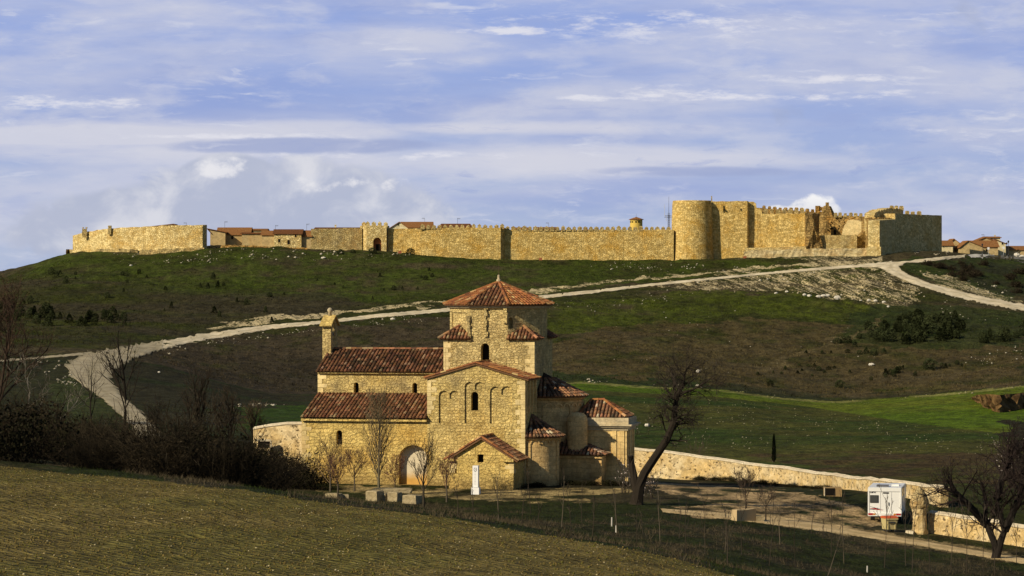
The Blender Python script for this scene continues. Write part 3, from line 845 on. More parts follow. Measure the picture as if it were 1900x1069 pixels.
def quoins(mb, u, v, w0, w1, su, sv, seed=0):
    """long and short dressed stones up a corner; su, sv point along the two walls away from it"""
    r = random.Random(seed); z = w0; k = 0; pr = .018
    while z < w1 - .15:
        h = min(r.uniform(.27,.40), w1 - z - .01); a, b_ = (.62, .34) if k % 2 else (.34, .62)
        a *= r.uniform(.8,1.2); b_ *= r.uniform(.8,1.2)
        x0, x1 = sorted((u - su*pr, u + su*a)); y0, y1 = sorted((v - sv*pr, v + sv*b_))
        mb.box(((x0+x1)/2, (y0+y1)/2, z + h/2), (x1-x0, y1-y0, h - .022), mi=1); z += h; k += 1
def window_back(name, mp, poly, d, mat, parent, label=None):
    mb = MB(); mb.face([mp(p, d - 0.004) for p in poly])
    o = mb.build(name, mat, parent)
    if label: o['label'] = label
    return o

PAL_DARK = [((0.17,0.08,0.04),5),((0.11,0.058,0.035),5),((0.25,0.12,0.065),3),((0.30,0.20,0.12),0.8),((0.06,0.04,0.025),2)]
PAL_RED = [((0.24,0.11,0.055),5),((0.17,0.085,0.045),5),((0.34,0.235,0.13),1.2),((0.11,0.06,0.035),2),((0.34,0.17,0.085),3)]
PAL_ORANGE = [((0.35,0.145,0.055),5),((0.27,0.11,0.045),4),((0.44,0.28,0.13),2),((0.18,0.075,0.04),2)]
PAL_OLD = [((0.22,0.12,0.065),5),((0.14,0.085,0.055),3),((0.30,0.15,0.08),4),((0.46,0.37,0.25),1.0),((0.09,0.065,0.045),2)]
def pick(rng, pal):
    t = rng.uniform(0, sum(w for _, w in pal))
    for c, w in pal:
        t -= w
        if t <= 0: break
    k = rng.uniform(0.75, 1.2)
    return (c[0] * k, c[1] * k * rng.uniform(.9, 1.1), c[2] * k)
def tile_plane(mb, poly, pal, seed=0, sp=0.27, tl=0.42, over=0.10, th=0.10):
    """one roof plane: channels below, half-round cover tiles in rows down the slope"""
    rng = random.Random(seed)
    poly = [Vector(p) for p in poly]
    n = (poly[1] - poly[0]).cross(poly[2] - poly[0]); n.normalize()
    if n.z < 0: n = -n; poly = poly[::-1]
    d = Vector((0, 0, -1)); d = d - n * d.dot(n); d.normalize()
    a = d.cross(n); a.normalize()
    O = poly[0]
    q = [((p - O).dot(a), (p - O).dot(d)) for p in poly]
    m = len(poly)
    lo = [p - n * th for p in poly]
    mb.face(poly, col=(0.05, 0.026, 0.016)); mb.face(lo[::-1], col=(0.10, 0.065, 0.035))  # channel sheet coloured darker, painting shade between the cover tiles
    for i in range(m):
        j = (i + 1) % m
        mb.face([lo[i], lo[j], poly[j], poly[i]], col=(0.16, 0.085, 0.045))
    s0 = min(x for x, _ in q); s1 = max(x for x, _ in q)
    k = max(1, int(round((s1 - s0) / sp))); w = (s1 - s0) / k
    for c in range(k):
        s = s0 + (c + 0.5) * w
        ts = []
        for i in range(m):
            (x1, y1), (x2, y2) = q[i], q[(i + 1) % m]
            if (x1 - s) * (x2 - s) < 0: ts.append(y1 + (y2 - y1) * (s - x1) / (x2 - x1))
        if len(ts) < 2: continue
        t0, t1 = min(ts), max(ts) + over
        t = t1
        sj = s + rng.uniform(-.02, .02)
        while t > t0 + 0.08:
            tb = max(t0, t - tl)
            r1, r0 = w * 0.40, w * 0.32
            col = pick(rng, pal)
            sk = rng.uniform(-.015, .015)
            ring1, ring0 = [], []
            for g in range(6):
                an = PI * g / 5
                ring1.append(O + a * (sj + r1 * math.cos(an)) + d * t + n * (0.035 + r1 * 0.9 * math.sin(an) + sk))
                ring0.append(O + a * (sj + r0 * math.cos(an)) + d * tb + n * (0.0 + r0 * 0.9 * math.sin(an) + sk * .5))
            mb.mesh(ring1 + ring0, [(g, g + 1, 7 + g, 6 + g) for g in range(5)] + [(5, 4, 3, 2, 1, 0)], col=col)
            t -= tl * 0.93
def ridge(mb, p0, p1, pal, seed=0, r=0.14, tl=0.42):
    rng = random.Random(seed); p0, p1 = Vector(p0), Vector(p1)
    L = (p1 - p0).length; k = max(1, int(L / tl)); d = (p1 - p0) / L
    a = d.cross(Vector((0, 0, 1))); a.normalize(); n = a.cross(d)
    for i in range(k):
        b0 = p0 + d * (L * i / k); b1 = p0 + d * (L * (i + 1) / k + 0.06)
        vs = []
        for bb, rr in ((b0, r * .85), (b1, r)):
            for g in range(6): vs.append(bb + a * rr * math.cos(PI * g / 5) + n * (rr * math.sin(PI * g / 5) + 0.0))
        mb.mesh(vs, [(g, g + 1, 7 + g, 6 + g) for g in range(5)] + [(0,1,2,3,4,5), (11,10,9,8,7,6)], col=pick(rng, pal))
X_, Y_, Z_ = Vector((1,0,0)), Vector((0,1,0)), Vector((0,0,1))
GB = -0.4     # walls start below the ground

uW = U0(560); uTL = U0(793); uTR = U0(974)
# --- aisle with bricked-up door ------------------------------------------------
vC = 4.4                                   # clerestory plane
w_ai = W0(779); w_at = W0(731, vC)
mb = MB()
doorc = (U0(740) + U0(793)) / 2
dpoly = arch_poly(doorc, (U0(793) - U0(740)) / 2, 0.0, W0(826, 0, 766), 14)
wpoly = arch_poly(U0(629.5), 0.22, W0(828), W0(801))
mp = panel(mb, (0,0,0), X_, -Y_, [(uW,GB),(uTL,GB),(uTL,w_ai),(uW,w_ai)], [(wpoly, .5, False)] + [])
# the door cuts the seam to the transept: keep it inside the aisle wall
mb = MB()
dpoly = [(min(x, uTL - 0.05), y) for x, y in dpoly]
mp = panel(mb, (0,0,0), X_, -Y_, [(uW,GB),(uTL,GB),(uTL,w_ai),(uW,w_ai)], [(wpoly, .5, False), (dpoly, .58, False)])
mb.face([(uW,vC,GB),(uW,0,GB),(uW,0,w_ai),(uW,vC,w_at)])
quoins(mb, uW, 0, GB, w_ai - .25, 1, 1, 1)
aisle = mb.build('aisle', [M_ASH, M_QUOIN], CHURCH)
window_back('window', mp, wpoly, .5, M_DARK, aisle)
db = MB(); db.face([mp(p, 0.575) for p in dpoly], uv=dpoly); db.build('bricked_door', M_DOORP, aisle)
# arch ring stones, a little proud
mb = MB(); hw = (U0(793) - U0(740)) / 2; ws = W0(826, 0, 766) - hw
for k in range(13):
    a0, a1 = PI * k / 13 + .02, PI * (k + 1) / 13 - .02
    pts = []
    for r, a in ((hw + .01, a0), (hw + .42, a0), (hw + .42, a1), (hw + .01, a1)):
        pts.append(Vector((min(doorc + r * math.cos(a), uTL + .3), 0, ws + r * math.sin(a))))
    fr = [p + Vector((0, -0.035, 0)) for p in pts]
    mb.face(fr[::-1])
    for i in range(4): mb.face([pts[i], pts[(i+1)%4], fr[(i+1)%4], fr[i]])
mb.build('arch_ring', M_ASH, aisle)
mb = MB()
eL = U0(558, -.35)
zE = W0(776, -.35)
tile_plane(mb, [(eL,-.38,zE),(uTL + .0,-.38,zE),(uTL,vC,w_at),(eL,vC,w_at)], PAL_RED, 11)
mb.build('roof', M_TILE, aisle)
mb = MB(); mb.box(((uW + uTL) / 2, -.13, w_ai - .1), (uTL - uW - .02, .26, .16)); mb.build('eave_cornice', M_ASH, aisle)

# --- nave ---------------------------------------------------------------------
vR = 7.85
uN = U0(590, vC); half = 3.45
w_ne = W0(689, vC); w_nr = W0(649, vR)
mb = MB()
wins = []
for pxw in (661, 769.5):
    wins.append((arch_poly(U0(pxw, vC), 0.19, W0(731, vC), W0(711, vC)), .55, False))
uTWL = -half
mp = panel(mb, (0,vC,0), X_, -Y_, [(uN,w_at - .25),(uTWL,w_at - .25),(uTWL,w_ne),(uN,w_ne)], wins)
mb.face([(uN,2*vR-vC,GB),(uN,vC,GB),(uN,vC,w_ne),(uN,vR,w_nr - .1),(uN,2*vR-vC,w_ne)])
mb.face([(uTWL,2*vR-vC,GB),(uN,2*vR-vC,GB),(uN,2*vR-vC,w_ne),(uTWL,2*vR-vC,w_ne)])
quoins(mb, uN, vC, w_at, w_ne - .25, 1, 1, 2)
nave = mb.build('nave', [M_ASH2, M_QUOIN], CHURCH)
for w in wins: window_back('window', mp, w[0], .55, M_DARK, nave)
mb = MB()
nl = U0(588, vC)
tile_plane(mb, [(nl,vC-.35,w_ne - .02),(uTWL,vC-.35,w_ne - .02),(uTWL,vR,w_nr),(nl,vR,w_nr)], PAL_DARK, 12)
tile_plane(mb, [(nl,2*vR-vC+.35,w_ne - .02),(uTWL,2*vR-vC+.35,w_ne - .02),(uTWL,vR,w_nr),(nl,vR,w_nr)], PAL_DARK, 13, sp=0.5)
ridge(mb, (nl,vR,w_nr + .03), (uTWL,vR,w_nr + .03), PAL_RED, 14)
mb.build('roof', M_TILE, nave)
mb = MB(); mb.box(((uN + uTWL) / 2, vC - .12, w_ne - .14), (uTWL - uN - .02, .24, .14)); mb.build('eave_cornice', M_ASH2, nave)

# --- bell gable over the west end ------------------------------------------------
b0, b1 = U0(604.5, vR), U0(620, vR)
vb0, vb1 = vR - .95, vR + .95
wb_t = W0(603, vR); wb_b = w_nr - .9; wb_a = W0(590, vR)
mb = MB()
bpoly = arch_poly(vR, .42, wb_b + 1.6, wb_b + 3.0)
out = [(vb0,wb_b),(vb1,wb_b),(vb1,wb_t),(vR,wb_a),(vb0,wb_t)]
mpE = panel(mb, (b1,0,0), Y_, X_, out, [(bpoly, b1 - b0, False)])
panel(mb, (b0,0,0), Y_, -X_, out, [(bpoly, 0.0, False)])
mb.face([(b0,vb0,wb_b),(b1,vb0,wb_b),(b1,vb0,wb_t),(b0,vb0,wb_t)])
mb.face([(b1,vb1,wb_b),(b0,vb1,wb_b),(b0,vb1,wb_t),(b1,vb1,wb_t)])
bell_g = mb.build('bell_gable', M_TOWER, CHURCH)
mb = MB()
for s in (-1, 1):
    e = Vector((0, s * 1.25, wb_t - .12)); p = Vector((0, 0, wb_a + .06))
    A = [Vector((b0 - .15, vR, 0)) + e, Vector((b1 + .15, vR, 0)) + e, Vector((b1 + .15, vR, 0)) + p, Vector((b0 - .15, vR, 0)) + p]
    B = [q + Vector((0, 0, .14)) for q in A]
    mb.face(B if s < 0 else B[::-1]); mb.face(A[::-1] if s < 0 else A)
    for i in range(4): mb.face([A[i], A[(i+1)%4], B[(i+1)%4], B[i]])
mb.build('gable_cap', M_ASH, bell_g)
mb = MB(); mb.lathe(((b0+b1)/2, vR, wb_a + .1), [(0.0,0),(.16,.02),(.12,.3),(.2,.38),(.21,.5),(.12,.62),(0,.66)], 10)
mb.build('finial', M_TRIM, bell_g, smooth=True)
mb = MB(); mb.lathe(((b0+b1)/2, vR, wb_b + 1.95), [(.33,0),(.27,.12),(.2,.4),(.16,.55),(.0,.62)], 12)
mb.build('bell', plain('bell_bronze', (.06,.055,.04), .5, .4, metal=.6), bell_g, smooth=True)

# --- transept arm with blind arcades ------------------------------------------------
uc = (uTL + uTR) / 2
w_te = W0(703); w_ta = W0(676)
mb = MB()
twin = arch_poly(U0(880), 0.27, W0(762), W0(727))
holes = [(twin, .55, False)]
def dA(x0, xm, x1, y0, y1, y2=None):
    return (double_arch(U0(x0), U0(xm), U0(x1), W0(y0), W0(y1), ws2=None if y2 is None else W0(y2)), .13, True)
holes2 = [dA(814,833,852,786,735), dA(909,929,950,786,727)]
# middle recess runs round the window: recess first, window opens in its back
a = dA(862,880,898,786,718)
mp = panel(mb, (0,0,0), X_, -Y_, [(uTL,GB),(uTR,GB),(uTR,w_te),(uc,w_ta),(uTL,w_te)], holes2 + [(a[0], .13, False)])
mp2 = panel(mb, (0,.13,0), X_, -Y_, a[0], [(twin, .5, False)])
mb.face([(uTR,0,GB),(uTR,vC,GB),(uTR,vC,w_te),(uTR,0,w_te)])
mb.face([(uTL,vC,w_ai-.6),(uTL,0,w_ai-.6),(uTL,0,w_te),(uTL,vC,w_te)])
quoins(mb, uTR, 0, GB, w_te - .1, -1, 1, 3); quoins(mb, uTL, 0, w_ai + .4, w_te - .1, 1, 1, 4)
trans = mb.build('transept', [M_ASH2, M_QUOIN], CHURCH)
window_back('window', mp2, twin, .5, M_DARK, trans)
mb = MB()
vE = -.14
rp = Vector((uc, vE, w_ta + .06))
sl = (w_ta - w_te) / (uTR - uc)
for s, x in ((1, uTR + .30), (-1, uTL - .18)):
    e = w_ta + .06 - sl * abs(x - uc)
    tile_plane(mb, [(uc,vE,w_ta+.06),(uc,vC,w_ta+.06),(x,vC,e),(x,vE,e)], PAL_ORANGE, 21 + s, over=.04)
    # row of verge tiles laid along the gable
    ridge(mb, (uc, vE + .06, w_ta + .11), (x, vE + .06, e + .05), PAL_ORANGE, 31 + s, .12)
ridge(mb, (uc,vE,w_ta + .10), (uc,vC,w_ta + .10), PAL_ORANGE, 33)
mb.build('roof', M_TILE, trans)
# blind arcade ribs on the side wall
mb = MB()
for vv in (.25, 1.35, 2.45, 3.55): mb.box((uTR + .05, vv, (w_te + W0(770)) / 2), (.10, .22, w_te - W0(770) - .3))
mb.build('pilaster', M_APSE, trans)
for ch in ():
    pass

# --- crossing tower ---------------------------------------------------------------
w_sq = W0(629, vC); vB = 2 * vR - vC
hT = half
mb = MB()
tw = arch_poly(U0(900, vC), .32, W0(669, vC), W0(637, vC))
uTlo = -hT; uThi = hT
mp = panel(mb, (0,vC,0), X_, -Y_, [(uTlo,GB),(uThi,GB),(uThi,w_sq),(uTlo,w_sq)], [(tw, .7, False)])
mb.face([(uThi,vC,GB),(uThi,vB,GB),(uThi,vB,w_sq),(uThi,vC,w_sq)])
mb.face([(uThi,vB,GB),(uTlo,vB,GB),(uTlo,vB,w_sq),(uThi,vB,w_sq)])
mb.face([(uTlo,vB,GB),(uTlo,vC,GB),(uTlo,vC,w_sq),(uTlo,vB,w_sq)])
mb.face([(uTlo,vC,w_sq),(uThi,vC,w_sq),(uThi,vB,w_sq),(uTlo,vB,w_sq)])
quoins(mb, uThi, vC, w_te, w_sq - .05, -1, 1, 5); quoins(mb, uTlo, vC, w_ne, w_sq - .05, 1, 1, 6)
tower = mb.build('tower', [M_TOWER, M_QUOIN], CHURCH)
window_back('window', mp, tw, .7, M_DARK, tower)
# octagonal drum
ap = hT - .004
tn = ap * math.tan(PI / 8)
oc = [(-tn,-ap),(tn,-ap),(ap,-tn),(ap,tn),(tn,ap),(-tn,ap),(-ap,tn),(-ap,-tn)]
w_oe = W0(566, vR)
mb = MB(); holes = {1: None}
for i in range(8):
    p, q = oc[i], oc[(i + 1) % 8]
    T = Vector((q[0]-p[0], q[1]-p[1], 0)); L = T.length; T.normalize(); N = Vector((T.y, -T.x, 0))
    hs = []
    if i == 7: hs = [(rect_poly(.32, L - .35, w_sq + .4, w_oe - .55), .10, True)]
    if i == 1: hs = [(arch_poly(.28, .2, w_sq + .75, w_oe - .9), .3, True)]
    if i == 2: hs = [(rect_poly(.45, .62, w_sq - .0 + .05, w_oe - .5), .12, True)]
    panel(mb, (p[0], vR + p[1], 0), T, N, [(0,w_sq + .002),(L,w_sq + .002),(L,w_oe),(0,w_oe)], hs)
drum = mb.build('drum', M_TOWER, tower)
# broken pilaster strips on the front face: rough stacked stones
rng = random.Random(5)
for pxs, y0, y1, wd in ((870.5, 588, 633, .24), (901, 570, 625, .26), (937, 570, 600, .3)):
    mb = MB()
    uu = U0(pxs, vC); z = W0(y1, vC); zt = W0(y0, vC)
    while z < zt:
        h = rng.uniform(.16, .3)
        mb.box((uu + rng.uniform(-.05,.05), vC - .07 + rng.uniform(-.03,.03), z + h / 2), (wd * rng.uniform(.7,1.25), .16, h * .95))
        z += h
    mb.build('pilaster', M_TOWER, tower)
# corner roofs where the square turns to the octagon
roofs = []
for sx, sy in ((-1,-1),(1,-1),(1,1),(-1,1)):
    ov = .28
    Cn = Vector((sx * (hT + ov), vR + sy * (hT + ov), w_sq + .02))
    A = Vector((sx * (hT + ov), vR + sy * (tn - .05), w_sq + .02)); B = Vector((sx * (tn - .05), vR + sy * (hT + ov), w_sq + .02))
    Ap = Vector((sx * (ap + tn) / 2, vR + sy * (ap + tn) / 2, w_sq + .95))
    zk = w_sq + .02 + .93 * (hT + ov - ap) / (hT + ov - (ap + tn) / 2)
    A2 = Vector((sx * ap, vR + sy * tn, zk)); B2 = Vector((sx * tn, vR + sy * ap, zk))
    mb = MB()
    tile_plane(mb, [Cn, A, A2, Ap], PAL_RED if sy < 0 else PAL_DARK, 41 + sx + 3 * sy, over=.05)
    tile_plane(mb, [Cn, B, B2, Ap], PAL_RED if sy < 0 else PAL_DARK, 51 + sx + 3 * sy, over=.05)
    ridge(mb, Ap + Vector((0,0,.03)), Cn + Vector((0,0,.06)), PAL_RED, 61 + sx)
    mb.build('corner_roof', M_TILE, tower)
# cornice and pyramid roof on eight sides
mb = MB()
for i in range(8):
    p, q = oc[i], oc[(i + 1) % 8]
    s1, s2 = 1.055, 1.0
    P4 = [Vector((p[0]*s1, vR+p[1]*s1, w_oe-.18)), Vector((q[0]*s1, vR+q[1]*s1, w_oe-.18)), Vector((q[0]*s1, vR+q[1]*s1, w_oe+.02)), Vector((p[0]*s1, vR+p[1]*s1, w_oe+.02))]
    mb.face(P4); mb.face([Vector((p[0], vR+p[1], w_oe-.26)), Vector((q[0], vR+q[1], w_oe-.26)), P4[1], P4[0]])
mb.build('cornice', M_TRIM, tower)
mb = MB()
apex = Vector((0, vR, W0(523.5, vR))); rs = 1.125
w_re = W0(565, vR)
for i in range(8):
    p, q = oc[i], oc[(i + 1) % 8]
    A = Vector((p[0]*rs, vR+p[1]*rs, w_re)); B = Vector((q[0]*rs, vR+q[1]*rs, w_re))
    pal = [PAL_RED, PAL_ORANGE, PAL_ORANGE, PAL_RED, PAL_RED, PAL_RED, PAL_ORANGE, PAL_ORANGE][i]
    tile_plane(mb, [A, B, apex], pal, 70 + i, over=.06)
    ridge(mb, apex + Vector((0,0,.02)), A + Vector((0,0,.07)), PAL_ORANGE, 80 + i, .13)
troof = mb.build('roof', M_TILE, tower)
mb = MB(); mb.lathe((0, vR, apex.z - .1), [(.2,0),(.17,.3),(.1,.34),(.09,.62),(.0,.66)], 8); mb.build('finial', M_TRIM, tower)
mb = MB(); mb.tube([(0,vR,apex.z+.5),(0.02,vR,apex.z+1.6)], [.018,.010], 5); mb.build('lightning_rod', M_WOOD, tower)

# --- round apses ---------------------------------------------------------------
def apse(name, c, R, w0, we, wp, pal, seed, arcs, a_w0, a_ws, peak_off=0.0, mat=M_APSE):
    mb = MB()
    mb.lathe((c[0], c[1], 0), [(R, w0), (R, we)], 40, -PI / 2, PI / 2, uvR=R)
    body = mb.build(name, mat, CHURCH)
    mb = MB(); k = 9; Ro = R + .38
    pk = Vector((c[0] + peak_off, c[1], wp))
    for i in range(k):
        a0 = -PI / 2 + PI * i / k; a1 = -PI / 2 + PI * (i + 1) / k
        tile_plane(mb, [(c[0] + Ro * math.cos(a0), c[1] + Ro * math.sin(a0), we + .02), (c[0] + Ro * math.cos(a1), c[1] + Ro * math.sin(a1), we + .02), pk], pal, seed + i, over=.05)
    mb.build('roof', M_TILE, body)
    # blind arcade: thin pilasters and little round arches standing proud
    mb = MB(); Rp = R + .09
    def pt(a, w, r): return Vector((c[0] + r * math.cos(a), c[1] + r * math.sin(a), w))
    def strip(a0, w_0, a1, w_1, wid):
        # ribbon between two points of the drum
        d = Vector(((a1 - a0) * R, w_1 - w_0)); L = d.length; nx, ny = -d.y / L * wid / 2, d.x / L * wid / 2
        q = [(a0 + nx / R, w_0 + ny), (a0 - nx / R, w_0 - ny), (a1 - nx / R, w_1 - ny), (a1 + nx / R, w_1 + ny)]
        fo = [pt(x, y, Rp) for x, y in q]; fi = [pt(x, y, R - .02) for x, y in q]
        mb.face(fo)
        for i in range(4): mb.face([fi[i], fi[(i+1)%4], fo[(i+1)%4], fo[i]])
    a_l, a_r, na, ppil = arcs
    st = (a_r - a_l) / na
    for i in range(na):
        ac = a_l + st * (i + .5); h = st * .40 * R
        prev = None
        for g in range(7):
            an = PI * g / 6
            cur = (ac + h * math.cos(an) / R, a_ws + h * math.sin(an))
            if prev: strip(prev[0], prev[1], cur[0], cur[1], .11)
            prev = cur
    for i in range(0, na + 1, ppil): strip(a_l + st * i, a_w0, a_l + st * i, a_ws + .1, .2)
    mb.build('blind_arcade', mat, body)
    mb = MB(); mb.lathe((c[0], c[1], 0), [(R, we - .3), (R + .2, we - .14), (R + .2, we)], 40, -PI / 2, PI / 2, uvR=R); mb.build('eave_cornice', mat, body)
    return body
main_ap = apse('main_apse', (half, vR), 3.0, GB, W0(733, vR), W0(690, vR), PAL_OLD, 100, (-1.35, 1.0, 10, 3), W0(800, vR), W0(752, vR))
ra = 2.05
south_ap = apse('side_apse', (uTR, 2.35), ra, GB, W0(808, 2.2), W0(769, 2.2), PAL_OLD, 130, (-1.45, 1.0, 6, 3), W0(890, 1), W0(822, 1))

# --- low sacristy between the apse and the chapel -----------------------------------
v_s = 4.5
s0, s1_, s2 = U0(1020, v_s), U0(1090, v_s), U0(1116, v_s)
we_s = W0(842, v_s)
mb = MB()
panel(mb, (0,v_s,0), X_, -Y_, [(s0,GB),(s2,GB),(s2,we_s),(s0,we_s)])
mb.face([(s2,v_s,GB),(s2,vR-.9,GB),(s2,vR-.9,we_s),(s2,v_s,we_s)])
sac = mb.build('sacristy', M_APSE, CHURCH)
mb = MB()
zt = W0(804, 6.6); vt = 6.6
tile_plane(mb, [(s0,v_s-.35,we_s+.05),(s2+.25,v_s-.35,we_s+.05),(U0(1048, vt),vt,zt),(s0,vt,zt)], PAL_OLD, 150)
tile_plane(mb, [(s2+.25,v_s-.35,we_s+.05),(s2+.25,vt+1,we_s+.05),(U0(1048, vt),vt,zt)], PAL_OLD, 151)
mb.build('roof', M_TILE, sac)
mb = MB(); mb.box(((s0+s2)/2, v_s-.1, we_s-.12), (s2-s0+.2, .2, .22)); mb.build('eave_cornice', M_APSE, sac)

# --- square baroque chapel at the east end --------------------------------------------
v_c = 6.4; v_d = 9.7
c0, c1 = U0(1072, v_c), U0(1163, v_c)
w_cc = W0(787, v_c); w_cp = W0(773, v_c)
mb = MB()
pil = rect_poly(c1 - 1.05, c1 - .35, .9, w_cc - .75)
pan = rect_poly(c0 + 1.1, c1 - 1.35, 1.0, w_cc - .9)
panel(mb, (0,v_c,0), X_, -Y_, [(c0,GB),(c1,GB),(c1,w_cc),(c0,w_cc)], [(pan, .05, True)])
mb.face([(c1,v_c,GB),(c1,v_d,GB),(c1,v_d,w_cc),(c1,v_c,w_cc)])
mb.face([(c1,v_d,GB),(c0,v_d,GB),(c0,v_d,w_cc),(c1,v_d,w_cc)])
mb.face([(c0,v_d,GB),(c0,v_c,GB),(c0,v_c,w_cc),(c0,v_d,w_cc)])
chap = mb.build('chapel', M_CHAPEL, CHURCH)
for x in (c1 - .35, c1 - .95):
    mb = MB(); mb.box((x, v_c - .035, w_cc / 2 + .1), (.34, .07, w_cc - .9)); mb.build('pilaster', M_CHAPEL, chap)
for y in (v_c + .4, v_c + 1.1, v_d - .5):
    mb = MB(); mb.box((c1 + .035, y, w_cc / 2 + .1), (.07, .34, w_cc - .9)); mb.build('pilaster', M_CHAPEL, chap)
mb = MB(); mb.box(((c0+c1)/2, (v_c+v_d)/2, .35), (c1-c0+.2, v_d-v_c+.2, 1.0)); mb.build('plinth', M_CHAPEL, chap)
mb = MB()
cc = ((c0+c1)/2, (v_c+v_d)/2)
for z, hh, e in ((w_cc - .28, .16, .10), (w_cc - .10, .14, .26), (w_cc + .03, .12, .42)):
    mb.box((cc[0], cc[1], z), (c1-c0+2*e, v_d-v_c+2*e, hh))
mb.build('cornice', M_TRIM, chap)
mb = MB(); mb.box((cc[0], cc[1], (w_cc + .092 + w_cp) / 2), (c1-c0+.30, v_d-v_c+.30, w_cp - w_cc - .092)); mb.build('parapet', M_TRIM, chap)
mb = MB()
zr = W0(741, cc[1]); ze = w_cp + .06
rA = Vector((U0(1097, cc[1]), cc[1], zr)); rB = Vector((U0(1121, cc[1]), cc[1], zr))
e = [Vector((c0 - .02, v_c + .12, ze)), Vector((c1 - .12, v_c + .12, ze)), Vector((c1 - .12, v_d - .12, ze)), Vector((c0 - .02, v_d - .12, ze))]
tile_plane(mb, [e[0], e[1], rB, rA], PAL_OLD, 160); tile_plane(mb, [e[1], e[2], rB], PAL_RED, 161)
tile_plane(mb, [e[2], e[3], rA, rB], PAL_OLD, 162); tile_plane(mb, [e[3], e[0], rA], PAL_OLD, 163)
for p, q in ((rB, e[1]), (rB, e[2]), (rA, e[0]), (rA, e[3]), (rA, rB)): ridge(mb, p + Vector((0,0,.03)), q + Vector((0,0,.05)), PAL_ORANGE, 164)
mb.build('roof', M_TILE, chap)
# rounded stair turret between the apse and the chapel
mb = MB(); tu = U0(1071, 5.2)
mb.lathe((tu, 5.3, 0), [(.75, GB), (.75, W0(777, 5.2)), (.68, W0(770, 5.2)), (.45, W0(765, 5.2)), (0, W0(763, 5.2))], 20, uvR=.75)
mb.build('stair_turret', M_APSE, CHURCH, smooth=False)

# --- porch --------------------------------------------------------------------------
vp = -3.5
p0, p1 = U0(834, vp), U0(953, vp)
pa = U0(894, vp)
w_pe = W0(851, vp); w_pa = W0(814, vp)
mb = MB()
sq = rect_poly(U0(886, vp), U0(897, vp), W0(858, vp), W0(843, vp))
gr = rect_poly(U0(844.5, vp), U0(847.5, vp), .15, W0(857, vp))
mp = panel(mb, (0,vp,0), X_, -Y_, [(p0,GB),(p1,GB),(p1,w_pe),(pa,w_pa),(p0,w_pe)], [(sq, .45, False), (gr, .12, True)])
mb.face([(p1,vp,GB),(p1,0,GB),(p1,0,w_pe),(p1,vp,w_pe)])
mb.face([(p0,0,GB),(p0,vp,GB),(p0,vp,w_pe),(p0,0,w_pe)])
quoins(mb, p1, vp, 1.15, w_pe - .22, -1, 1, 7); quoins(mb, p0, vp, 1.15, w_pe - .22, 1, 1, 8)
porch = mb.build('porch', [M_ASH, M_QUOIN], CHURCH)
window_back('window', mp, sq, .45, M_DARK, porch)
mb = MB()
sl = (w_pa - w_pe) / (p1 - pa); vv = vp - .22
for s, x in ((1, p1 + .35), (-1, p0 - .30)):
    e = w_pa + .07 - sl * abs(x - pa)
    tile_plane(mb, [(pa,vv,w_pa+.07),(pa,-.004,w_pa+.07),(x,-.004,e),(x,vv,e)], PAL_ORANGE if s < 0 else PAL_RED, 171 + s, over=.04)
    ridge(mb, (pa, vv + .06, w_pa + .14), (x, vv + .06, e + .07), PAL_ORANGE, 175 + s, .12)
ridge(mb, (pa,vv,w_pa+.12), (pa,0,w_pa+.12), PAL_ORANGE, 178)
mb.build('roof', M_TILE, porch)
mb = MB()
mb.box((p0 - .02, vp - .06, w_pe - .10), (.75, .34, .2)); mb.build('cornice_stub', M_ASH, porch)
mb = MB(); mb.box((p1 - .35, vp - .06, w_pe - .10), (.75, .34, .2)); mb.build('cornice_stub', M_ASH, porch)
mb = MB(); mb.box((p1 + .08, vp / 2 - .1, w_pe - .10), (.16, -vp - .2, .2))
mb.build('eave_cornice', M_ASH, porch)
mb = MB(); mb.box(((p0+p1)/2, vp - .06, .45), (p1-p0+.02, .12, 1.3)); mb.build('plinth', M_ASH, porch)
# ================================================================ THE WALLED TOWN ON THE HILL
M_WALL = stone_mat('town_wall_rubble', (0.47, 0.325, 0.10), (0.88, 0.66, 0.26), (0.26, 0.165, 0.05), 0.7, 0.4, rubble=0.95, cell=1.75, seed=11, bump=1.0, bdist=.2, ochre=(0.62,0.35,0.055), ochre_amt=0.8, grey_amt=0.15)
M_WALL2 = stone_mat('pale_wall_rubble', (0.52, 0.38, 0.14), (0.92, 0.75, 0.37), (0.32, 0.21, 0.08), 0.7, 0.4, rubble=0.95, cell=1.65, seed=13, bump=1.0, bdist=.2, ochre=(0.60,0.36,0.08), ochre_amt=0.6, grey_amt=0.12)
M_WALLG = stone_mat('grey_wall_rubble', (0.36, 0.265, 0.10), (0.66, 0.52, 0.235), (0.16, 0.11, 0.05), 0.7, 0.4, rubble=0.95, cell=1.75, seed=15, bump=1.0, bdist=.2, ochre_amt=0.45, grey_amt=0.5)
M_RUIN = stone_mat('broken_masonry', (0.32, 0.20, 0.07), (0.56, 0.38, 0.14), (0.15, 0.09, 0.03), 0.7, 0.4, rubble=1.0, cell=1.0, seed=17, bump=1.0, bdist=.5, ochre=(0.5,0.24,0.04), ochre_amt=0.85, grey_amt=0.2)
M_PATCH = stone_mat('repaired_masonry', (0.60, 0.46, 0.22), (0.72, 0.58, 0.30), (0.4, 0.3, 0.14), 0.7, 0.4, rubble=0.8, cell=1.3, seed=19, bump=.5, ochre_amt=0.1, grey_amt=0.05)
M_PLAST = stone_mat('earth_plaster', (0.44, 0.32, 0.15), (0.50, 0.38, 0.19), (0.4, 0.3, 0.15), 1.5, 0.8, rubble=0.6, cell=.6, seed=21, bump=.3, ochre_amt=0.25, grey_amt=0.15)
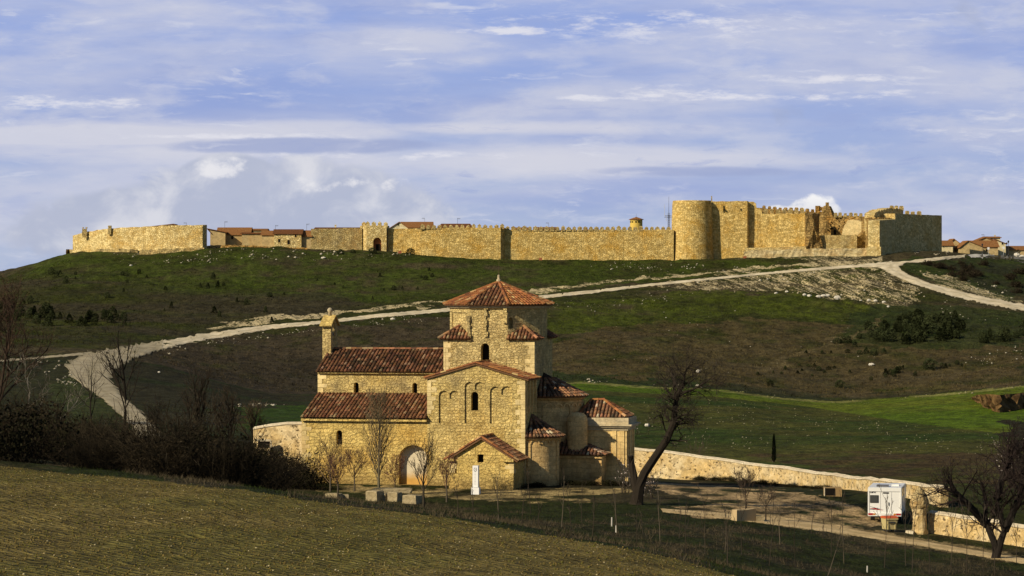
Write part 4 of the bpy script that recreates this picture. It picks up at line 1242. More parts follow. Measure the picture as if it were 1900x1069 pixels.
M_PLASTW = stone_mat('cream_render', (0.66, 0.57, 0.34), (0.72, 0.63, 0.40), (0.6, 0.5, 0.3), 1.5, 0.8, rubble=0.6, cell=.6, seed=23, bump=.2, ochre_amt=0.05, grey_amt=0.1)
def roof_mat(name, c1, c2, c3):
    m, t, b = new_mat(name, 0.95, 0.05)
    uv = t.new('ShaderNodeUVMap').outputs[0]
    w = t.new('ShaderNodeTexWave', wave_type='BANDS', bands_direction='X'); t.put(w.inputs['Vector'], uv); w.inputs['Scale'].default_value = 1.3
    w.inputs['Distortion'].default_value = 0.6
    n = t.noise(t.vm('MULTIPLY', uv, (3.0, 1.5, 1)), 1.0, 4, 0.7)
    c = t.mix(t.smooth(n, 0.3, 0.6), c1, c2); c = t.mix(t.smooth(n, 0.58, 0.72), c, c3)
    f = t.m('MULTIPLY_ADD', w.outputs[1], 0.5, 0.6)
    t.put(b.inputs['Base Color'], t.mix(1.0, c, t.xyz(f, f, f), 'MULTIPLY'))
    t.put(b.inputs['Normal'], t.bump(w.outputs[1], 0.8, 0.1))
    return m
M_RT1 = roof_mat('village_tiles_red', (0.27, 0.12, 0.05), (0.38, 0.18, 0.065), (0.46, 0.34, 0.17))
M_RT2 = roof_mat('village_tiles_dark', (0.13, 0.06, 0.03), (0.24, 0.10, 0.04), (0.30, 0.2, 0.1))
M_FRAME = plain('painted_frame', (0.10, 0.075, 0.05), 0.7)
M_IRON = plain('grey_iron', (0.10, 0.10, 0.105), 0.5, 0.4, metal=0.5)

def sub_quad(mb, a, b, c, d, nx, ny, jit=0.0, rng=None, keep_edge=True):
    """bilinear patch a(bl) b(br) c(tr) d(tl) with small jitter along the normal"""
    a, b, c, d = map(Vector, (a, b, c, d))
    n = (b - a).cross(d - a); n.normalize()
    vs = []
    for j in range(ny + 1):
        for i in range(nx + 1):
            s, t = i / nx, j / ny
            p = (a * (1 - s) + b * s) * (1 - t) + (d * (1 - s) + c * s) * t
            if rng and 0 < i < nx and 0 < j < ny: p = p + n * rng.uniform(-jit, jit)
            vs.append(p)
    fs = [(j * (nx + 1) + i, j * (nx + 1) + i + 1, (j + 1) * (nx + 1) + i + 1, (j + 1) * (nx + 1) + i) for j in range(ny) for i in range(nx)]
    mb.mesh(vs, fs)

def wall_run(mb, pts, thick=1.6, drop=2.0, jit=0.10, step=1.2, seed=1, topjit=0.12, batter=0.0):
    """masonry wall along points (px, top row, base row, distance)"""
    rng = random.Random(seed)
    P3 = []
    for k in range(len(pts) - 1):
        x0, t0, b0, y0 = pts[k]; x1, t1, b1, y1 = pts[k + 1]
        A = P(x0, t0, y0); B = P(x1, t1, y1)
        n = max(1, int((Vector((B.x - A.x, B.y - A.y))).length / step))
        for i in range(n + (1 if k == len(pts) - 2 else 0)):
            s = i / n
            T = P(x0 + (x1 - x0) * s, t0 + (t1 - t0) * s, y0 + (y1 - y0) * s)
            bz = P(0, b0 + (b1 - b0) * s, y0 + (y1 - y0) * s).z
            P3.append((T, bz))
    # outward (towards the viewer) side normal in plan
    n = len(P3)
    fr_t, fr_b, bk_t, bk_b = [], [], [], []
    for i, (T, bz) in enumerate(P3):
        a = P3[max(0, i - 1)][0]; c = P3[min(n - 1, i + 1)][0]
        d = Vector((c.x - a.x, c.y - a.y, 0)); d.normalize()
        nb = Vector((-d.y, d.x, 0))            # away from the viewer for a run going right
        zt = T.z + rng.uniform(-topjit, topjit)
        h = T.z - bz
        fr_t.append(Vector((T.x, T.y, zt))); fr_b.append(Vector((T.x, T.y, bz - drop)) - nb * batter * (h + drop))
        bk_t.append(fr_t[-1] + nb * thick); bk_b.append(Vector((T.x, T.y, bz - drop)) + nb * thick)
    L = 0
    rows_ = 5
    for i in range(n - 1):
        seg = (P3[i + 1][0] - P3[i][0]); seg.z = 0; l = seg.length
        for r in range(rows_):
            q = []
            for ii, rr in ((i, r), (i + 1, r), (i + 1, r + 1), (i, r + 1)):
                t = rr / rows_
                p = fr_b[ii].lerp(fr_t[ii], t)
                if 0 < rr < rows_ and 0 < ii < n - 1:
                    h = random.Random(ii * 131 + rr * 17 + seed).uniform(-jit, jit)
                    dn = fr_t[ii] - bk_t[ii]; dn.normalize(); p = p + dn * h
                q.append(p)
            mb.face(q, uv=[(L, q[0].z), (L + l, q[1].z), (L + l, q[2].z), (L, q[3].z)])
        mb.face([fr_t[i], fr_t[i+1], bk_t[i+1], bk_t[i]])
        mb.face([bk_b[i+1], bk_b[i], bk_t[i], bk_t[i+1]])
        L += l
    mb.face([fr_b[0], fr_t[0], bk_t[0], bk_b[0]]); mb.face([fr_b[-1], bk_b[-1], bk_t[-1], fr_t[-1]])
    return fr_t, bk_t

def base_of(pts):
    m = pts[len(pts) // 2]
    return P(m[0], m[2], m[3])
def merlons(parent, origin, mat, items, w, h, thick=0.6, pointed=True, seed=0, cap=True):
    """items: (px, row of the foot, distance); each merlon is a part of its own"""
    rng = random.Random(seed)
    for (px, py, Y) in items:
        p = P(px, py, Y)
        mb = MB(); ww = w * rng.uniform(.82, 1.12); hh = h * rng.uniform(.78, 1.1)
        y0 = 0.05
        if pointed:
            b = hh * 0.62
            vs = [(-ww/2,y0,-.3),(ww/2,y0,-.3),(ww/2,y0+thick,-.3),(-ww/2,y0+thick,-.3),
                  (-ww/2,y0,b),(ww/2,y0,b),(ww/2,y0+thick,b),(-ww/2,y0+thick,b),(0,y0+thick*.25,hh),(0,y0+thick*.75,hh)]
            fs = [(0,1,5,4),(1,2,6,5),(2,3,7,6),(3,0,4,7),(4,5,8),(5,6,9,8),(6,7,9),(7,4,8,9)]
        else:
            b = hh * 0.72; k = ww * .32
            vs = [(-ww/2,y0,-.3),(ww/2,y0,-.3),(ww/2,y0+thick,-.3),(-ww/2,y0+thick,-.3),
                  (-ww/2,y0,b),(ww/2,y0,b),(ww/2,y0+thick,b),(-ww/2,y0+thick,b),(-k,y0+.08,hh),(k,y0+.08,hh),(k,y0+thick-.08,hh),(-k,y0+thick-.08,hh)]
            fs = [(0,1,5,4),(1,2,6,5),(2,3,7,6),(3,0,4,7),(4,5,9,8),(5,6,10,9),(6,7,11,10),(7,4,8,11),(8,9,10,11)]
        mb.mesh([(p.x + x + rng.uniform(-.04,.04), p.y + y, p.z + z + rng.uniform(-.04,.04)) for x, y, z in vs], fs)
        mb.build('merlon', mat, parent, origin)

# --- west stretch -----------------------------------------------------------------
pw = [(135,437,466,772),(163,430,466,765),(203,424,468,758),(300,419,472,752),(376,418,469,750),(384,418,467,752)]
B0 = base_of(pw)
w1 = thing('town_wall', B0, 'pale sunlit town wall curving along the western end of the hilltop', 'town wall')
mb = MB(); wall_run(mb, pw, 1.8, 3.0, seed=3); mb.build('wall_face', M_WALL2, w1, B0)
for px, w in ((157, 1.3), (203, .8)):
    mb = MB(); q = P(px, 430 if px == 157 else 424, 764 if px == 157 else 757)
    rng = random.Random(px)
    for k in range(5):
        mb.box((q.x + rng.uniform(-.1,.1), q.y + .5, q.z - 1.2 + k * .42), (w * rng.uniform(.8,1.1), .7, .46))
    if px == 157:
        mb.box((q.x - .45, q.y + .5, q.z + .95), (.35, .6, .3)); mb.box((q.x + .4, q.y + .5, q.z + .95), (.4, .6, .35))
    mb.build('wall_stub', M_WALLG, w1, B0)
# --- stretch left of the gate --------------------------------------------------------
pm_ = [(577,424,466,757),(620,424,466,757.4),(672,423,466,757.8)]
B0 = base_of(pm_)
w2 = thing('town_wall', B0, 'plain grey and ochre town wall between the stone house and the gate tower', 'town wall')
mb = MB(); wall_run(mb, pm_, 1.4, 3.0, seed=4); mb.build('wall_face', M_WALLG, w2, B0)
# --- gate tower ------------------------------------------------------------------------
Yg_ = 756.0
B0 = P(700, 466, Yg_)
gt = thing('gate_tower', B0, 'square gate tower with pointed merlons and reddish arched gateway', 'gate tower')
a = P(680, 418.5, Yg_); b = P(717, 418.5, Yg_); zt = a.z; zb = P(0, 466, Yg_).z - 3
mb = MB()
al = P(692.5, 465, Yg_).x - a.x; ar = P(707.5, 465, Yg_).x - a.x
L = b.x - a.x
gp = arch_poly((al + ar) / 2, (ar - al) / 2, zb + .5, P(0, 441, Yg_).z, 10)
mp = panel(mb, (a.x, a.y, 0), X_, -Y_, [(0, zb), (L, zb), (L, zt), (0, zt)], [(gp, 1.2, False)])
lf = Vector((P(668, 0, Yg_ + 4).x, Yg_ + 4, 0)); rb = Vector((P(722, 0, Yg_ + 6).x, Yg_ + 6, 0)); lb = Vector((lf.x + .6, Yg_ + 8, 0)); rbb = Vector((rb.x, Yg_ + 8, 0))
ring = [lf, Vector((a.x, a.y, 0)), Vector((b.x, b.y, 0)), rb, rbb, lb]
for i in range(6):
    if i == 1: continue
    p, q = ring[i], ring[(i + 1) % 6]
    mb.face([p + Z_ * zb, q + Z_ * zb, q + Z_ * zt, p + Z_ * zt])
mb.face([p + Z_ * zt for p in ring])
mb.build('tower_wall', M_WALL2, gt, B0)
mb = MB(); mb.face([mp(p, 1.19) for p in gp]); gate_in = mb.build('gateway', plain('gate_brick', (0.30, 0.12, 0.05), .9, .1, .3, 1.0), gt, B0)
mb = MB(); c_ = mp(((al + ar) / 2, P(0, 456, Yg_).z), 1.1); mb.box((c_.x + .2, c_.y, c_.z - 1.2), (1.1, .1, 3.2)); mb.build('gate_shadow_panel', M_DARK, gate_in, B0)  # dark panel painting the shade deep in the gateway
merlons(gt, B0, M_WALL2, [(682,419,Yg_),(693.5,419,Yg_),(704.5,419,Yg_),(715.5,419,Yg_),(675,419,Yg_+2)], .95, 1.05, .6)
# --- stretch right of the gate ---------------------------------------------------------
pe = [(720,425.5,464,757.4),(750,425,464,757.2),(783,424.5,466,756.5)]
B0 = base_of(pe)
w3 = thing('town_wall', B0, 'low ochre town wall between the gate tower and the long battlement', 'town wall')
mb = MB(); wall_run(mb, pe, 1.4, 3.0, seed=5); mb.build('wall_face', M_WALL, w3, B0)
# --- projecting stretch with worn merlons -----------------------------------------------
pf_ = [(780,424,474,754),(800,423,475,753.6),(870,422.5,480,753.2),(929,423,484,753)]
B0 = base_of(pf_)
w4 = thing('town_wall', B0, 'projecting ochre town wall with pointed merlons left of the recess shadow', 'town wall')
mb = MB(); fr, bk = wall_run(mb, pf_, 3.0, 3.0, seed=6)
# right end turns back to the main curtain
e = fr[-1]; q = P(940, 423, 756)
zb = P(0, 484, 753).z - 3
mb.face([(e.x, e.y, zb), (q.x, q.y, zb), (q.x, q.y, e.z), (e.x, e.y, e.z)])
mb.face([(e.x, e.y, e.z - .02), (q.x, q.y, e.z - .02), (q.x - 1.5, q.y, e.z - .02), (e.x - 1, e.y + 3, e.z - .02)])
mb.build('wall_face', M_WALL, w4, B0)
merlons(w4, B0, M_WALLG, [(784 + 10.55 * i, 423.5 - .02 * i, 753.4) for i in range(15)], .95, 1.0, .6, seed=2)
# --- long curtain wall --------------------------------------------------------------------
pc = [(934,426,486,755),(1040,426,486,755),(1140,426,486.5,754.5),(1250,426,487,754)]
B0 = base_of(pc)
w5 = thing('town_wall', B0, 'long straight golden town wall with a row of pointed merlons beside the round tower', 'town wall')
mb = MB(); wall_run(mb, pc, 1.8, 3.0, seed=7, jit=.06); mb.build('wall_face', M_WALL, w5, B0)
merlons(w5, B0, M_WALLG, [(942 + 10.3 * i, 426.5, 755 - 1.0 * i / 30) for i in range(30)], 1.0, 1.0, .6, seed=3)

# --- the castle ---------------------------------------------------------------------------
B0 = P(1390, 478, 752)
castle = thing('castle', B0, 'ruined golden stone castle with a massive round tower and broken crenellated walls', 'castle')
mb = MB()
c = P(1284, 480, 757.5); RT = 4.75; zt = P(0, 371.5, 752).z; zb = P(0, 487, 752).z - 2
mb.lathe((c.x, c.y, 0), [(RT + .75, zb), (RT + .45, zb + 5), (RT + .1, zt - 1.0), (RT + .0, zt - .15), (RT - .1, zt), (RT - .9, zt + .02), (0, zt)], 56, uvR=RT)
mb.build('round_tower', M_WALL, castle, B0)
pk = [(1306,374,484,757),(1330,373.5,484,756.8),(1386.5,373,482,756),(1389,374,481,756.6)]
mb = MB(); wall_run(mb, pk, 5.0, 3, seed=8, jit=.05, topjit=.06)
mb.build('keep_wall', M_WALL, castle, B0)
mb = MB(); q = P(1321, 372, 753); mb.box((q.x, q.y + 1, q.z + .3), (.25, .25, 1.6)); mb.build('chimney_post', M_WALLG, castle, B0)
for px, py in ((1344.5, 389.5), (1374.5, 389)):
    mb = MB(); q = P(px, py, 756.2); mb.box((q.x, q.y, q.z), (.26, .5, .36)); mb.build('arrow_slit', M_DARK, castle, B0)
pb = [(1387,374.5,464,757.5),(1391,374,464,757.5),(1398,373.5,464,757.5),(1402,378,464,757.5),(1404,384,464,757.4),(1412,388,464,757.4),(1414,397,464,757.3),(1494,396,464,755)]
mb = MB(); wall_run(mb, pb, 2.0, 3, seed=9, jit=.08, step=.8, topjit=.15)
mb.build('bailey_wall', M_WALL, castle, B0)
merlons(castle, B0, M_WALLG, [(1421 + 11.4 * i, 396.6 - .05 * i, 757.5 - .3 * i) for i in range(7)], .95, 1.15, .7, pointed=False, seed=5)
mb = MB()   # sloping plinth below the bailey wall
pl = [(1382,460,468,755),(1440,459,467,753.5),(1496,457,465,752)]
wall_run(mb, pl, 5.0, 3, seed=10, jit=.06, topjit=.03, batter=.35); mb.build('plinth', M_WALLG, castle, B0)
# battlements of the far side, seen through the gaps
ph = [(1395,385,440,784),(1412,386.5,440,784),(1500,393,440,784),(1524,392,440,784)]
mb = MB(); wall_run(mb, ph, 1.5, 3, seed=12, topjit=.25); mb.build('far_wall', M_RUIN, castle, B0)
merlons(castle, B0, M_RUIN, [(1418 + 10 * i, 389.5 + .5 * i, 784) for i in range(11)], .9, 1.0, .7, pointed=False, seed=8)
# broken stump at the right end of the bailey wall
mb = MB(); pr = [(1494.5,398,462,754.6),(1507,399,462,755),(1509,408,462,755.2),(1516,425,462,755.6),(1522,440,462,756),(1526,455,462,756.4)]
wall_run(mb, pr, 2.0, 3, seed=14, jit=.35, step=.7, topjit=.3); mb.build('broken_stump', M_RUIN, castle, B0)
mb = MB(); pr = [(1494,397,460,756),(1520,396.5,460,772)]
wall_run(mb, pr, 1.5, 3, seed=141, jit=.2, step=1.2, topjit=.3); mb.build('cross_wall', M_RUIN, castle, B0)
pi_ = [(1516,396,450,778),(1524,392,450,777),(1528,383,450,776.5),(1534,380,450,776.5),(1539,384,450,776.5),(1545,401,450,776),(1612,401,450,770)]
mb = MB(); fr, bk = wall_run(mb, pi_, 1.8, 3, seed=15, jit=.15, step=.9, topjit=.18); mb.build('inner_wall', M_RUIN, castle, B0)
mb = MB()
for (px, py, w, h) in ((1518,390,1.2,2.2),(1523.5,387.5,.9,1.0),(1535.5,383,.75,2.0)):
    q = P(px, py, 777); mb.box((q.x, q.y + .7, q.z), (w, 1.2, h))
mb.build('turret_ruin', M_RUIN, castle, B0)
merlons(castle, B0, M_WALLG, [(1551,401.3,774.5),(1559,401.3,774),(1569,401.3,773.5),(1579,401.3,773),(1588,401.3,772),(1597.5,401.3,771),(1607,401.3,770.5)], .85, .95, .7, pointed=False, seed=9)
# putlog holes
rng = random.Random(77)
for k in range(12):
    px = rng.uniform(1535, 1575); py = rng.uniform(405, 428); q = P(px, py, 771.0 + (1612 - px) * .07)
    mb = MB(); mb.box((q.x, q.y, q.z), (.22, .5, .24)); mb.build('putlog_hole', M_DARK, castle, B0)
mb = MB(); q = P(1549, 432, 772.6); mb.face([(q.x + x, q.y + 0, q.z + z) for x, z in arch_poly(0, .33, -.9, .75)]); mb.build('doorway', M_DARK, castle, B0)
# walled-up arch
mb = MB(); q0 = P(1561, 436, 769.5); q1 = P(1603, 436, 767.5); wd = (q1 - q0); wd.z = 0; Lw = wd.length; wd.normalize()
hh = P(0, 407.5, 769).z - q0.z
pts = [(0, -2.5), (Lw, -2.5), (Lw, hh * .62)] + [(Lw * (.5 + .5 * math.cos(a_)), hh * .55 + hh * .45 * math.sin(a_)) for a_ in [PI * k / 14 for k in range(1, 10)]] + [(Lw * .12, hh * .55), (Lw * .04, hh * .2)]
mb.face([q0 + wd * x + Z_ * z for x, z in pts]); N_ = Vector((-wd.y, wd.x, 0))
for i in range(len(pts)):
    p, q = pts[i], pts[(i+1) % len(pts)]
    A, Bq = q0 + wd * p[0] + Z_ * p[1], q0 + wd * q[0] + Z_ * q[1]; mb.face([A, A + N_ * 2.5, Bq + N_ * 2.5, Bq])
mb.build('repaired_arch', M_PATCH, castle, B0)
mb = MB(); pr = [(1598,412,452,766),(1604,405,452,765),(1612,403,452,764),(1614,404,452,764)]
wall_run(mb, pr, 2.5, 3, seed=16, jit=.35, step=.7, topjit=.3); mb.build('broken_pier', M_RUIN, castle, B0)
mb = MB(); pr = [(1521,436.5,456,757.5),(1560,436,456,756.5),(1590,436.5,456,756)]
wall_run(mb, pr, 1.5, 3, seed=18, jit=.1, topjit=.1); mb.build('parapet_wall', M_WALLG, castle, B0)
mb = MB(); pr = [(1588,436,458,757),(1594,441,458,757),(1606,428,458,758)]
wall_run(mb, pr, 1.5, 3, seed=19, jit=.35, step=.6, topjit=.4); mb.build('rubble_pier', M_RUIN, castle, B0)
# south-east tower stub: lit front, shaded flank
mb = MB()
def solid(ringpx, zt_rows, zb_row, jit=0.05, seed=1):
    """closed masonry block over a plan given by (px, distance)"""
    pts = [P(x, zb_row, Y) for x, Y in ringpx]; n = len(pts)
    zb = min(p.z for p in pts) - 3
    tops = [P(0, r, Y).z for r, (x, Y) in zip(zt_rows, ringpx)]
    for i in range(n):
        p, q = pts[i], pts[(i + 1) % n]
        a = Vector((p.x, p.y, zb)); b = Vector((q.x, q.y, zb)); c = Vector((q.x, q.y, tops[(i + 1) % n])); d = Vector((p.x, p.y, tops[i]))
        L = (b - a).length
        sub_quad(mb, a, b, c, d, max(1, int(L / 1.3)), 6, jit, random.Random(seed + i))
    mb.face([Vector((p.x, p.y, t)) for p, t in zip(pts, tops)])
solid([(1610.5,748),(1632,747.5),(1661,766),(1646,772),(1618,768)], [409,409,407,404,404], 474, .06, 21)
mb.build('square_tower', M_WALL2, castle, B0)  # paler stone lifts the shaded flank by colour, in place of fill light
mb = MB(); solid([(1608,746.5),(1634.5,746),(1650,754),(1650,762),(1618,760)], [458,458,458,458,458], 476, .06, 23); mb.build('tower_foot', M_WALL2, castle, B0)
mb = MB(); rng = random.Random(9)
for k in range(26):
    s = rng.random(); q = P(1613 + 42 * s, 408 - 2 * s, 750 + 16 * s); mb.box((q.x, q.y + 1.5, q.z + rng.uniform(-.3,.1)), (rng.uniform(.6,1.6), rng.uniform(1,2.5), rng.uniform(.4,1.1)), rng.uniform(0, 3))
mb.build('broken_top', M_RUIN, castle, B0)
mb = MB()
ps = [(1622,399,470,764),(1629,392,470,767),(1640,389,470,773),(1652,387,470,779),(1660,387,470,783),(1676,388,468,792)]
wall_run(mb, ps, 2.5, 3, seed=25, jit=.12, step=.9, topjit=.25); mb.build('shaded_wall', M_WALL2, castle, B0)  # lighter stone paints in the missing fill light on this shaded face
merlons(castle, B0, M_WALLG, [(1655,388,780.5),(1663.5,388,785),(1673,388.5,790)], 1.05, .95, .9, pointed=False, seed=11)
mb = MB()
ps = [(1661,396.5,470,768),(1678,397,468,773.5),(1746,400,466,790),(1747.5,400,466,793)]
wall_run(mb, ps, 3.0, 3, seed=27, jit=.06, step=1.4, topjit=.05); mb.build('east_wall', M_WALL2, castle, B0)  # stone colour lightened to stand in for fill light on the shade side
merlons(castle, B0, M_WALLG, [(1684,397.5,775.5),(1694,397.5,778),(1706,398,780.5)], 1.0, .85, .9, pointed=False, seed=12)

# --- pale rock ledge below the castle -----------------------------------------------------------
M_LEDGE = stone_mat('pale_rock_ledge', (0.50, 0.37, 0.16), (0.80, 0.68, 0.40), (0.22, 0.15, 0.06), 2.4, 0.35, rubble=.35, cell=.9, seed=31, bump=1, bdist=.3, ochre_amt=.4, grey_amt=.15)
def rock_band(name, pts, mat, label, seed, off=.6, thick=2.5, Yfix=None):
    rng = random.Random(seed); mb = MB(); n = len(pts)
    V3 = []
    k = 0
    for i in range(n - 1):
        x0, t0, b0 = pts[i]; x1, t1, b1 = pts[i + 1]
        m = max(1, int(abs(x1 - x0) / 5))
        for j in range(m + (1 if i == n - 2 else 0)):
            s = j / m; V3.append((x0 + (x1 - x0) * s, t0 + (t1 - t0) * s, b0 + (b1 - b0) * s))
    rowsV = []
    for (x, t, b) in V3:
        g = G(x, b, 600) if Yfix is None else P(x, b, Yfix); Y = g.y
        col_ = []
        zt = P(0, t, Y).z
        for r in range(4):
            z = (g.z - .8) + (zt - g.z + .8) * r / 3
            col_.append(Vector((g.x, Y + r * off / 3 + rng.uniform(-.13,.13), z + rng.uniform(-.12,.12) * (r > 0))))
        col_.append(Vector((g.x * (Y + thick + 3) / Y, Y + thick + 3, zt + .0 - .8)))
        rowsV.append(col_)
    for i in range(len(rowsV) - 1):
        for r in range(4): mb.face([rowsV[i][r], rowsV[i+1][r], rowsV[i+1][r+1], rowsV[i][r+1]])
    o = mb.build(name, mat, None, rowsV[len(rowsV)//2][0])
    return tag(o, label, 'rock ledge')
rock_band('rock_ledge', [(1380,467,482),(1400,464,481),(1440,463.5,480),(1500,461.5,479),(1560,461,479),(1612,461,479)], M_LEDGE, 'long pale limestone ledge running below the broken castle wall', 3, Yfix=747.5)
rock_band('rock_ledge', [(258,464,474),(300,462,473),(345,460,473),(378,460,472)], M_WALLG, 'fissured grey ledge under the foot of the western town wall', 4, Yfix=748)
rock_band('rock_ledge', [(384,456,462),(420,455,461),(452,455,459),(500,458,463),(570,460,466)], M_RUIN, 'broken pale ledge in front of the plastered hilltop houses', 5, Yfix=753)
rock_band('rock_ledge', [(122,463,468),(160,462,466),(205,461,468),(255,463,469)], M_WALLG, 'thin dark ledge beneath the westernmost end of the town wall', 6)

# --- houses of the town ---------------------------------------------------------------------------
def house(label, X0, X1, eave, ridge_, base, Y, depth=6.0, wall=M_PLAST, roof=M_RT1, kind='eave', wins=(), chim=(), group=None, ridge_in=0.5, ov=.35, hip=0.0, apex=None):
    a = P(X0, base, Y); b = P(X1, base, Y)
    za, zr = P(0, eave, Y).z, P(0, ridge_, Y).z
    zb = a.z - 2.0; B = Vector(((a.x + b.x) / 2, Y, a.z))
    h = thing('house', B, label, 'house', group)
    mb = MB()
    x0, x1 = a.x, b.x
    if kind == 'eave':                      # ridge parallel to the view plane, roof slopes to the viewer
        yr = Y + depth * ridge_in
        panel(mb, (0, Y, 0), X_, -Y_, rect_poly(x0, x1, zb, za))
        for x in (x0, x1): mb.face([(x,Y,zb),(x,Y+depth,zb),(x,Y+depth,za),(x,yr,zr-.12),(x,Y,za)])
        mb.face([(x1,Y+depth,zb),(x0,Y+depth,zb),(x0,Y+depth,za),(x1,Y+depth,za)])
        w = mb.build('wall', wall, h, B)
        mb = MB(); s = (zr - za) / (yr - Y)
        A = [Vector((x0-ov,Y-ov,za-ov*s+.1)), Vector((x1+ov,Y-ov,za-ov*s+.1)), Vector((x1+ov-hip,yr,zr)), Vector((x0-ov+hip,yr,zr))]
        Bk = [Vector((x0-ov+hip,yr,zr)), Vector((x1+ov-hip,yr,zr)), Vector((x1+ov,Y+depth+ov,za-ov*s+.1)), Vector((x0-ov,Y+depth+ov,za-ov*s+.1))]
        for q in (A, Bk):
            mb.face(q); mb.face([p - Z_ * .16 for p in q][::-1])
            for i in range(4): mb.face([q[i] - Z_ * .16, q[(i+1)%4] - Z_ * .16, q[(i+1)%4], q[i]])
        if hip:
            mb.face([A[1], Bk[2], A[2]]); mb.face([Bk[3], A[0], A[3]])
    else:                                    # gable towards the viewer
        xm = P(apex, 0, Y).x if apex else (x0 + x1) / 2
        outl = [(x0,zb),(x1,zb),(x1,za if kind == 'gable' else za),(xm,zr-.1),(x0,za)]
        panel(mb, (0, Y, 0), X_, -Y_, outl)
        for x in (x0, x1): mb.face([(x,Y,zb),(x,Y+depth,zb),(x,Y+depth,za),(x,Y,za)])
        panel(mb, (0, Y + depth, 0), X_, Y_, outl)
        w = mb.build('wall', wall, h, B)
        mb = MB()
        for x in (x0, x1):
            sg = -1 if x < xm else 1; s = (zr - za) / abs(x - xm) if abs(x - xm) > .01 else 0
            q = [Vector((x+sg*ov,Y-ov,za-ov*s+.1)), Vector((xm,Y-ov,zr+.04)), Vector((xm,Y+depth+ov,zr+.04)), Vector((x+sg*ov,Y+depth+ov,za-ov*s+.1))]
            mb.face(q); mb.face([p - Z_ * .16 for p in q][::-1])
            for i in range(4): mb.face([q[i] - Z_ * .16, q[(i+1)%4] - Z_ * .16, q[(i+1)%4], q[i]])
    r = mb.build('roof', roof, h, B)
    for (wx, wy, ww, wh) in wins:
        q = P(wx, wy, Y); sx = ww / F * Y; sz = wh / F * Y
        mb = MB(); mb.box((q.x, Y - .01, q.z), (sx + .24, .10, sz + .24)); f = mb.build('window', wall, h, B)
        mb = MB(); mb.box((q.x, Y - .055, q.z), (sx, .05, sz)); mb.build('pane', M_DARK, f, B)
    for (cx, cy, cw, chh) in chim:
        q = P(cx, cy, Y + depth * .5); sx = cw / F * Y; sz = chh / F * Y
        mb = MB(); mb.box((q.x, q.y, q.z - sz / 2 - .3), (sx, sx, sz + .6)); mb.box((q.x, q.y, q.z + .06), (sx + .2, sx + .2, .12)); mb.build('chimney', M_PLASTW, r, B)
    return h
house('plastered house whose tan wall meets the broken end of the western town wall', 390, 418, 431, 424, 456, 758, 5, M_PLAST, M_RT2, 'gable', apex=384)
house('plastered house with the widest red tiled roof and one small window', 403, 463, 435, 421.5, 457, 761, 9, M_PLAST, M_RT1, 'eave', wins=((431,441,4,6),))
house('low plain plastered house under a flat dark eave left of the stone house', 449, 489, 433.5, 431, 458, 759, 5, M_PLAST, M_RT2, 'eave')
house('tall earth coloured house showing its long blank parapet above lower roofs', 462, 494, 427, 424, 450, 775, 6, M_PLAST, M_RT1, 'eave')
house('ochre house with a small bright red roof beside the stone house', 486, 511, 435.5, 427.5, 459, 758, 6, M_PLAST, M_RT1, 'eave')
house('rubble stone house with dark roof and four small square windows', 508.5, 559, 433.5, 425, 461, 756, 7, M_WALL2, M_RT2, 'eave', wins=((512.5,435.5,2.6,3.6),(548.5,437,3.6,6),(518,446.5,4,6),(535.5,449.5,4.6,8)))
house('narrow ochre annex with tilted tile roof against the grey wall', 559, 577, 438, 427, 463, 757, 6, M_PLAST, M_RT1, 'eave')
house('house behind the western wall with only its red gabled roof showing', 272, 331, 421.5, 415.5, 440, 790, 8, M_PLAST, M_RT1, 'gable', apex=322)
house('cream house with pale gable and long orange roof right of the gate tower', 722, 758, 424, 411.5, 440, 790, 8, M_PLASTW, M_RT1, 'gable', wins=((739,417,2.6,4.2),), apex=741)
house('long orange tiled roof running right from the cream gable', 745, 801, 421.5, 411, 440, 791, 8, M_PLASTW, M_RT1, 'eave', chim=((800,414,3,5),))
house('house with broad brownish tile roof rising behind the worn merlons', 812, 878, 424, 414.5, 440, 785, 9, M_PLAST, M_RT2, 'eave', hip=1.2)
house('flat roofed house with a tiny chimney behind the grey wall', 585, 664, 425, 421.5, 440, 788, 8, M_PLAST, M_RT2, 'eave', chim=((622.5,418,3,4),))
house('house whose red roof peeps between merlons of the long curtain wall', 992, 1032, 425, 420.8, 440, 790, 8, M_PLAST, M_RT1, 'eave')
house('house with thin roof edge just above the merlons nearest the recess', 958, 982, 425, 421.5, 440, 792, 8, M_PLAST, M_RT1, 'eave')
# right-hand group
house('orange roofed shed nearest the shaded castle wall', 1740, 1768, 455, 446, 472, 806, 7, M_PLASTW, M_RT1, 'eave', wins=((1750.5,457.8,2,2.6),))
house('low house with dark gable opening under a sagging orange roof', 1757, 1784, 454, 443, 471, 812, 8, M_PLAST, M_RT1, 'gable', wins=((1762,455,4,8),), apex=1770)
house('broad farm building with blank tan gable and patchy orange roof', 1782, 1824, 458, 446.5, 471, 803, 9, M_PLAST, M_RT1, 'gable', apex=1796)
house('stone building with large mottled red roof and one dark doorway', 1800, 1852, 457.5, 446, 470, 809, 8, M_PLAST, M_RT1, 'eave', wins=((1830.5,464.5,3.5,4.5),))
house('upper tan gabled house with orange roof behind the farm buildings', 1812, 1846, 447, 440, 465, 822, 8, M_PLAST, M_RT1, 'gable', apex=1828)
house('tall pale house with stepped roofs and small dark balcony', 1830, 1856, 441, 438.5, 465, 832, 8, M_PLASTW, M_RT1, 'eave', wins=((1840,444,4,2.5),), chim=((1846,437,2.5,4),))
house('slope roofed white house at the right edge of the hilltop cluster', 1846, 1866, 452, 444, 468, 818, 8, M_PLASTW, M_RT2, 'gable', wins=((1860,452,3,4),), apex=1847)
house('long low house with plain red roof beyond the paved road', 1872, 1935, 463.5, 456, 472, 836, 9, M_PLAST, M_RT1, 'eave')
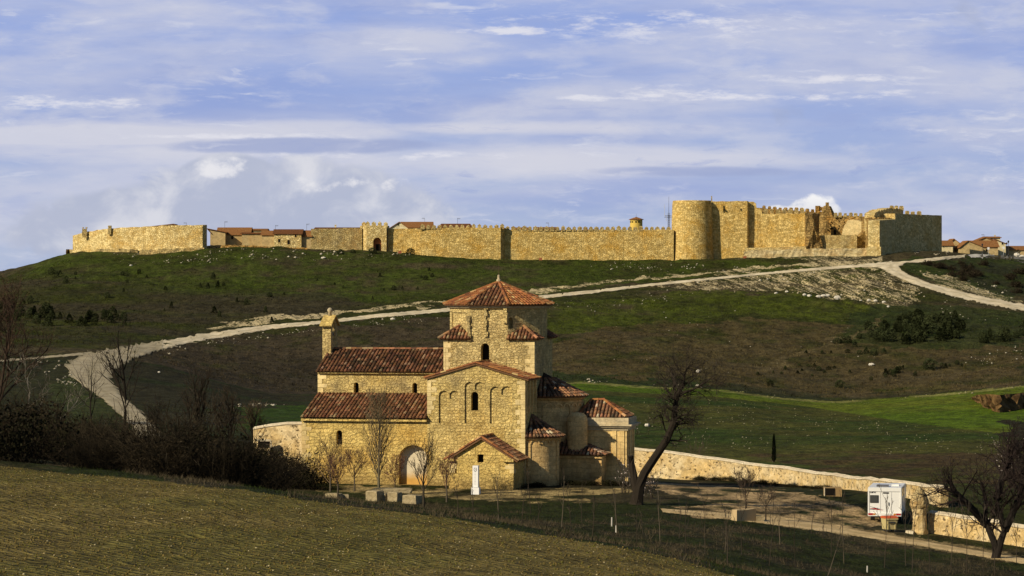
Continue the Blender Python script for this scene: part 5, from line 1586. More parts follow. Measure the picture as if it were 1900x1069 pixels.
# --- water tower, mast, aerials, lamp posts -----------------------------------------------------------
q = P(1180.5, 440, 800); zt = P(0, 407.5, 800).z; zr = P(0, 402.5, 800).z
wt = thing('water_tower', q, 'round yellow water tower with a conical red roof behind the curtain wall', 'water tower')
mb = MB(); mb.lathe((q.x, q.y, 0), [(1.62, q.z - 2), (1.62, zt)], 28, uvR=1.62); mb.build('drum', plain('yellow_render', (0.62, 0.44, 0.10), .9, .1, .12, .6), wt, q, smooth=False)
mb = MB(); mb.lathe((q.x, q.y, 0), [(1.6, zt - .08), (1.95, zt - .05), (1.95, zt + .05), (.05, zr)], 28); mb.build('roof', M_RT1, wt, q)
for k in (-1.15, -.7, -.1, .35):
    a_ = -PI / 2 + k
    mb = MB(); mb.box((q.x + 1.6 * math.cos(a_), q.y + 1.6 * math.sin(a_), zt - .62), (.42, .2, .32), a_ + PI / 2); mb.build('window', M_DARK, wt, q)
mb = MB(); mb.tube([(q.x, q.y, zr - .1), (q.x, q.y, zr + .9)], [.03, .02], 5); mb.build('lightning_rod', M_IRON, wt, q)
q = P(1241, 440, 775); top = P(0, 365, 775).z
ms = thing('telecom_mast', q, 'tall lattice telecom mast with whip aerials beside the round tower', 'mast')
mb = MB(); zc = P(0, 395, 775).z
for sx, sy in ((-.28,-.2),(.28,-.2),(0,.3)):
    mb.tube([(q.x+sx, q.y+sy, q.z-2), (q.x+sx*.7, q.y+sy*.7, zc)], [.06,.05], 5)
z = q.z - 1
while z < zc - .6:
    mb.tube([(q.x-.27, q.y-.2, z), (q.x+.27, q.y-.2, z+.55)], [.03,.03], 4); mb.tube([(q.x+.27, q.y-.2, z), (q.x-.27, q.y-.2, z+.55)], [.03,.03], 4); z += .55
mb.build('lattice', M_IRON, ms, q)
mb = MB(); mb.tube([(q.x, q.y, zc - .2), (q.x, q.y, top)], [.06,.03], 5); mb.build('whip_aerial', M_IRON, ms, q)
mb = MB()
for dz in (-.1, .25): mb.tube([(q.x - 1.1, q.y, zc - 1 + dz), (q.x + 1.1, q.y, zc - 1 + dz)], [.06,.06], 5)
mb.build('crossarm', M_IRON, ms, q)
for dx, h0, h1 in ((-1.05, -.9, 2.2), (.9, -.9, 1.8), (-.65, -2.1, -.6), (.55, -2.2, -.7)):
    mb = MB(); mb.tube([(q.x + dx, q.y - .1, zc + h0), (q.x + dx, q.y - .1, zc + h1)], [.06,.04], 5); mb.build('antenna', plain('pale_aerial', (.5,.5,.5), .5), ms, q)
# rooftop television aerials
def aerial(px, foot, top, Y, label):
    q = P(px, foot + 6, Y); zt = P(0, top, Y).z
    t_ = thing('television_aerial', q, label, 'aerial', None)
    mb = MB(); mb.tube([(q.x, q.y, q.z), (q.x, q.y, zt)], [.035,.03], 4); mb.build('mast', M_IRON, t_, q)
    mb = MB(); mb.tube([(q.x - .1, q.y, zt - .12), (q.x + .75 * (1 if px % 2 else -1), q.y, zt - .1)], [.03,.03], 4)
    for k in range(4):
        xx = q.x + (.1 + .17 * k) * (1 if px % 2 else -1); mb.tube([(xx, q.y - .3, zt - .11), (xx, q.y + .3, zt - .11)], [.02,.02], 3); mb.tube([(xx, q.y, zt - .33), (xx, q.y, zt + .1)], [.02,.02], 3)
    mb.build('yagi', M_IRON, t_, q)
aerial(417, 422, 411, 765, 'thin television aerial on the wide red roof of the plastered house')
aerial(511, 427, 418, 775, 'television aerial standing up left of the stone house roof')
aerial(569, 424, 415.5, 780, 'television aerial above the narrow ochre annex')
aerial(788, 413, 404.5, 795, 'television aerial on the long orange roof behind the gate')
aerial(849, 414.5, 405, 790, 'television aerial on the broad brownish roof behind worn merlons')
aerial(1018, 421, 413, 795, 'television aerial above the middle of the long curtain wall')
aerial(346, 416, 413, 788, 'faint television aerial behind the western town wall')
aerial(1826, 441, 435, 830, 'television aerial on the tan gabled house at the far right')
M_LAMP = plain('lamp_black', (.03,.03,.035), .5, .4)
def lamp(px, foot, top, label):
    g = G(px, foot, 700); Y = g.y; zt = P(0, top, Y).z
    t_ = thing('street_lamp', g, label, 'street lamp')
    mb = MB(); mb.lathe((g.x, g.y, 0), [(.16, g.z - .2), (.16, g.z + .5), (.07, g.z + .7), (.05, zt - .7)], 8); mb.build('post', M_LAMP, t_, g)
    mb = MB(); mb.lathe((g.x, g.y, 0), [(.1, zt - .7), (.24, zt - .2), (.3, zt - .18), (.1, zt), (0, zt + .1)], 8); mb.build('lantern', M_LAMP, t_, g)
lamp(1822.5, 475, 452.5, 'black street lamp on the pale pavement in front of the houses')
lamp(1871, 467, 446.5, 'black street lamp rising above the long low red roof')
lamp(1868, 467, 450, 'shorter black lamp beside the roof of the long low house')
def roadsign(px, foot, top, label, disc):
    g = G(px, foot, 700); Y = g.y; zt = P(0, top, Y).z
    t_ = thing('road_sign', g, label, 'road sign')
    mb = MB(); mb.tube([(g.x, g.y, g.z - .2), (g.x, g.y, zt)], [.05,.05], 6); mb.build('post', plain('galvanised', (.4,.4,.4), .5, .4), t_, g)
    mb = MB()
    if disc: mb.tube([(g.x, g.y - .08, zt - .35), (g.x, g.y - .05, zt - .35)], [.35,.35], 14)
    else: mb.box((g.x, g.y - .07, zt - .3), (.55, .04, .6))
    mb.build('panel', plain('sign_white', (.7,.7,.7), .5), t_, g)
roadsign(1834, 472, 459, 'slim pale road sign beside the dark doorway on the hilltop', False)
roadsign(1862, 470, 457.5, 'round white road sign left of the hilltop road bend', True)
roadsign(1865.5, 469.5, 459, 'small white square road sign right beside the round one', False)
# ================================================================ CHURCHYARD THINGS
def enclosure_mat():
    m, t, b = new_mat('enclosure_plaster', 0.95, 0.05)
    uv = t.new('ShaderNodeUVMap').outputs[0]
    n = t.noise(uv, 0.35, 6, 0.7); n2 = t.noise(uv, 1.6, 6, 0.7); n3 = t.noise(uv, 6.0, 5, 0.75)
    c = t.mix(t.smooth(n, 0.38, 0.62), (0.66, 0.54, 0.33), (0.58, 0.42, 0.19))
    c = t.mix(t.m('MULTIPLY', t.smooth(n2, 0.5, 0.68), 0.6), c, (0.74, 0.64, 0.44))
    vo = t.new('ShaderNodeTexVoronoi', feature='F1', voronoi_dimensions='2D'); vo.inputs['Scale'].default_value = 3.0
    t.put(vo.inputs['Vector'], t.vm('ADD', t.vm('MULTIPLY', uv, (0.8, 1.2, 1)), t.vm('SCALE', t.noise(uv, 4.0, 4, 0.7, out=1), 0.9)))
    rnd = t.sep(vo.outputs['Color'])
    pit = t.m('MULTIPLY', t.m('SUBTRACT', 1.0, t.smooth(vo.outputs[0], 0.12, 0.26)), t.m('GREATER_THAN', t.m('ADD', rnd[0], t.m('MULTIPLY', n2, 0.8)), 1.02))
    c = t.mix(t.m('MULTIPLY', pit, 0.9), c, (0.10, 0.065, 0.03))
    sp = t.noise(uv, 11.0, 3, 0.6)
    c = t.mix(t.m('MULTIPLY', t.smooth(sp, 0.60, 0.72), 0.75), c, (0.16, 0.10, 0.04))
    st = t.mix(t.smooth(rnd[1], 0.0, 1.0), (0.62, 0.58, 0.52), (1.18, 1.15, 1.08))
    c = t.mix(t.smooth(n2, 0.35, 0.6), c, t.mix(1.0, c, st, 'MULTIPLY'))
    f = t.m('MULTIPLY_ADD', n3, 0.9, 0.55)
    c = t.mix(1.0, c, t.xyz(f, f, f), 'MULTIPLY')
    t.put(b.inputs['Base Color'], c)
    h = t.m('ADD', t.m('MULTIPLY', n3, 0.8), t.m('SUBTRACT', n2, t.m('MULTIPLY', pit, 1.2)))
    t.put(b.inputs['Normal'], t.bump(h, 0.9, 0.08))
    return m
M_ENC = enclosure_mat()
M_CAP = stone_mat('wall_coping', (0.62, 0.52, 0.36), (0.74, 0.65, 0.48), (0.45, 0.36, 0.22), 0.6, 0.5, rubble=0.3, cell=1.5, seed=43, bump=0.5, ochre_amt=0.15, grey_amt=0.2)
def yard_wall(pts, label, thick=.6, seed=1, cap=True):
    """wall along (px, top row, distance); stands on the ground"""
    rng = random.Random(seed); st = []
    for k in range(len(pts) - 1):
        x0, t0, y0 = pts[k]; x1, t1, y1 = pts[k + 1]
        n = max(1, int((P(x1, t1, y1) - P(x0, t0, y0)).length / 1.2))
        for i in range(n + (1 if k == len(pts) - 2 else 0)):
            s = i / n; st.append(P(x0 + (x1 - x0) * s, t0 + (t1 - t0) * s, y0 + (y1 - y0) * s))
    B = Vector((st[len(st)//2].x, st[len(st)//2].y, Zg(st[len(st)//2].x, st[len(st)//2].y)))
    w = thing('stone_wall', B, label, 'stone wall')
    mb = MB(); cp = MB(); n = len(st); F0, B0_, T0 = [], [], []
    for i, p in enumerate(st):
        a, c = st[max(0, i-1)], st[min(n-1, i+1)]; d = Vector((c.x-a.x, c.y-a.y, 0)); d.normalize(); nb = Vector((-d.y, d.x, 0))
        z = p.z + rng.uniform(-.06, .06); g = Zg(p.x, p.y) - .5
        F0.append((Vector((p.x, p.y, g)), Vector((p.x, p.y, z - .16)), nb, z))
    L = 0
    for i in range(n - 1):
        (a, b, nb, z), (c, d, nb2, z2) = F0[i], F0[i+1]; l = (c - a).length
        for r in range(3):
            q = [a.lerp(b, r/3), c.lerp(d, r/3), c.lerp(d, (r+1)/3), a.lerp(b, (r+1)/3)]
            mb.face(q, uv=[(L, q[0].z), (L+l, q[1].z), (L+l, q[2].z), (L, q[3].z)])
        mb.face([c + nb2*thick, a + nb*thick, b + nb*thick, d + nb2*thick])
        o1, o2 = -nb*.07, -nb2*.07; i1, i2 = nb*(thick+.07), nb2*(thick+.07); m1, m2 = nb*thick*.5, nb2*thick*.5
        e = lambda v, k: Vector((v.x, v.y, v.z + k))
        A, Bq, Cq, D = b + o1, d + o2, d + i2, b + i1
        top1, top2 = e(b + m1, .19), e(d + m2, .19)
        cp.face([A, Bq, e(Bq, .08), e(A, .08)]); cp.face([e(A, .08), e(Bq, .08), top2, top1]); cp.face([top1, top2, e(Cq, .08), e(D, .08)]); cp.face([D, e(D, .08), e(Cq, .08), Cq]); cp.face([A, D, Cq, Bq])
        L += l
    for k in (0, -1):
        a, b, nb, z = F0[k]; mb.face([a, b, b + nb*thick, a + nb*thick])
        cp.face([b - nb*.07, b + Z_*.19 + nb*thick*.5, b + nb*(thick+.07)])
    mb.build('wall_face', M_ENC, w, B); cp.build('coping', M_CAP, w, B)
    return w
yard_wall([(1130,825,266),(1200,833,264),(1300,846,261),(1407,861,256),(1500,873,247),(1560,881,237),(1640,890,225),(1745,903,216)], 'long sloping plastered stone wall with pale coping behind the churchyard', seed=2)
yard_wall([(1722,947,200.5),(1760,953,199),(1820,962,196.5),(1900,974,193),(1990,988,189)], 'short stretch of stone wall right of the gate pillar', seed=3)
yard_wall([(470,792,230.3),(500,786,230),(530,783.5,229.6),(563,782.5,229.2)], 'stone wall with pale coping running left from the church', seed=4)
# gate pillar
g = G(1706, 990, 165, 240); Yp = g.y; sc_ = Yp / F
gp_ = thing('gate_pillar', g, 'bulging round stone gate pillar with a pointed top beside the motorhome', 'gate pillar')
rng = random.Random(3); mb = MB(); m_ = lambda px: px * sc_
mb.lathe((g.x, g.y, 0), [(m_(16), g.z - .3), (m_(15.5), g.z + .1), (m_(13), g.z + .3), (m_(12.5), P(0, 955, Yp).z), (m_(14.5), P(0, 944, Yp).z)], 20, uvR=m_(13), rng=rng, jit=.05)
mb.build('shaft', M_ENC, gp_, g)
mb = MB(); mb.lathe((g.x, g.y, 0), [(m_(14.5), P(0, 944, Yp).z), (m_(17.5), P(0, 938, Yp).z), (m_(17), P(0, 930, Yp).z), (m_(12.5), P(0, 918, Yp).z), (m_(7), P(0, 909, Yp).z), (m_(2.5), P(0, 904, Yp).z), (0, P(0, 903, Yp).z)], 20, uvR=m_(16), rng=rng, jit=.07)
mb.build('pointed_cap', stone_mat('lichened_cap', (0.30,0.22,0.10),(0.52,0.42,0.22),(0.2,0.14,0.07),.4,.3,rubble=.9,cell=2.5,seed=45,bump=1,grey_amt=.5), gp_, g)
mb = MB(); rng = random.Random(4)
for k in range(3):
    a_ = PI * (.98 + k / 9); mb.box((g.x + m_(19) * math.cos(a_), g.y + m_(19) * math.sin(a_), g.z + .05), (.4, .3, .3), rng.uniform(0, 3))
mb.build('foot_stones', M_CAP, gp_, g)

# --- white stele --------------------------------------------------------------------
M_WHITE = plain('white_painted', (0.80, 0.80, 0.80), 0.6, 0.3, 0.05, 2)
g = G(883, 917, 190, 222); s_ = g.y / F
st_ = thing('information_pillar', g, 'white square information pillar with small round emblem in front of the porch', 'information pillar')
mb = MB(); mb.box((g.x, g.y, g.z + .22), (14.5*s_, 14.5*s_, .52), -.2); mb.build('base', M_WHITE, st_, g)
mb = MB(); hz = P(0, 864, g.y).z; zb = g.z + .50; w_ = 10.5*s_
mb.box((g.x, g.y, (hz + zb) / 2), (w_, w_, hz - zb), -.2); mb.build('shaft', M_WHITE, st_, g)
M_GREYP = plain('grey_print', (0.18,0.18,0.19), .6); fx = Vector((math.cos(-.2), math.sin(-.2), 0)); fn = Vector((math.sin(-.2), -math.cos(-.2), 0))
mb = MB(); c = Vector((g.x, g.y, 0)) + fn * (w_/2 + .004); ez = P(0, 871, g.y).z
for k in range(20):
    a0, a1 = 2*PI*k/20, 2*PI*(k+1)/20
    if 3 < k < 6: continue
    q = [c + fx*(r*math.cos(a)) + Z_*(ez + 1.35*r*math.sin(a)) for r, a in ((.075,a0),(.115,a0),(.115,a1),(.075,a1))]
    mb.face(q)
q0 = c + Z_*ez; mb.face([q0 + fx*.02 + Z_*-.05, q0 + fx*.05 + Z_*-.05, q0 + fx*.02 + Z_*.07, q0 + fx*-.01 + Z_*.07])
mb.build('emblem', M_GREYP, st_, g)
mb = MB(); rng = random.Random(8)
for k in range(9):
    z = P(0, 878 + 2.6*k, g.y).z; ww = rng.uniform(.03, .07); q0 = c + Z_*z + fx*(-.02)
    mb.face([q0 - fx*ww/2, q0 + fx*ww/2, q0 + fx*ww/2 + Z_*.055, q0 - fx*ww/2 + Z_*.055])
mb.build('faint_lettering', plain('faint_print', (.5,.5,.5), .6), st_, g)

# --- stone blocks, table, trough, bins --------------------------------------------------
M_BLK = stone_mat('weathered_block', (0.27,0.225,0.13), (0.44,0.37,0.23), (0.3,0.24,0.14), 2.5, 1.2, rubble=.6, cell=2, seed=47, bump=.7, ochre_amt=.1, grey_amt=.6)
def stone_block(px0, px1, top, bot, depth, label, rz=0.0, name='stone_block', lift=0.0, Y=None, cat='stone block', mat=None, seed=1):
    g = G((px0+px1)/2, bot, 180, 235) if Y is None else P((px0+px1)/2, bot, Y)
    zt = P(0, top, g.y).z; zb = (g.z if Y is None else P(0, bot, Y).z) - (.1 if Y is None else 0); w = (px1-px0)/F*g.y
    rng = random.Random(seed); mb = MB()
    hx, hy = w/2, depth/2; n = 3
    vs, b = [], .05
    ca, sa = math.cos(rz), math.sin(rz)
    prof = [(1.0, zb), (1.0, zt - b), (1 - b*2/w, zt)]
    ring = []
    for k, z in prof:
        for x, y in ((-1,-1),(0,-1),(1,-1),(1,0),(1,1),(0,1),(-1,1),(-1,0)):
            xx = x*hx*k + rng.uniform(-.03,.03)*w; yy = y*hy*k + depth/2 + rng.uniform(-.03,.03); ring.append((g.x + xx*ca - yy*sa, g.y + xx*sa + yy*ca, z + rng.uniform(-.02,.02)))
    fs = [(r*8+i, r*8+(i+1)%8, (r+1)*8+(i+1)%8, (r+1)*8+i) for r in range(2) for i in range(8)] + [tuple(16+i for i in range(8))]
    mb.mesh(ring, fs)
    o = mb.build(name, mat or M_BLK, None, g); return tag(o, label, cat)
stone_block(677,701,911,930,.9,'squared stone block at the left end of the stone table', -.5, seed=1)
stone_block(703,716,916,930,.6,'small upright stone block under the left half of the stone table', -.45, seed=2)
stone_block(718,738,914,931,.7,'middle stone block supporting the long stone table slab', -.5, seed=3)
stone_block(745,773,919,935,.9,'low squared stone block at the right end of the stone table', -.45, seed=4)
stone_block(692,762,907,915.5,1.1,'long flat stone slab lying across blocks as a table', -.06, 'stone_slab', Y=G(728,926,180,235).y + .25, cat='stone slab', seed=5)
stone_block(602,630,916,925,.6,'flat stone bench left of the table in front of the church', -.4, 'stone_bench', cat='stone bench', seed=6)
stone_block(629,647,918,925,.6,'small grey stone lying at the right end of the stone bench', 0, 'stone_block', seed=7)
stone_block(1361,1410,945,967,.55,'smooth beige rectangular stone trough on the sandy ground', .72, 'stone_trough', cat='stone trough', mat=plain('beige_stone', (.48,.36,.2), .9, .1, .2, 1.5), seed=8)
stone_block(1403,1418,957,968,.5,'rounded pale boulder at the right end of the beige trough', .3, 'boulder', cat='boulder', seed=9)
# dark fronted box by the wall
g = G(1545, 921, 200, 238); s_ = g.y/F
bx = thing('wooden_box', g, 'brown box with a dark open front near the back wall', 'box')
mb = MB(); x0, x1 = -15*s_, 17*s_; zt = P(0, 905, g.y).z
mb.box((g.x + (x0+x1)/2, g.y + .4, (zt + g.z)/2 - .05), (x1-x0, .8, zt-g.z+.1)); mb.build('case', plain('brown_board', (.30,.2,.09), .9), bx, g)
mb = MB(); mb.box((g.x - 5.5*s_, g.y - .01, (zt+g.z)/2 + .02), (19*s_, .06, (zt-g.z)*.82)); mb.build('dark_front', M_DARK, bx, g)
mb = MB(); mb.box((g.x - 15.3*s_, g.y - .03, (zt+g.z)/2), (.06, .06, zt-g.z)); mb.build('pale_edge', M_CAP, bx, g)
# dark hatch in the left wall, and white stake
g = G(490, 833, 205, 240)
q = P(490, 825, 229.3)
hb = thing('wooden_hatch', Vector((q.x, q.y - .05, q.z - .35)), 'dark wooden hatch with pale lintel in the wall left of the church', 'hatch')
mb = MB(); mb.box((q.x, q.y - .12, q.z), (22*q.y/F, .2, 12*q.y/F)); mb.build('panel', M_DARK, hb, hb.location)
mb = MB(); mb.box((q.x, q.y - .16, q.z + 8*q.y/F), (27*q.y/F, .3, 3*q.y/F)); mb.build('lintel', M_CAP, hb, hb.location)
mb = MB(); mb.box((q.x + 13.5*q.y/F, q.y - .16, q.z), (2.5*q.y/F, .3, 13*q.y/F)); mb.build('jamb', M_CAP, hb, hb.location)

# --- wheeled bin -----------------------------------------------------------------------
g = G(1651, 987, 165, 225); s_ = g.y/F
bn = thing('wheeled_bin', g, 'beige wheeled rubbish container with an orange red lid behind the motorhome', 'rubbish bin')
M_BEI = plain('beige_plastic', (.50,.42,.20), .5, .4, .1); M_BEID = plain('dark_plastic', (.05,.05,.05), .6, .3)
W = 24*s_; D = .75; zt = P(0, 962, g.y).z; rz = .32
def LT(ox, oy, rz):
    ca, sa = math.cos(rz), math.sin(rz)
    return lambda x, y, z: (ox + x*ca - y*sa, oy + x*sa + y*ca, z)
T_ = LT(g.x, g.y + .3, rz)
mb = MB()
lo = [(-W*.42,-D*.42,g.z+.16),(W*.42,-D*.42,g.z+.16),(W*.42,D*.42,g.z+.16),(-W*.42,D*.42,g.z+.16)]; hi = [(-W*.5,-D*.5,zt),(W*.5,-D*.5,zt),(W*.5,D*.5,zt),(-W*.5,D*.5,zt)]
V8 = [T_(*p) for p in lo + hi]
mb.mesh(V8, [(3,2,1,0),(0,1,5,4),(1,2,6,5),(2,3,7,6),(3,0,4,7),(4,5,6,7)])
for x in (-.3, .3): mb.box(T_(W*x, -D*.47, (g.z+zt)/2+.05), (.06, .05, (zt-g.z)*.75), rz)
mb.box(T_(0, -D*.5, zt - .04), (W*1.06, .08, .09), rz)
mb.build('body', M_BEI, bn, g)
mb = MB(); mb.box(T_(0, -D*.5 - .02, g.z + .62), (W*.5, .06, .09), rz); mb.build('grip_bar', M_BEID, bn, g)
mb = MB()
for k, (dy, zz) in enumerate(((-.54,0),(-.3,.09),(0,.13),(.3,.09),(.54,0))): pass
pr = [(-.54,.0),(-.54,.05),(-.25,.13),(.25,.15),(.54,.06),(.54,.0)]
L_ = [T_(-W*.54, D*y, zt + .005 + z) for y, z in pr]; R_ = [T_(W*.54, D*y, zt + .005 + z) for y, z in pr]
for i in range(6): j = (i+1) % 6; mb.face([L_[i], R_[i], R_[j], L_[j]])
mb.face(L_[::-1]); mb.face(R_)
mb.build('lid', plain('orange_red_plastic', (.52,.10,.03), .5, .4, .1), bn, g)
for x in (-.32, .32):
    for y in (-.3, .3):
        mb = MB(); p = T_(W*x, D*y, g.z + .09); mb.tube([T_(W*x-.03, D*y, g.z+.09), T_(W*x+.03, D*y, g.z+.09)], [.09,.09], 10); mb.build('wheel', M_BEID, bn, g)

# --- motorhome ---------------------------------------------------------------------------
g = G(1640, 971, 165, 225); Ym_ = g.y; s_ = Ym_/F
x_l = P(1611, 0, Ym_).x; W = 61*s_; z0 = Zg(g.x, g.y + 2)
mh = thing('motorhome', Vector((x_l + W/2, Ym_, z0)), 'white motorhome seen from behind, parked by the gate pillar', 'motorhome', rotz=-.185)
H = P(0, 905, Ym_).z - z0
M_VAN = plain('white_gelcoat', (.74,.74,.72), .35, .5, .06, 1.2)
M_BLK2 = plain('black_rubber', (.02,.02,.02), .7, .3); M_GLS = plain('smoked_glass', (.06,.065,.065), .15, .5, .3, .8)
Lb = 5.9
def loc(mb, name, mat, par=None, smooth=False): return mb.build(name, mat, par or mh, None, smooth)
hw = W/2
# body profile along its length: square tail, raked alcove nose over the cab
prof = [(0,.52),(0,H-.12),(.10,H),(4.9,H),(5.4,H-.15),(5.75,H-.55),(5.6,H-.85),(4.7,H-1.05),(4.7,.52)]
mb = MB(); n = len(prof)
Lp = [(-hw, y, z) for y, z in prof]; Rp = [(hw, y, z) for y, z in prof]
for i in range(n): j = (i+1) % n; mb.face([Lp[i], Rp[i], Rp[j], Lp[j]])
mb.face(Lp[::-1]); mb.face(Rp)
body = loc(mb, 'body', M_VAN)
mb = MB(); cabp = [(4.7,.45),(4.7,H-1.05),(5.2,H-1.05),(5.75,1.25),(6.4,1.0),(6.5,.45)]; cw = hw*.86
Lp = [(-cw, y, z) for y, z in cabp]; Rp = [(cw, y, z) for y, z in cabp]
for i in range(6): j = (i+1) % 6; mb.face([Lp[i], Rp[i], Rp[j], Lp[j]])
mb.face(Lp[::-1]); mb.face(Rp); cab = loc(mb, 'cab', M_VAN)
mb = MB(); mb.mesh([(-cw*.85,5.27,H-1.15),(cw*.85,5.27,H-1.15),(cw*.85,5.74,1.33),(-cw*.85,5.74,1.33)], [(0,1,2,3)]); loc(mb, 'windscreen', M_GLS, cab)
ez = lambda py: P(0, py, Ym_).z - z0
ex = lambda px: (P(px, 0, Ym_).x - x_l) - hw
mb = MB(); mb.box((0, -.02, H-.13), (W*1.01, .08, .24)); mb.box((0,-.005,(H+.55)/2), (W*.985,.02,H-.8)); loc(mb, 'roof_moulding', M_VAN)
mb = MB(); mb.box((-hw+.03, -.015, (H+.55)/2), (.10, .07, H-.62)); loc(mb, 'corner_moulding', M_VAN)
mb = MB(); mb.box((hw-.03, -.015, (H+.55)/2), (.10, .07, H-.62)); loc(mb, 'corner_moulding', M_VAN)
mb = MB(); mb.box(((ex(1614.5)+ex(1630))/2, -.03, (ez(919)+ez(933))/2), ((1630-1614.5)*s_, .05, 14*s_)); wf = loc(mb, 'rear_window', M_BLK2)
mb = MB(); mb.box(((ex(1614.5)+ex(1630))/2, -.058, (ez(919)+ez(933))/2), (13.4*s_, .02, 12*s_)); loc(mb, 'pane', M_GLS, wf)
mb = MB(); mb.box((ex(1643.5), -.03, ez(914.5)), (10.5*s_, .05, 2.0*s_)); loc(mb, 'brake_light', M_BLK2)
for cx in (ex(1633.5), ex(1654)):
    mb = MB(); mb.box((cx, -.02, (ez(913)+ez(957))/2), (.02, .02, (957-913)*s_)); loc(mb, 'panel_seam', plain('seam_grey', (.4,.4,.4), .6))
mb = MB(); mb.box((ex(1649), -.04, ez(935)), (.05, .06, 6*s_)); loc(mb, 'door_handle', M_BLK2)
# stripes: black over red, falling to the right
def stripe(pts, mat, nm):
    mb = MB(); mb.face([(ex(a), -.026, ez(b)) for a, b in pts]); mb.face([(ex(a), -.026, ez(b)) for a, b in pts][::-1]); loc(mb, nm, mat)
stripe([(1611.5,939),(1625,942.5),(1641,946),(1625,944)], plain('stripe_black', (.05,.03,.03), .5), 'stripe')
stripe([(1611.5,943),(1625,943.5),(1639,947.3),(1625,946)], plain('stripe_red', (.55,.03,.03), .5), 'stripe')
stripe([(1611.5,944.6),(1624,945.2),(1624,946.4),(1611.5,945.6)], plain('stripe_grey', (.25,.25,.27), .5), 'stripe')
# lettering
tx = bpy.data.curves.new('letters', 'FONT'); tx.body = 'JOINT'; tx.size = .34; tx.shear = .35; tx.extrude = .004; tx.offset = .012
to = bpy.data.objects.new('lettering_tmp', tx); COL.objects.link(to)
dg = bpy.context.evaluated_depsgraph_get(); tm = bpy.data.meshes.new_from_object(to.evaluated_get(dg)); bpy.data.objects.remove(to)
wid = max(v.co.x for v in tm.vertices) - min(v.co.x for v in tm.vertices); k = 15.5*s_/wid; hk = .16/ (max(v.co.y for v in tm.vertices))
for v in tm.vertices: v.co = Vector((v.co.x*k, -v.co.z*.5, v.co.y*hk))
tm.materials.clear(); tm.materials.append(M_BLK2)
lo_ = bpy.data.objects.new('lettering', tm); COL.objects.link(lo_); lo_.parent = mh; lo_.location = (ex(1612.5), -.03, ez(915))
mb = MB(); mb.box((0, -.06, .50), (W*1.01, .18, .2)); bp = loc(mb, 'bumper', M_VAN)
mb = MB(); mb.box((0, .4, .36), (W*.8, .5, .14)); loc(mb, 'underbody', M_BLK2)
for sx in (-1, 1):
    mb = MB(); mb.box((sx*(hw-.17), -.155, .53), (.30, .03, .13)); loc(mb, 'tail_light', plain('tail_red', (.35,.02,.02), .3, .5), bp)
    mb = MB(); mb.box((sx*(hw-.42), -.155, .53), (.16, .03, .11)); loc(mb, 'indicator', plain('amber', (.5,.2,.02), .3, .5), bp)
    for y in (1.35, 5.3):
        mb = MB(); mb.tube([(sx*(hw-.34), y, .31), (sx*(hw-.08), y, .31)], [.31,.31], 20); wh = loc(mb, 'wheel', M_BLK2)
        mb = MB(); mb.tube([(sx*(hw-.1), y, .31), (sx*(hw-.06), y, .31)], [.18,.16], 14); loc(mb, 'hub', plain('hub_grey', (.35,.35,.35), .4, .5), wh)
mb = MB(); mb.box((.25, -.158, .50), (.5, .02, .11)); loc(mb, 'number_plate', plain('plate_white', (.6,.6,.58), .5), bp)
mb = MB(); mb.box((-.2, 1.2, H+.06), (.8, .7, .12)); loc(mb, 'roof_hatch', plain('smoked_dome', (.10,.10,.11), .3, .5))
mb = MB(); mb.box((.6, 2.0, H+.06), (.5, .5, .12)); loc(mb, 'roof_hatch', M_VAN)
for y in (1.0, 2.6):
    mb = MB(); mb.box((hw+.012, y, (H+.9)/2+.35), (.03, .8, .55)); loc(mb, 'side_window', M_GLS)

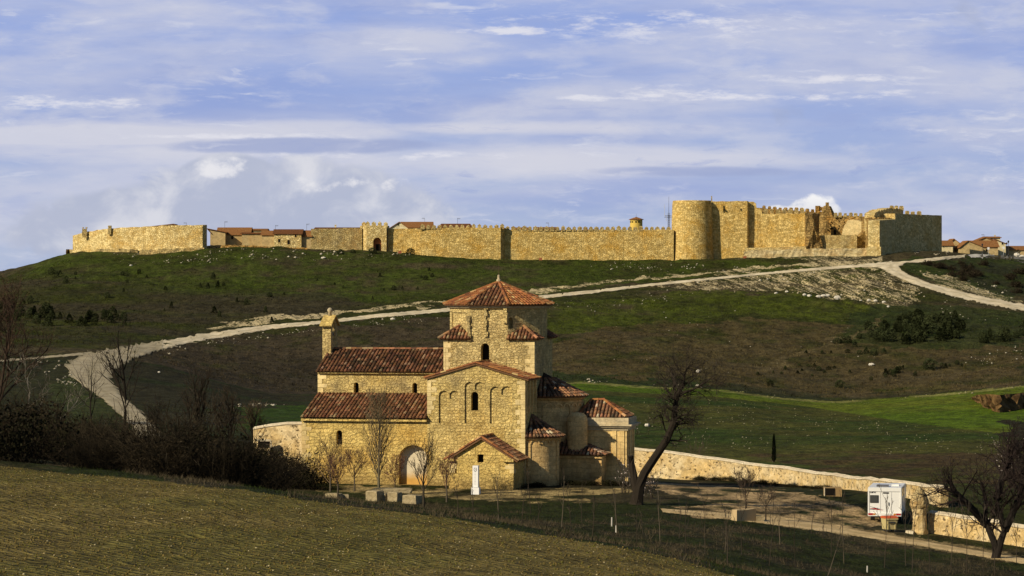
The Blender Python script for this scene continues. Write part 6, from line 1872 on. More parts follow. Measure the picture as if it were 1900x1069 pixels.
# ================================================================ TREES AND BUSHES
M_BARK = attr_mat('bark', .95, .35, 6.0, .05)
M_TWIG = attr_mat('twigs', .95, .25, 3.0, .05)
M_LEAF = attr_mat('scrub_leaves', .95, .35, 2.0, .05)
def rot_to(d, ang, az):
    a = d.cross(Vector((0,0,1)))
    if a.length < .05: a = d.cross(Vector((0,1,0)))
    a.normalize(); b = d.cross(a)
    return (d * math.cos(ang) + (a * math.cos(az) + b * math.sin(az)) * math.sin(ang)).normalized()
class Tree:
    def __init__(s, seed, bark=(.05,.04,.03), twig=(.06,.045,.035), up=.12, wob=.16, ang=(.45,.95), k=(6,5,4,3), ratio=(.55,.75), minr=.008, start=.3, taper=.5):
        s.r = random.Random(seed); s.T = MB(); s.C = MB(); s.bark, s.twig = bark, twig
        s.up, s.wob, s.ang, s.k, s.ratio, s.minr, s.start, s.taper = up, wob, ang, k, ratio, minr, start, taper
    def branch(s, p, d, L, r, lvl, thick_lv=1):
        n = 6 if lvl == 0 else 5 if lvl == 1 else 4 if lvl == 2 else 3
        pts, rad, ds = [Vector(p)], [r], [d]
        for i in range(n):
            w = s.wob * (1 + .35 * lvl)
            d = (d + Vector((s.r.uniform(-w,w), s.r.uniform(-w,w), s.r.uniform(-w,w) + s.up * (1 if lvl else .5)))).normalized()
            pts.append(pts[-1] + d * (L / n)); ds.append(d)
            rad.append(max(s.minr, r * (1 - (1 - s.taper) * (i + 1) / n) if lvl < len(s.k) else r * (1 - .6 * (i + 1) / n)))
        s.emit(pts, rad, lvl, thick_lv); s.kids(pts, rad, ds, L, lvl, thick_lv)
        return pts, rad, ds
    def emit(s, pts, rad, lvl, thick_lv=1):
        v = s.r.uniform(.75, 1.3)
        if lvl <= thick_lv: s.T.tube(pts, rad, 7 if lvl == 0 else 5, col=tuple(c * v for c in s.bark))
        else: s.C.tube(pts, rad, 3, cap=False, col=tuple(c * v for c in s.twig))
    def kids(s, pts, rad, ds, L, lvl, thick_lv=1, num=None, start=None):
        if lvl >= len(s.k): return
        num = num or s.k[lvl]
        st = s.start if start is None else start
        for c in range(num):
            t = st + (1 - st) * (c + s.r.uniform(.1, 1.0)) / num; t = min(t, .999)
            f = t * (len(pts) - 1); i = int(f); q = pts[i].lerp(pts[min(i+1, len(pts)-1)], f - i)
            rr = rad[i]
            d2 = rot_to(ds[min(i+1, len(ds)-1)], s.r.uniform(*s.ang), c * 2.4 + s.r.uniform(-.6,.6))
            s.branch(q, d2, L * s.r.uniform(*s.ratio) * (1.12 - .4 * t), max(s.minr, rr * s.r.uniform(.5,.7)), lvl + 1, thick_lv)
def finish_tree(t, name, loc_, label, cat, group=None, extra=None):
    root = thing(name, loc_, label, cat, group)
    t.T.build('trunk', M_BARK, root)
    if t.C.f: t.C.build('crown', M_TWIG, root)
    return root

# leaning old tree right of the church --------------------------------------------------
def px_path(pts, Y, o): return [P(x, y, Y + dy) - o for x, y, dy in pts]
g = G(1182, 936, 180, 230); Yt = g.y
t = Tree(21, (.030,.024,.018), (.036,.029,.023), up=.04, wob=.28, ang=(.5,1.2), k=(7,6,5,4,4), ratio=(.55,.8), minr=.008, start=.2)
main = px_path([(1180,940,0),(1186,905,0),(1196,878,0),(1215,850,.3),(1236,818,.2),(1250,785,0),(1252,760,0),(1256,735,-.3),(1268,712,-.2)], Yt, g)
rad = [.48,.36,.31,.29,.26,.22,.20,.17,.14]
ds = [(main[min(i+1,8)] - main[max(i-1,0)]).normalized() for i in range(9)]
t.emit(main, rad, 0)
t.kids(main, [r_*.45 for r_ in rad], ds, 2.6, 2, num=20, start=.45)
br2 = px_path([(1184,925,0),(1177,890,.2),(1172,862,.4),(1170,846,.3)], Yt, g); r2 = [.34,.27,.23,.19]
t.emit(br2, r2, 0); d2_ = [(br2[min(i+1,3)] - br2[max(i-1,0)]).normalized() for i in range(4)]
t.T.tube([main[0] + Vector((0,0,-.5)), main[0] + Vector((0,0,.3))], [.85,.45], 8, col=(.03,.024,.018))
for path, num in (([(1252,765,0),(1252,725,.4),(1250,705,.6),(1246,688,.8),(1242,678,.8)], 12), ([(1260,730,-.2),(1282,725,-.6),(1300,715,-.9),(1318,703,-1.0),(1330,705,-1.1)], 12),
                  ([(1268,712,-.2),(1270,695,-.5),(1276,682,-.6),(1282,676,-.6)], 12), ([(1250,780,0),(1268,770,-.5),(1280,768,-.8)], 7), ([(1250,790,0),(1235,772,.5),(1226,765,.8)], 6), ([(1254,742,0),(1240,728,.5),(1232,712,.8)], 8)):
    q = px_path(path, Yt, g); n = len(q); rr = [.11 - .085 * i / (n-1) for i in range(n)]
    t.emit(q, rr, 1); dd = [(q[min(i+1,n-1)] - q[max(i-1,0)]).normalized() for i in range(n)]
    t.kids(q, [r_*.55 for r_ in rr], dd, 2.1, 2, num=num+3, start=.05)
finish_tree(t, 'bare_tree', g, 'leaning dark bare tree with forked trunk at the right end of the church', 'tree')

# almond twigs with blossom at its foot
def blossom(px, foot, h, label, seed, n=9, group=None, fl=120):
    g = G(px, foot, 170, 240); t = Tree(seed, (.05,.04,.03), (.07,.055,.045), up=.15, wob=.2, ang=(.35,.9), k=(4,3), ratio=(.45,.7), minr=.008, start=.2)
    for i in range(n):
        t.branch((t.r.uniform(-.25,.25), t.r.uniform(-.2,.2), -.1), rot_to(Vector((0,0,1)), t.r.uniform(.05,.55), t.r.uniform(0,6.3)), h * t.r.uniform(.5,1), .022, 0, 0)
    root = thing('blossom_shrub', g, label, 'flowering shrub', group)
    t.T.build('stem', M_BARK, root); t.C.build('twigs', M_TWIG, root)
    mb = MB(); vs = [Vector(v) for v in t.C.v]
    for i in range(fl):
        p = t.r.choice(vs); s = t.r.uniform(.018,.04); a = Vector((t.r.uniform(-1,1), t.r.uniform(-1,1), t.r.uniform(-1,1))).normalized(); b = a.orthogonal().normalized() * s; c = a.cross(b)
        mb.face([p - b - c, p + b - c, p + b + c, p - b + c], col=(.50,.43,.39))
    mb.build('blossom', M_LEAF, root)
    return root
blossom(1160, 915, 2.2, 'flowering almond shoots left of the leaning tree trunk', 31)
blossom(1206, 925, 2.0, 'flowering almond shoots right of the leaning tree trunk', 32)
blossom(1215, 868, 2.9, 'pale blossoming shrub against the wall behind the leaning tree', 33, 7, fl=90)
blossom(1176, 838, 1.8, 'blossoming twigs rising beside the chapel corner', 34, 6, fl=60)

# conical tree and small trees in front of the church ------------------------------------
def small_tree(px, foot, top, spread, label, seed, name='young_tree', bark=(.085,.07,.05), twig=(.11,.075,.045), fork=.3, k=(8,5,4), cone=False, ang=(.45,.95), group=None, r0=None, Y=None, up=.13, trunk_r=None):
    g = G(px, foot, 160, 240) if Y is None else G(px, foot, Y - 8, Y + 8)
    H = P(0, top, g.y).z - g.z
    t = Tree(seed, bark, twig, up=up, wob=.10, ang=ang, k=k, ratio=(.4,.62) , minr=.009, start=fork, taper=.25 if cone else .5)
    r = trunk_r or .028 * H ** .9
    n = 9; pts = [Vector((0,0,-.15))]; 
    for i in range(n): pts.append(Vector((t.r.uniform(-.02,.02) * H * .35 * (i+1)/n*2, t.r.uniform(-.02,.02) * H * .3, H * (i+1) / n * (1 if cone else .8))))
    rad = [r * (1 - .85 * i / n) + .008 for i in range(n+1)]
    t.emit(pts, rad, 0)
    ds = [(pts[min(i+1,n)] - pts[max(i-1,0)]).normalized() for i in range(n+1)]
    num = k[0] * (4 if cone else 2)
    for c in range(num):
        u = fork + (1 - fork) * (c + t.r.random()) / num; f = min(u, .99) * n; i = int(f); q = pts[i].lerp(pts[i+1], f - i)
        prof = math.sin(PI * min(1, (u - fork) / (1 - fork) * .78 + .22)) if cone else 1.0
        L = spread / F * g.y * (.35 + .75 * prof) * (1.9 if cone else 1.55) * t.r.uniform(.75,1.1)
        t.branch(q, rot_to(ds[i], t.r.uniform(*ang), c * 2.4 + t.r.uniform(-.5,.5)), L, max(.011, rad[i] * .5), 1, 0)
    return finish_tree(t, name, g, label, 'tree', group)
small_tree(703, 921, 752, 37, 'tallest bare conical tree standing against the church aisle', 41, 'bare_tree', (.11,.095,.06), (.14,.105,.06), .15, (11,5,3), True, (.45,.72), up=.22, trunk_r=.10)
small_tree(613, 912, 838, 27, 'leafless sapling in front of the small aisle window', 42, 'young_tree', fork=.25)
small_tree(627, 926, 852, 18, 'reddish budding sapling beside the stone bench', 43, 'young_tree', twig=(.12,.065,.045), k=(9,5,4), fork=.4)
small_tree(658, 912, 850, 20, 'round budding sapling between the bench and the stone table', 44, 'young_tree', twig=(.13,.075,.045), k=(9,5,4), fork=.42)
small_tree(733, 913, 868, 18, 'low reddish sapling just left of the bricked up door', 45, 'young_tree', twig=(.14,.07,.045), k=(9,5,4), fork=.35)
small_tree(786, 945, 843, 29, 'forked bare young tree in front of the bricked up door', 46, 'young_tree', (.06,.05,.035), (.08,.06,.04), .32, (7,5,4), ang=(.3,.6))
small_tree(829, 932, 858, 21, 'brown budding sapling left of the porch', 47, 'young_tree', twig=(.13,.065,.045), k=(8,5,4), fork=.4)
small_tree(1384, 950, 900, 24, 'small bare tree with vase shaped crown behind the beige trough', 48, 'young_tree', (.04,.03,.025), (.06,.045,.035), .45, (8,5,3), ang=(.4,.8))
small_tree(1421, 966, 918, 17, 'little bare tree right of the beige trough', 49, 'young_tree', (.05,.04,.03), (.06,.045,.035), .45, (7,4,3))
small_tree(1297, 893, 838, 20, 'thin leafless shrub tree close to the back wall', 50, 'young_tree', (.06,.05,.035), (.08,.06,.045), .3, (6,4,3))

# dark dense tree at the right edge ---------------------------------------------------------
g = G(1846, 1036, 170, 215); Yt = g.y
t = Tree(61, (.022,.018,.015), (.028,.020,.018), up=.10, wob=.2, ang=(.4,1.0), k=(7,6,6,5,4), ratio=(.55,.8), minr=.010, start=.2)
for path in ([(1846,1038,0),(1846,1010,0),(1836,985,0),(1828,960,.3),(1830,930,.8),(1820,895,1)], [(1848,1038,0),(1856,1005,0),(1864,985,-.2),(1856,955,-.3),(1850,925,-.3),(1856,890,0)], [(1864,985,-.2),(1880,950,-.4),(1895,910,-.5),(1905,880,-.5)], [(1832,975,.2),(1800,940,-.6),(1775,915,-.9),(1752,905,-1)], [(1850,925,0),(1862,880,.8),(1875,850,1)]):
    q = px_path(path, Yt, g); n = len(q); rr = [.26 - .17 * i / (n-1) for i in range(n)]
    t.emit(q, rr, 0); dd = [(q[min(i+1,n-1)] - q[max(i-1,0)]).normalized() for i in range(n)]
    t.kids(q, [r_*.5 for r_ in rr], dd, 3.1, 2, num=12, start=.3)
finish_tree(t, 'bare_tree', g, 'dense dark bare tree with forked trunk in front of the right wall', 'tree')
g = G(1925, 1010, 170, 230); t = Tree(62, (.022,.018,.015), (.026,.02,.018), up=.12, wob=.2, ang=(.4,.95), k=(9,6,5,4), ratio=(.55,.75), minr=.012, start=.2)
t.branch((0,0,-.2), Vector((-.1,0,1)).normalized(), 5.5, .22, 0); finish_tree(t, 'bare_tree', g, 'dark bare tree cut off by the right edge of the view', 'tree')
blossom(1880, 905, 3.6, 'pale blossoming tree behind the dense dark tree at the right', 63, 12, fl=170)

# left-hand trees -----------------------------------------------------------------------------
def bare(px, foot, top, Y0, label, seed, lean=(0,0,1), k=(7,5,4), r=None, bark=(.022,.018,.014), twig=(.028,.022,.017), up=.12, wob=.2, start=.3, ang=(.4,.95), name='bare_tree', ratio=(.45,.7), minr=.013):
    g = G(px, foot, Y0, Y0 + 60); H = P(0, top, g.y).z - g.z
    t = Tree(seed, bark, twig, up=up, wob=wob, ang=ang, k=k, ratio=ratio, minr=minr, start=start)
    t.branch((0,0,-.2), Vector(lean).normalized(), H * .95, r or .03 * H, 0)
    return finish_tree(t, name, g, label, 'tree')
bare(232, 800, 655, 195, 'tall dark bare tree standing in front of the grey road bend', 71, k=(10,5,3), wob=.12, r=.17, minr=.010)
bare(172, 800, 692, 195, 'thinner dark bare tree left of the road bend', 72, k=(7,4,3), wob=.12, r=.10, minr=.009)
bare(45, 790, 690, 195, 'pale dead tree with broken bare limbs at far left', 73, (.3,0,1), (6,4,3), .07, (.16,.14,.115), (.13,.11,.09), wob=.28)
bare(88, 792, 712, 195, 'leaning pale dead branch tree among dark bushes', 74, (.9,0,1), (5,4,3), .06, (.18,.16,.13), (.14,.12,.1), wob=.22)
bare(-8, 810, 585, 190, 'reddish brown bare tree cut off by the left edge', 75, (.1,0,1), (12,6,5,3), .2, (.04,.028,.02), (.055,.034,.024), start=.15)
bare(494, 903, 838, 165, 'slender pale stemmed sapling in front of the dark bushes', 76, (.12,0,1), (4,3,2), .035, (.20,.17,.13), (.09,.07,.05), start=.6)
bare(355, 855, 728, 190, 'brownish feathery bare tree behind the bushes', 77, k=(12,6,4), twig=(.036,.027,.019), wob=.14, up=.25)
bare(425, 860, 750, 190, 'grey brown twiggy tree above the bushes left of the wall', 78, k=(12,6,4), twig=(.040,.030,.020), wob=.14, up=.25)
bare(300, 850, 765, 185, 'small dark bare tree among the bushes below the road', 79, k=(10,6,4), wob=.15, up=.2)
bare(470, 840, 765, 205, 'round leafless bush tree at the end of the left wall', 80, k=(13,6,5), twig=(.060,.043,.026), wob=.16, up=.2, start=.1)

# bush bank: variants, then copies --------------------------------------------------------------
def bush_mesh(seed, R, H, nleaf, col, twigc, ntw=70, leaf=.10):
    r = random.Random(seed)
    cl = [(Vector((r.uniform(-.75,.75)*R, r.uniform(-.6,.6)*R, H*r.uniform(.25,.8))), r.uniform(.25,.5)*min(R,H)) for _ in range(11)]
    st, fo = MB(), MB()
    for i in range(ntw):
        a = r.uniform(0, 2*PI); l = r.uniform(.6,1.15)*H; d = rot_to(Vector((0,0,1)), r.uniform(.15,1.25), a)
        p = Vector((r.uniform(-.5,.5)*R, r.uniform(-.4,.4)*R, -.1)); q = p + d*l*.55; e = q + (d + Vector((r.uniform(-.3,.3), r.uniform(-.3,.3), .25))).normalized()*l*.5
        v = r.uniform(.6,1.5); st.tube([p,q,e], [.018,.012,.007], 3, cap=False, col=tuple(c*v for c in twigc))
        for k in range(5):
            s = q.lerp(e, r.random()); f = s + rot_to(d, r.uniform(.3,1.0), r.uniform(0,6.3))*l*r.uniform(.12,.3)
            st.tube([s,f], [.010,.006], 3, cap=False, col=tuple(c*v for c in twigc))
    for i in range(nleaf):
        c, rr = r.choice(cl)
        while True:
            u = Vector((r.uniform(-1,1), r.uniform(-1,1), r.uniform(-1,1)))
            if u.length < 1: break
        p = c + u*rr*1.15
        if p.z < .02: p.z = r.uniform(.02,.3)
        s = leaf*r.uniform(.5,1.3); a = Vector((r.uniform(-1,1), r.uniform(-1,1), r.uniform(-1,1))).normalized(); b = a.orthogonal().normalized()*s; c2 = a.cross(b)*.7
        v = r.uniform(.5,1.5)
        fo.face([p-b, p-c2, p+b, p+c2], col=tuple(x*v for x in col))
    return st, fo
def bush_proto(seed, R, H, n, col, tw, leaf=.1, ntw=70):
    st, fo = bush_mesh(seed, R, H, n, col, tw, ntw, leaf)
    root = thing('bush', (0,0,0), 'x', 'bush'); st.build('stems', M_TWIG, root); fo.build('foliage', M_LEAF, root); return root
PB = [bush_proto(1, 2.2, 2.6, 1900, (.017,.016,.008), (.022,.017,.011), .085, 80), bush_proto(2, 1.8, 2.0, 2200, (.020,.019,.008), (.034,.024,.016), .08),
      bush_proto(3, 2.6, 2.2, 1400, (.024,.018,.010), (.023,.018,.012), .07, 120), bush_proto(4, 1.6, 3.0, 500, (.026,.020,.012), (.025,.020,.013), .06, 150)]  # dark bramble tones taken darker, painting the shade over the thicket
usedp = [False]*4
def put_bush(px, foot, k, sc, label, group, Y0=150, Y1=235, rz=0, cat='bush'):
    g = G(px, foot, Y0, Y1)
    if usedp[k]: o = copy_tree(PB[k])
    else: o = PB[k]; usedp[k] = True
    o.location = (g.x, g.y, g.z - .15); o.rotation_euler = (0,0,rz); o.scale = (sc, sc, sc)
    tag(o, label, cat, group)
    return o
rng = random.Random(5)
GB_ = 'dark bushes crowding the bank left of the church'
for i in range(58):
    px = rng.uniform(-30, 500); lo = np.interp(px, [0,200,400,500],[868,886,896,905]); Y = rng.uniform(158, 222)
    k = rng.choice((0,1,2,3))
    x = (px - CX)/F*Y; z = Zpx(px, Y)
    o = copy_tree(PB[k]) if usedp[k] else PB[k]; usedp[k] = True
    s = rng.uniform(.75,1.25) * np.interp(px, [0,110,180,270,330,420,500],[1.35,1.15,.85,.88,1.22,1.05,.72])
    o.location = (x, Y, z - .15); o.rotation_euler = (0,0,rng.uniform(0,6)); o.scale = (s*rng.uniform(.9,1.3), s, s*rng.uniform(.8,1.1))
    tag(o, 'dark leafless bush in the dense thicket on the bank left of the church', 'bush', GB_)
for px, ft, k, s, lab in ((545, 905, 2, 1.15, 'broad dark bramble mound touching the left corner of the church'), (512, 893, 0, .95, 'dark bush below the wooden hatch'), (580, 908, 1, .8, 'low bramble at the foot of the aisle wall'), (470, 890, 3, .9, 'upright brown bush left of the bramble mound'),
                          (528, 868, 1, 1.05, 'dark hedge bush filling the corner between church and left wall'), (560, 890, 1, .9, 'bramble pressed against the church corner')):
    put_bush(px, ft, k, s, lab, None, 195, 224, rng.uniform(0,6))
for i, (px, s) in enumerate(((985,.35),(1000,.4),(1060,.45),(1080,.4),(1100,.5),(1130,.45),(1150,.4))):
    p = CH0 + AU*U0(px,0) + AV*(0.2 if px < 1030 else 3.4); 
    o = copy_tree(PB[1]); o.location = (p.x, p.y - .6, Zg(p.x, p.y) - .1); o.rotation_euler = (0,0,i*1.3); o.scale = (s*1.3, s, s*.55)
    tag(o, 'low dark weed clump along the shaded foot of the apses', 'weed clump', 'weeds along the foot of the apses')
for i in range(14):
    px = 1290 + i*19 + rng.uniform(-6,6); Yw = np.interp(px, [1200,1300,1407,1500,1560],[264,261,253,243,235]) - .7; s = rng.uniform(.18,.32)
    o = copy_tree(PB[1]); o.location = ((px-CX)/F*Yw, Yw, Zpx(px, Yw) - .08); o.rotation_euler = (0,0,i*2.1); o.scale = (s*1.6, s, s*.8)
    tag(o, 'low weed clump at the foot of the long back wall', 'weed clump', 'weeds along the back wall')

# planted whips in the meadow --------------------------------------------------------------------
GW = 'thin bare saplings planted across the meadow'
def whip(px, foot, top, seed, label='thin bare whip sapling planted in the dark meadow', pale=False, lean=0.0, crown=0, group=GW):
    g = G(px, foot, 140, 235); H = P(0, top, g.y).z - g.z
    t = Tree(seed, (.10,.082,.058) if pale else (.05,.04,.03), (.06,.048,.036), up=.1, wob=.06, ang=(.25,.6), k=((crown or 4),3), ratio=(.22,.4), minr=.010, start=.35 if not crown else .5, taper=.4)
    t.branch((0,0,-.1), Vector((lean,0,1)).normalized(), H, .024 if not pale else .03, 0, 0)
    return finish_tree(t, 'sapling', g, label, 'sapling', group)
wl = [(849,965,888),(880,960,905),(925,985,880),(968,1000,905),(985,955,868),(1000,998,920),(1042,978,880),(1060,990,905),(1080,970,900),(1098,1000,915),(1145,990,905),(1140,985,945),(1180,1015,930),(1193,990,945),(1225,1008,905),(1260,1000,935),(1272,1025,930),(1308,1028,920),(1345,1025,935),(1350,1050,940),(1376,1030,915),(1427,1050,930),(1447,1010,940),(1476,1052,935),(1505,990,930)]
for i, (px, ft, tp) in enumerate(wl):
    whip(px, ft, tp, 200 + i, lean=(.12 if i % 3 == 0 else -.04), pale=(i % 4 == 2))
cl_ = [(1542,1034,930,6,'forked sapling in the meadow just left of the motorhome',.02,False),(1566,1046,925,5,'pale stemmed sapling rising past the dark fronted box',-.02,True),(1641,1054,925,9,'bushy topped sapling in front of the motorhome and bin',.0,False),(1681,1050,930,9,'bare sapling crossing the right side of the motorhome',.0,False),(1692,1062,935,7,'leaning sapling just in front of the gate pillar',.1,False),(1726,1066,940,7,'branching sapling right of the gate pillar',.0,False),(1764,1060,948,9,'slightly leaning sapling with fine crown before the right wall',.05,False),(1793,1068,940,10,'round crowned sapling against the sunlit right wall',.0,False),(1825,1069,950,8,'tall sapling left of the dense dark tree',.0,False),(1846,1069,960,6,'thin sapling crossing the dense dark tree trunk',.0,False),(1886,1044,975,10,'small bushy sapling at the far end of the right wall',.0,False),(1527,1000,962,0,'short dark sapling stub near the sandy path',.0,False),(1535,1068,985,3,'pale leaning stake sapling at the bottom of the meadow',.35,True)]
for i, (px, ft, tp, c, lab, ln, pale) in enumerate(cl_): whip(px, ft, tp, 300 + i, lab, pale, ln, c, None)
def stake(px, foot, top, label):
    g = G(px, foot, 140, 235); H = P(0, top, g.y).z - g.z
    mb = MB(); mb.tube([(g.x,g.y,g.z-.1),(g.x+.01,g.y,g.z+H)], [.045,.04], 6); o = mb.build('stake', plain('pale_tube', (.5,.47,.42), .7), None, g); tag(o, label, 'stake')
stake(1609,1062,1050,'short white tree guard tube in the meadow at lower right')
stake(1135,977,960,'grey wooden stake in the middle of the dark meadow')
stake(1143,988,975,'pale stub stake in the middle of the dark meadow')
# cypress-like post shrub in the far field
g = G(1436, 858, 250, 330); mb = MB(); H = P(0, 806, g.y).z - g.z; r = random.Random(4)
root = thing('cypress', g, 'small narrow dark cypress standing behind the long wall', 'tree')
mb.tube([(0,0,-.2),(0,0,H*.9)], [.08,.03], 5, col=(.03,.02,.015)); mb.build('trunk', M_BARK, root)
mb = MB()
for i in range(900):
    z = r.random(); rr = .26*(1-z)**.5*min(1, z*8+.2)*math.sqrt(r.random()); a = r.uniform(0,6.3); p = Vector((rr*math.cos(a), rr*math.sin(a), .1+z*H*.97)); b = Vector((r.uniform(-.06,.06), r.uniform(-.06,.06), .07)); c = b.orthogonal().normalized()*.04
    v = r.uniform(.6,1.4); mb.face([p-b, p-c, p+b, p+c], col=(.020*v,.026*v,.010*v))
mb.build('crown', M_LEAF, root)
# ================================================================ HILLSIDE SHRUBS, STONES AND GROUND COVER
def shrub_mesh(seed, conic):
    r = random.Random(seed); mb = MB()
    lob = [(r.uniform(0,6.3), r.uniform(.25,.9), r.uniform(.6,1.25)) for _ in range(7)]
    for i in range(420):
        z = r.random() ** .8; a = r.uniform(0, 6.3)
        bulge = 1.0
        for la, lz, ls in lob:
            dd = abs((a - la + PI) % (2*PI) - PI)
            if dd < .8 and abs(z - lz) < .3: bulge = ls
        R = (.52 * (1 - z) ** .75 + .05 if conic else .55 * math.sqrt(max(0, 1 - (2*z - .75) ** 2 / 1.6))) * bulge
        rr = R * math.sqrt(r.uniform(.25, 1)); p = Vector((rr*math.cos(a), rr*math.sin(a), .03 + z * .97))
        b = Vector((r.uniform(-1,1), r.uniform(-1,1), r.uniform(-.3,1))).normalized() * r.uniform(.05,.10); c = b.orthogonal().normalized() * r.uniform(.03,.06)
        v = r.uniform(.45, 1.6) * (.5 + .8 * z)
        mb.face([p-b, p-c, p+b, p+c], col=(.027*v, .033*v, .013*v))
    return mb
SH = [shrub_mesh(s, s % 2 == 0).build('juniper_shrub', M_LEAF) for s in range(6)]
SHB = []
for s in range(3):
    st, fo = bush_mesh(40+s, .6, .8, 260, (.026,.021,.012), (.045,.033,.022), 40, .07)
    fo.mesh(st.v, st.f, col=(.035,.026,.018)); SHB.append(fo.build('heath_shrub', M_LEAF))
_first = {}
def put(protos, k, g, h, label, cat, group=None, rz=0.0, wide=1.0):
    p = protos[k]
    if p.name not in _first: o = p; _first[p.name] = 1
    else: o = p.copy(); COL.objects.link(o)
    o.location = (g.x, g.y, g.z - .08 * h); o.rotation_euler = (0,0,rz); o.scale = (h*wide, h*wide, h)
    return tag(o, label, cat, group)
rng = random.Random(77)
def shrubs(poly, n, hpx, label, group, protos=SH, cat='shrub', name=None, Ymin=300, wide=(.72,1.0)):
    xs = [p[0] for p in poly]; ys = [p[1] for p in poly]; c = 0; tries = 0
    while c < n and tries < 5000:
        tries += 1
        x, y = rng.uniform(min(xs), max(xs)), rng.uniform(min(ys), max(ys))
        if not in_poly(np.array([x]), np.array([y]), poly)[0]: continue
        g = G(x, y, Ymin); h = rng.uniform(*hpx) / F * g.y
        put(protos, rng.randrange(len(protos)), g, h, label, cat, group, rng.uniform(0,6.3), rng.uniform(*wide)); c += 1
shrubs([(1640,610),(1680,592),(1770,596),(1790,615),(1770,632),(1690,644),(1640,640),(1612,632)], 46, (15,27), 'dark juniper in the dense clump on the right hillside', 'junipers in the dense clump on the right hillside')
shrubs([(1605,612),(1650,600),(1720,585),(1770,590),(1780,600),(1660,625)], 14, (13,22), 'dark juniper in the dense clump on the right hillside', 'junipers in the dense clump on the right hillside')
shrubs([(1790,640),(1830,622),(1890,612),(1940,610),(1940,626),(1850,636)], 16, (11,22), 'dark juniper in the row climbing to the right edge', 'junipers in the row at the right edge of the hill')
GS = 'small scattered junipers on the brown slope at the right'
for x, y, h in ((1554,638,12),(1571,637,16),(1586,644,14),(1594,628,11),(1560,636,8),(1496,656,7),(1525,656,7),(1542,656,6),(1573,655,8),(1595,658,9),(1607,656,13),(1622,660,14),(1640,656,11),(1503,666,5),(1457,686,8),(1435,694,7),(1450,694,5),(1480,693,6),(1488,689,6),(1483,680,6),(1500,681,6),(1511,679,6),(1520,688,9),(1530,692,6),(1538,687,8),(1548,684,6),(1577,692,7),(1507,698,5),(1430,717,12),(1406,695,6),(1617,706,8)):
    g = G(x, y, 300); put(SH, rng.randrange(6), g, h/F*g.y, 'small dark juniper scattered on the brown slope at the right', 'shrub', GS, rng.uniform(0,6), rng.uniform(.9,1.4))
for x, y, h, lab in ((1558,719,15,'lone rounded juniper low on the slope above the field edge'),(1725,685,21,'largest of the low junipers just above the green crop'),(1724,620,24,'tallest juniper at the front of the dense hillside clump')):
    g = G(x, y, 300); put(SH, 1, g, h/F*g.y, lab, 'shrub', None, 1.0, 1.25)
shrubs([(1630,690),(1700,682),(1705,698),(1640,703)], 12, (8,15), 'low juniper in the small patch above the crop field', 'junipers in the small patch above the crop field')
shrubs([(1715,680),(1790,670),(1790,684),(1720,690)], 6, (5,11), 'low juniper in the small patch above the crop field', 'junipers in the small patch above the crop field')
shrubs([(0,575),(60,560),(140,580),(240,590),(240,604),(120,608),(0,604)], 40, (11,24), 'dark juniper in the belt low on the left hillside', 'junipers in the belt on the left hillside')
shrubs([(90,505),(320,500),(560,550),(520,600),(330,592),(120,560)], 30, (6,14), 'dark juniper dotted over the left hillside', 'junipers dotted over the left hillside')
shrubs([(560,520),(800,500),(820,550),(650,570)], 14, (5,10), 'small dark juniper dotted above the road behind the tower', 'junipers above the road behind the tower')
shrubs([(1690,490),(1780,485),(1900,500),(1900,548),(1830,535),(1740,505)], 26, (9,17), 'brown leafless shrub on the bank right of the upper road', 'brown shrubs right of the upper road', SHB, Ymin=560, wide=(1.1,1.7))
for x, y, h, lab in ((691,470,11,'round dark bush in front of the gateway arch'),(762,472,12,'round dark bush below the low wall right of the gate'),(632,472,10,'dark bush on the slope left of the gate tower'),(655,470,8,'low dark bush just left of the gate tower foot')):
    g = G(x, y, 700); put(SH, 3, g, h/F*g.y, lab, 'shrub', None, rng.uniform(0,6), 1.35)
shrubs([(1500,462),(1590,460),(1600,466),(1500,468)], 9, (4,8), 'dark green shrub on the ledge under the broken castle wall', 'shrubs on the ledge under the castle', SH, Ymin=740, wide=(1.6,2.4))

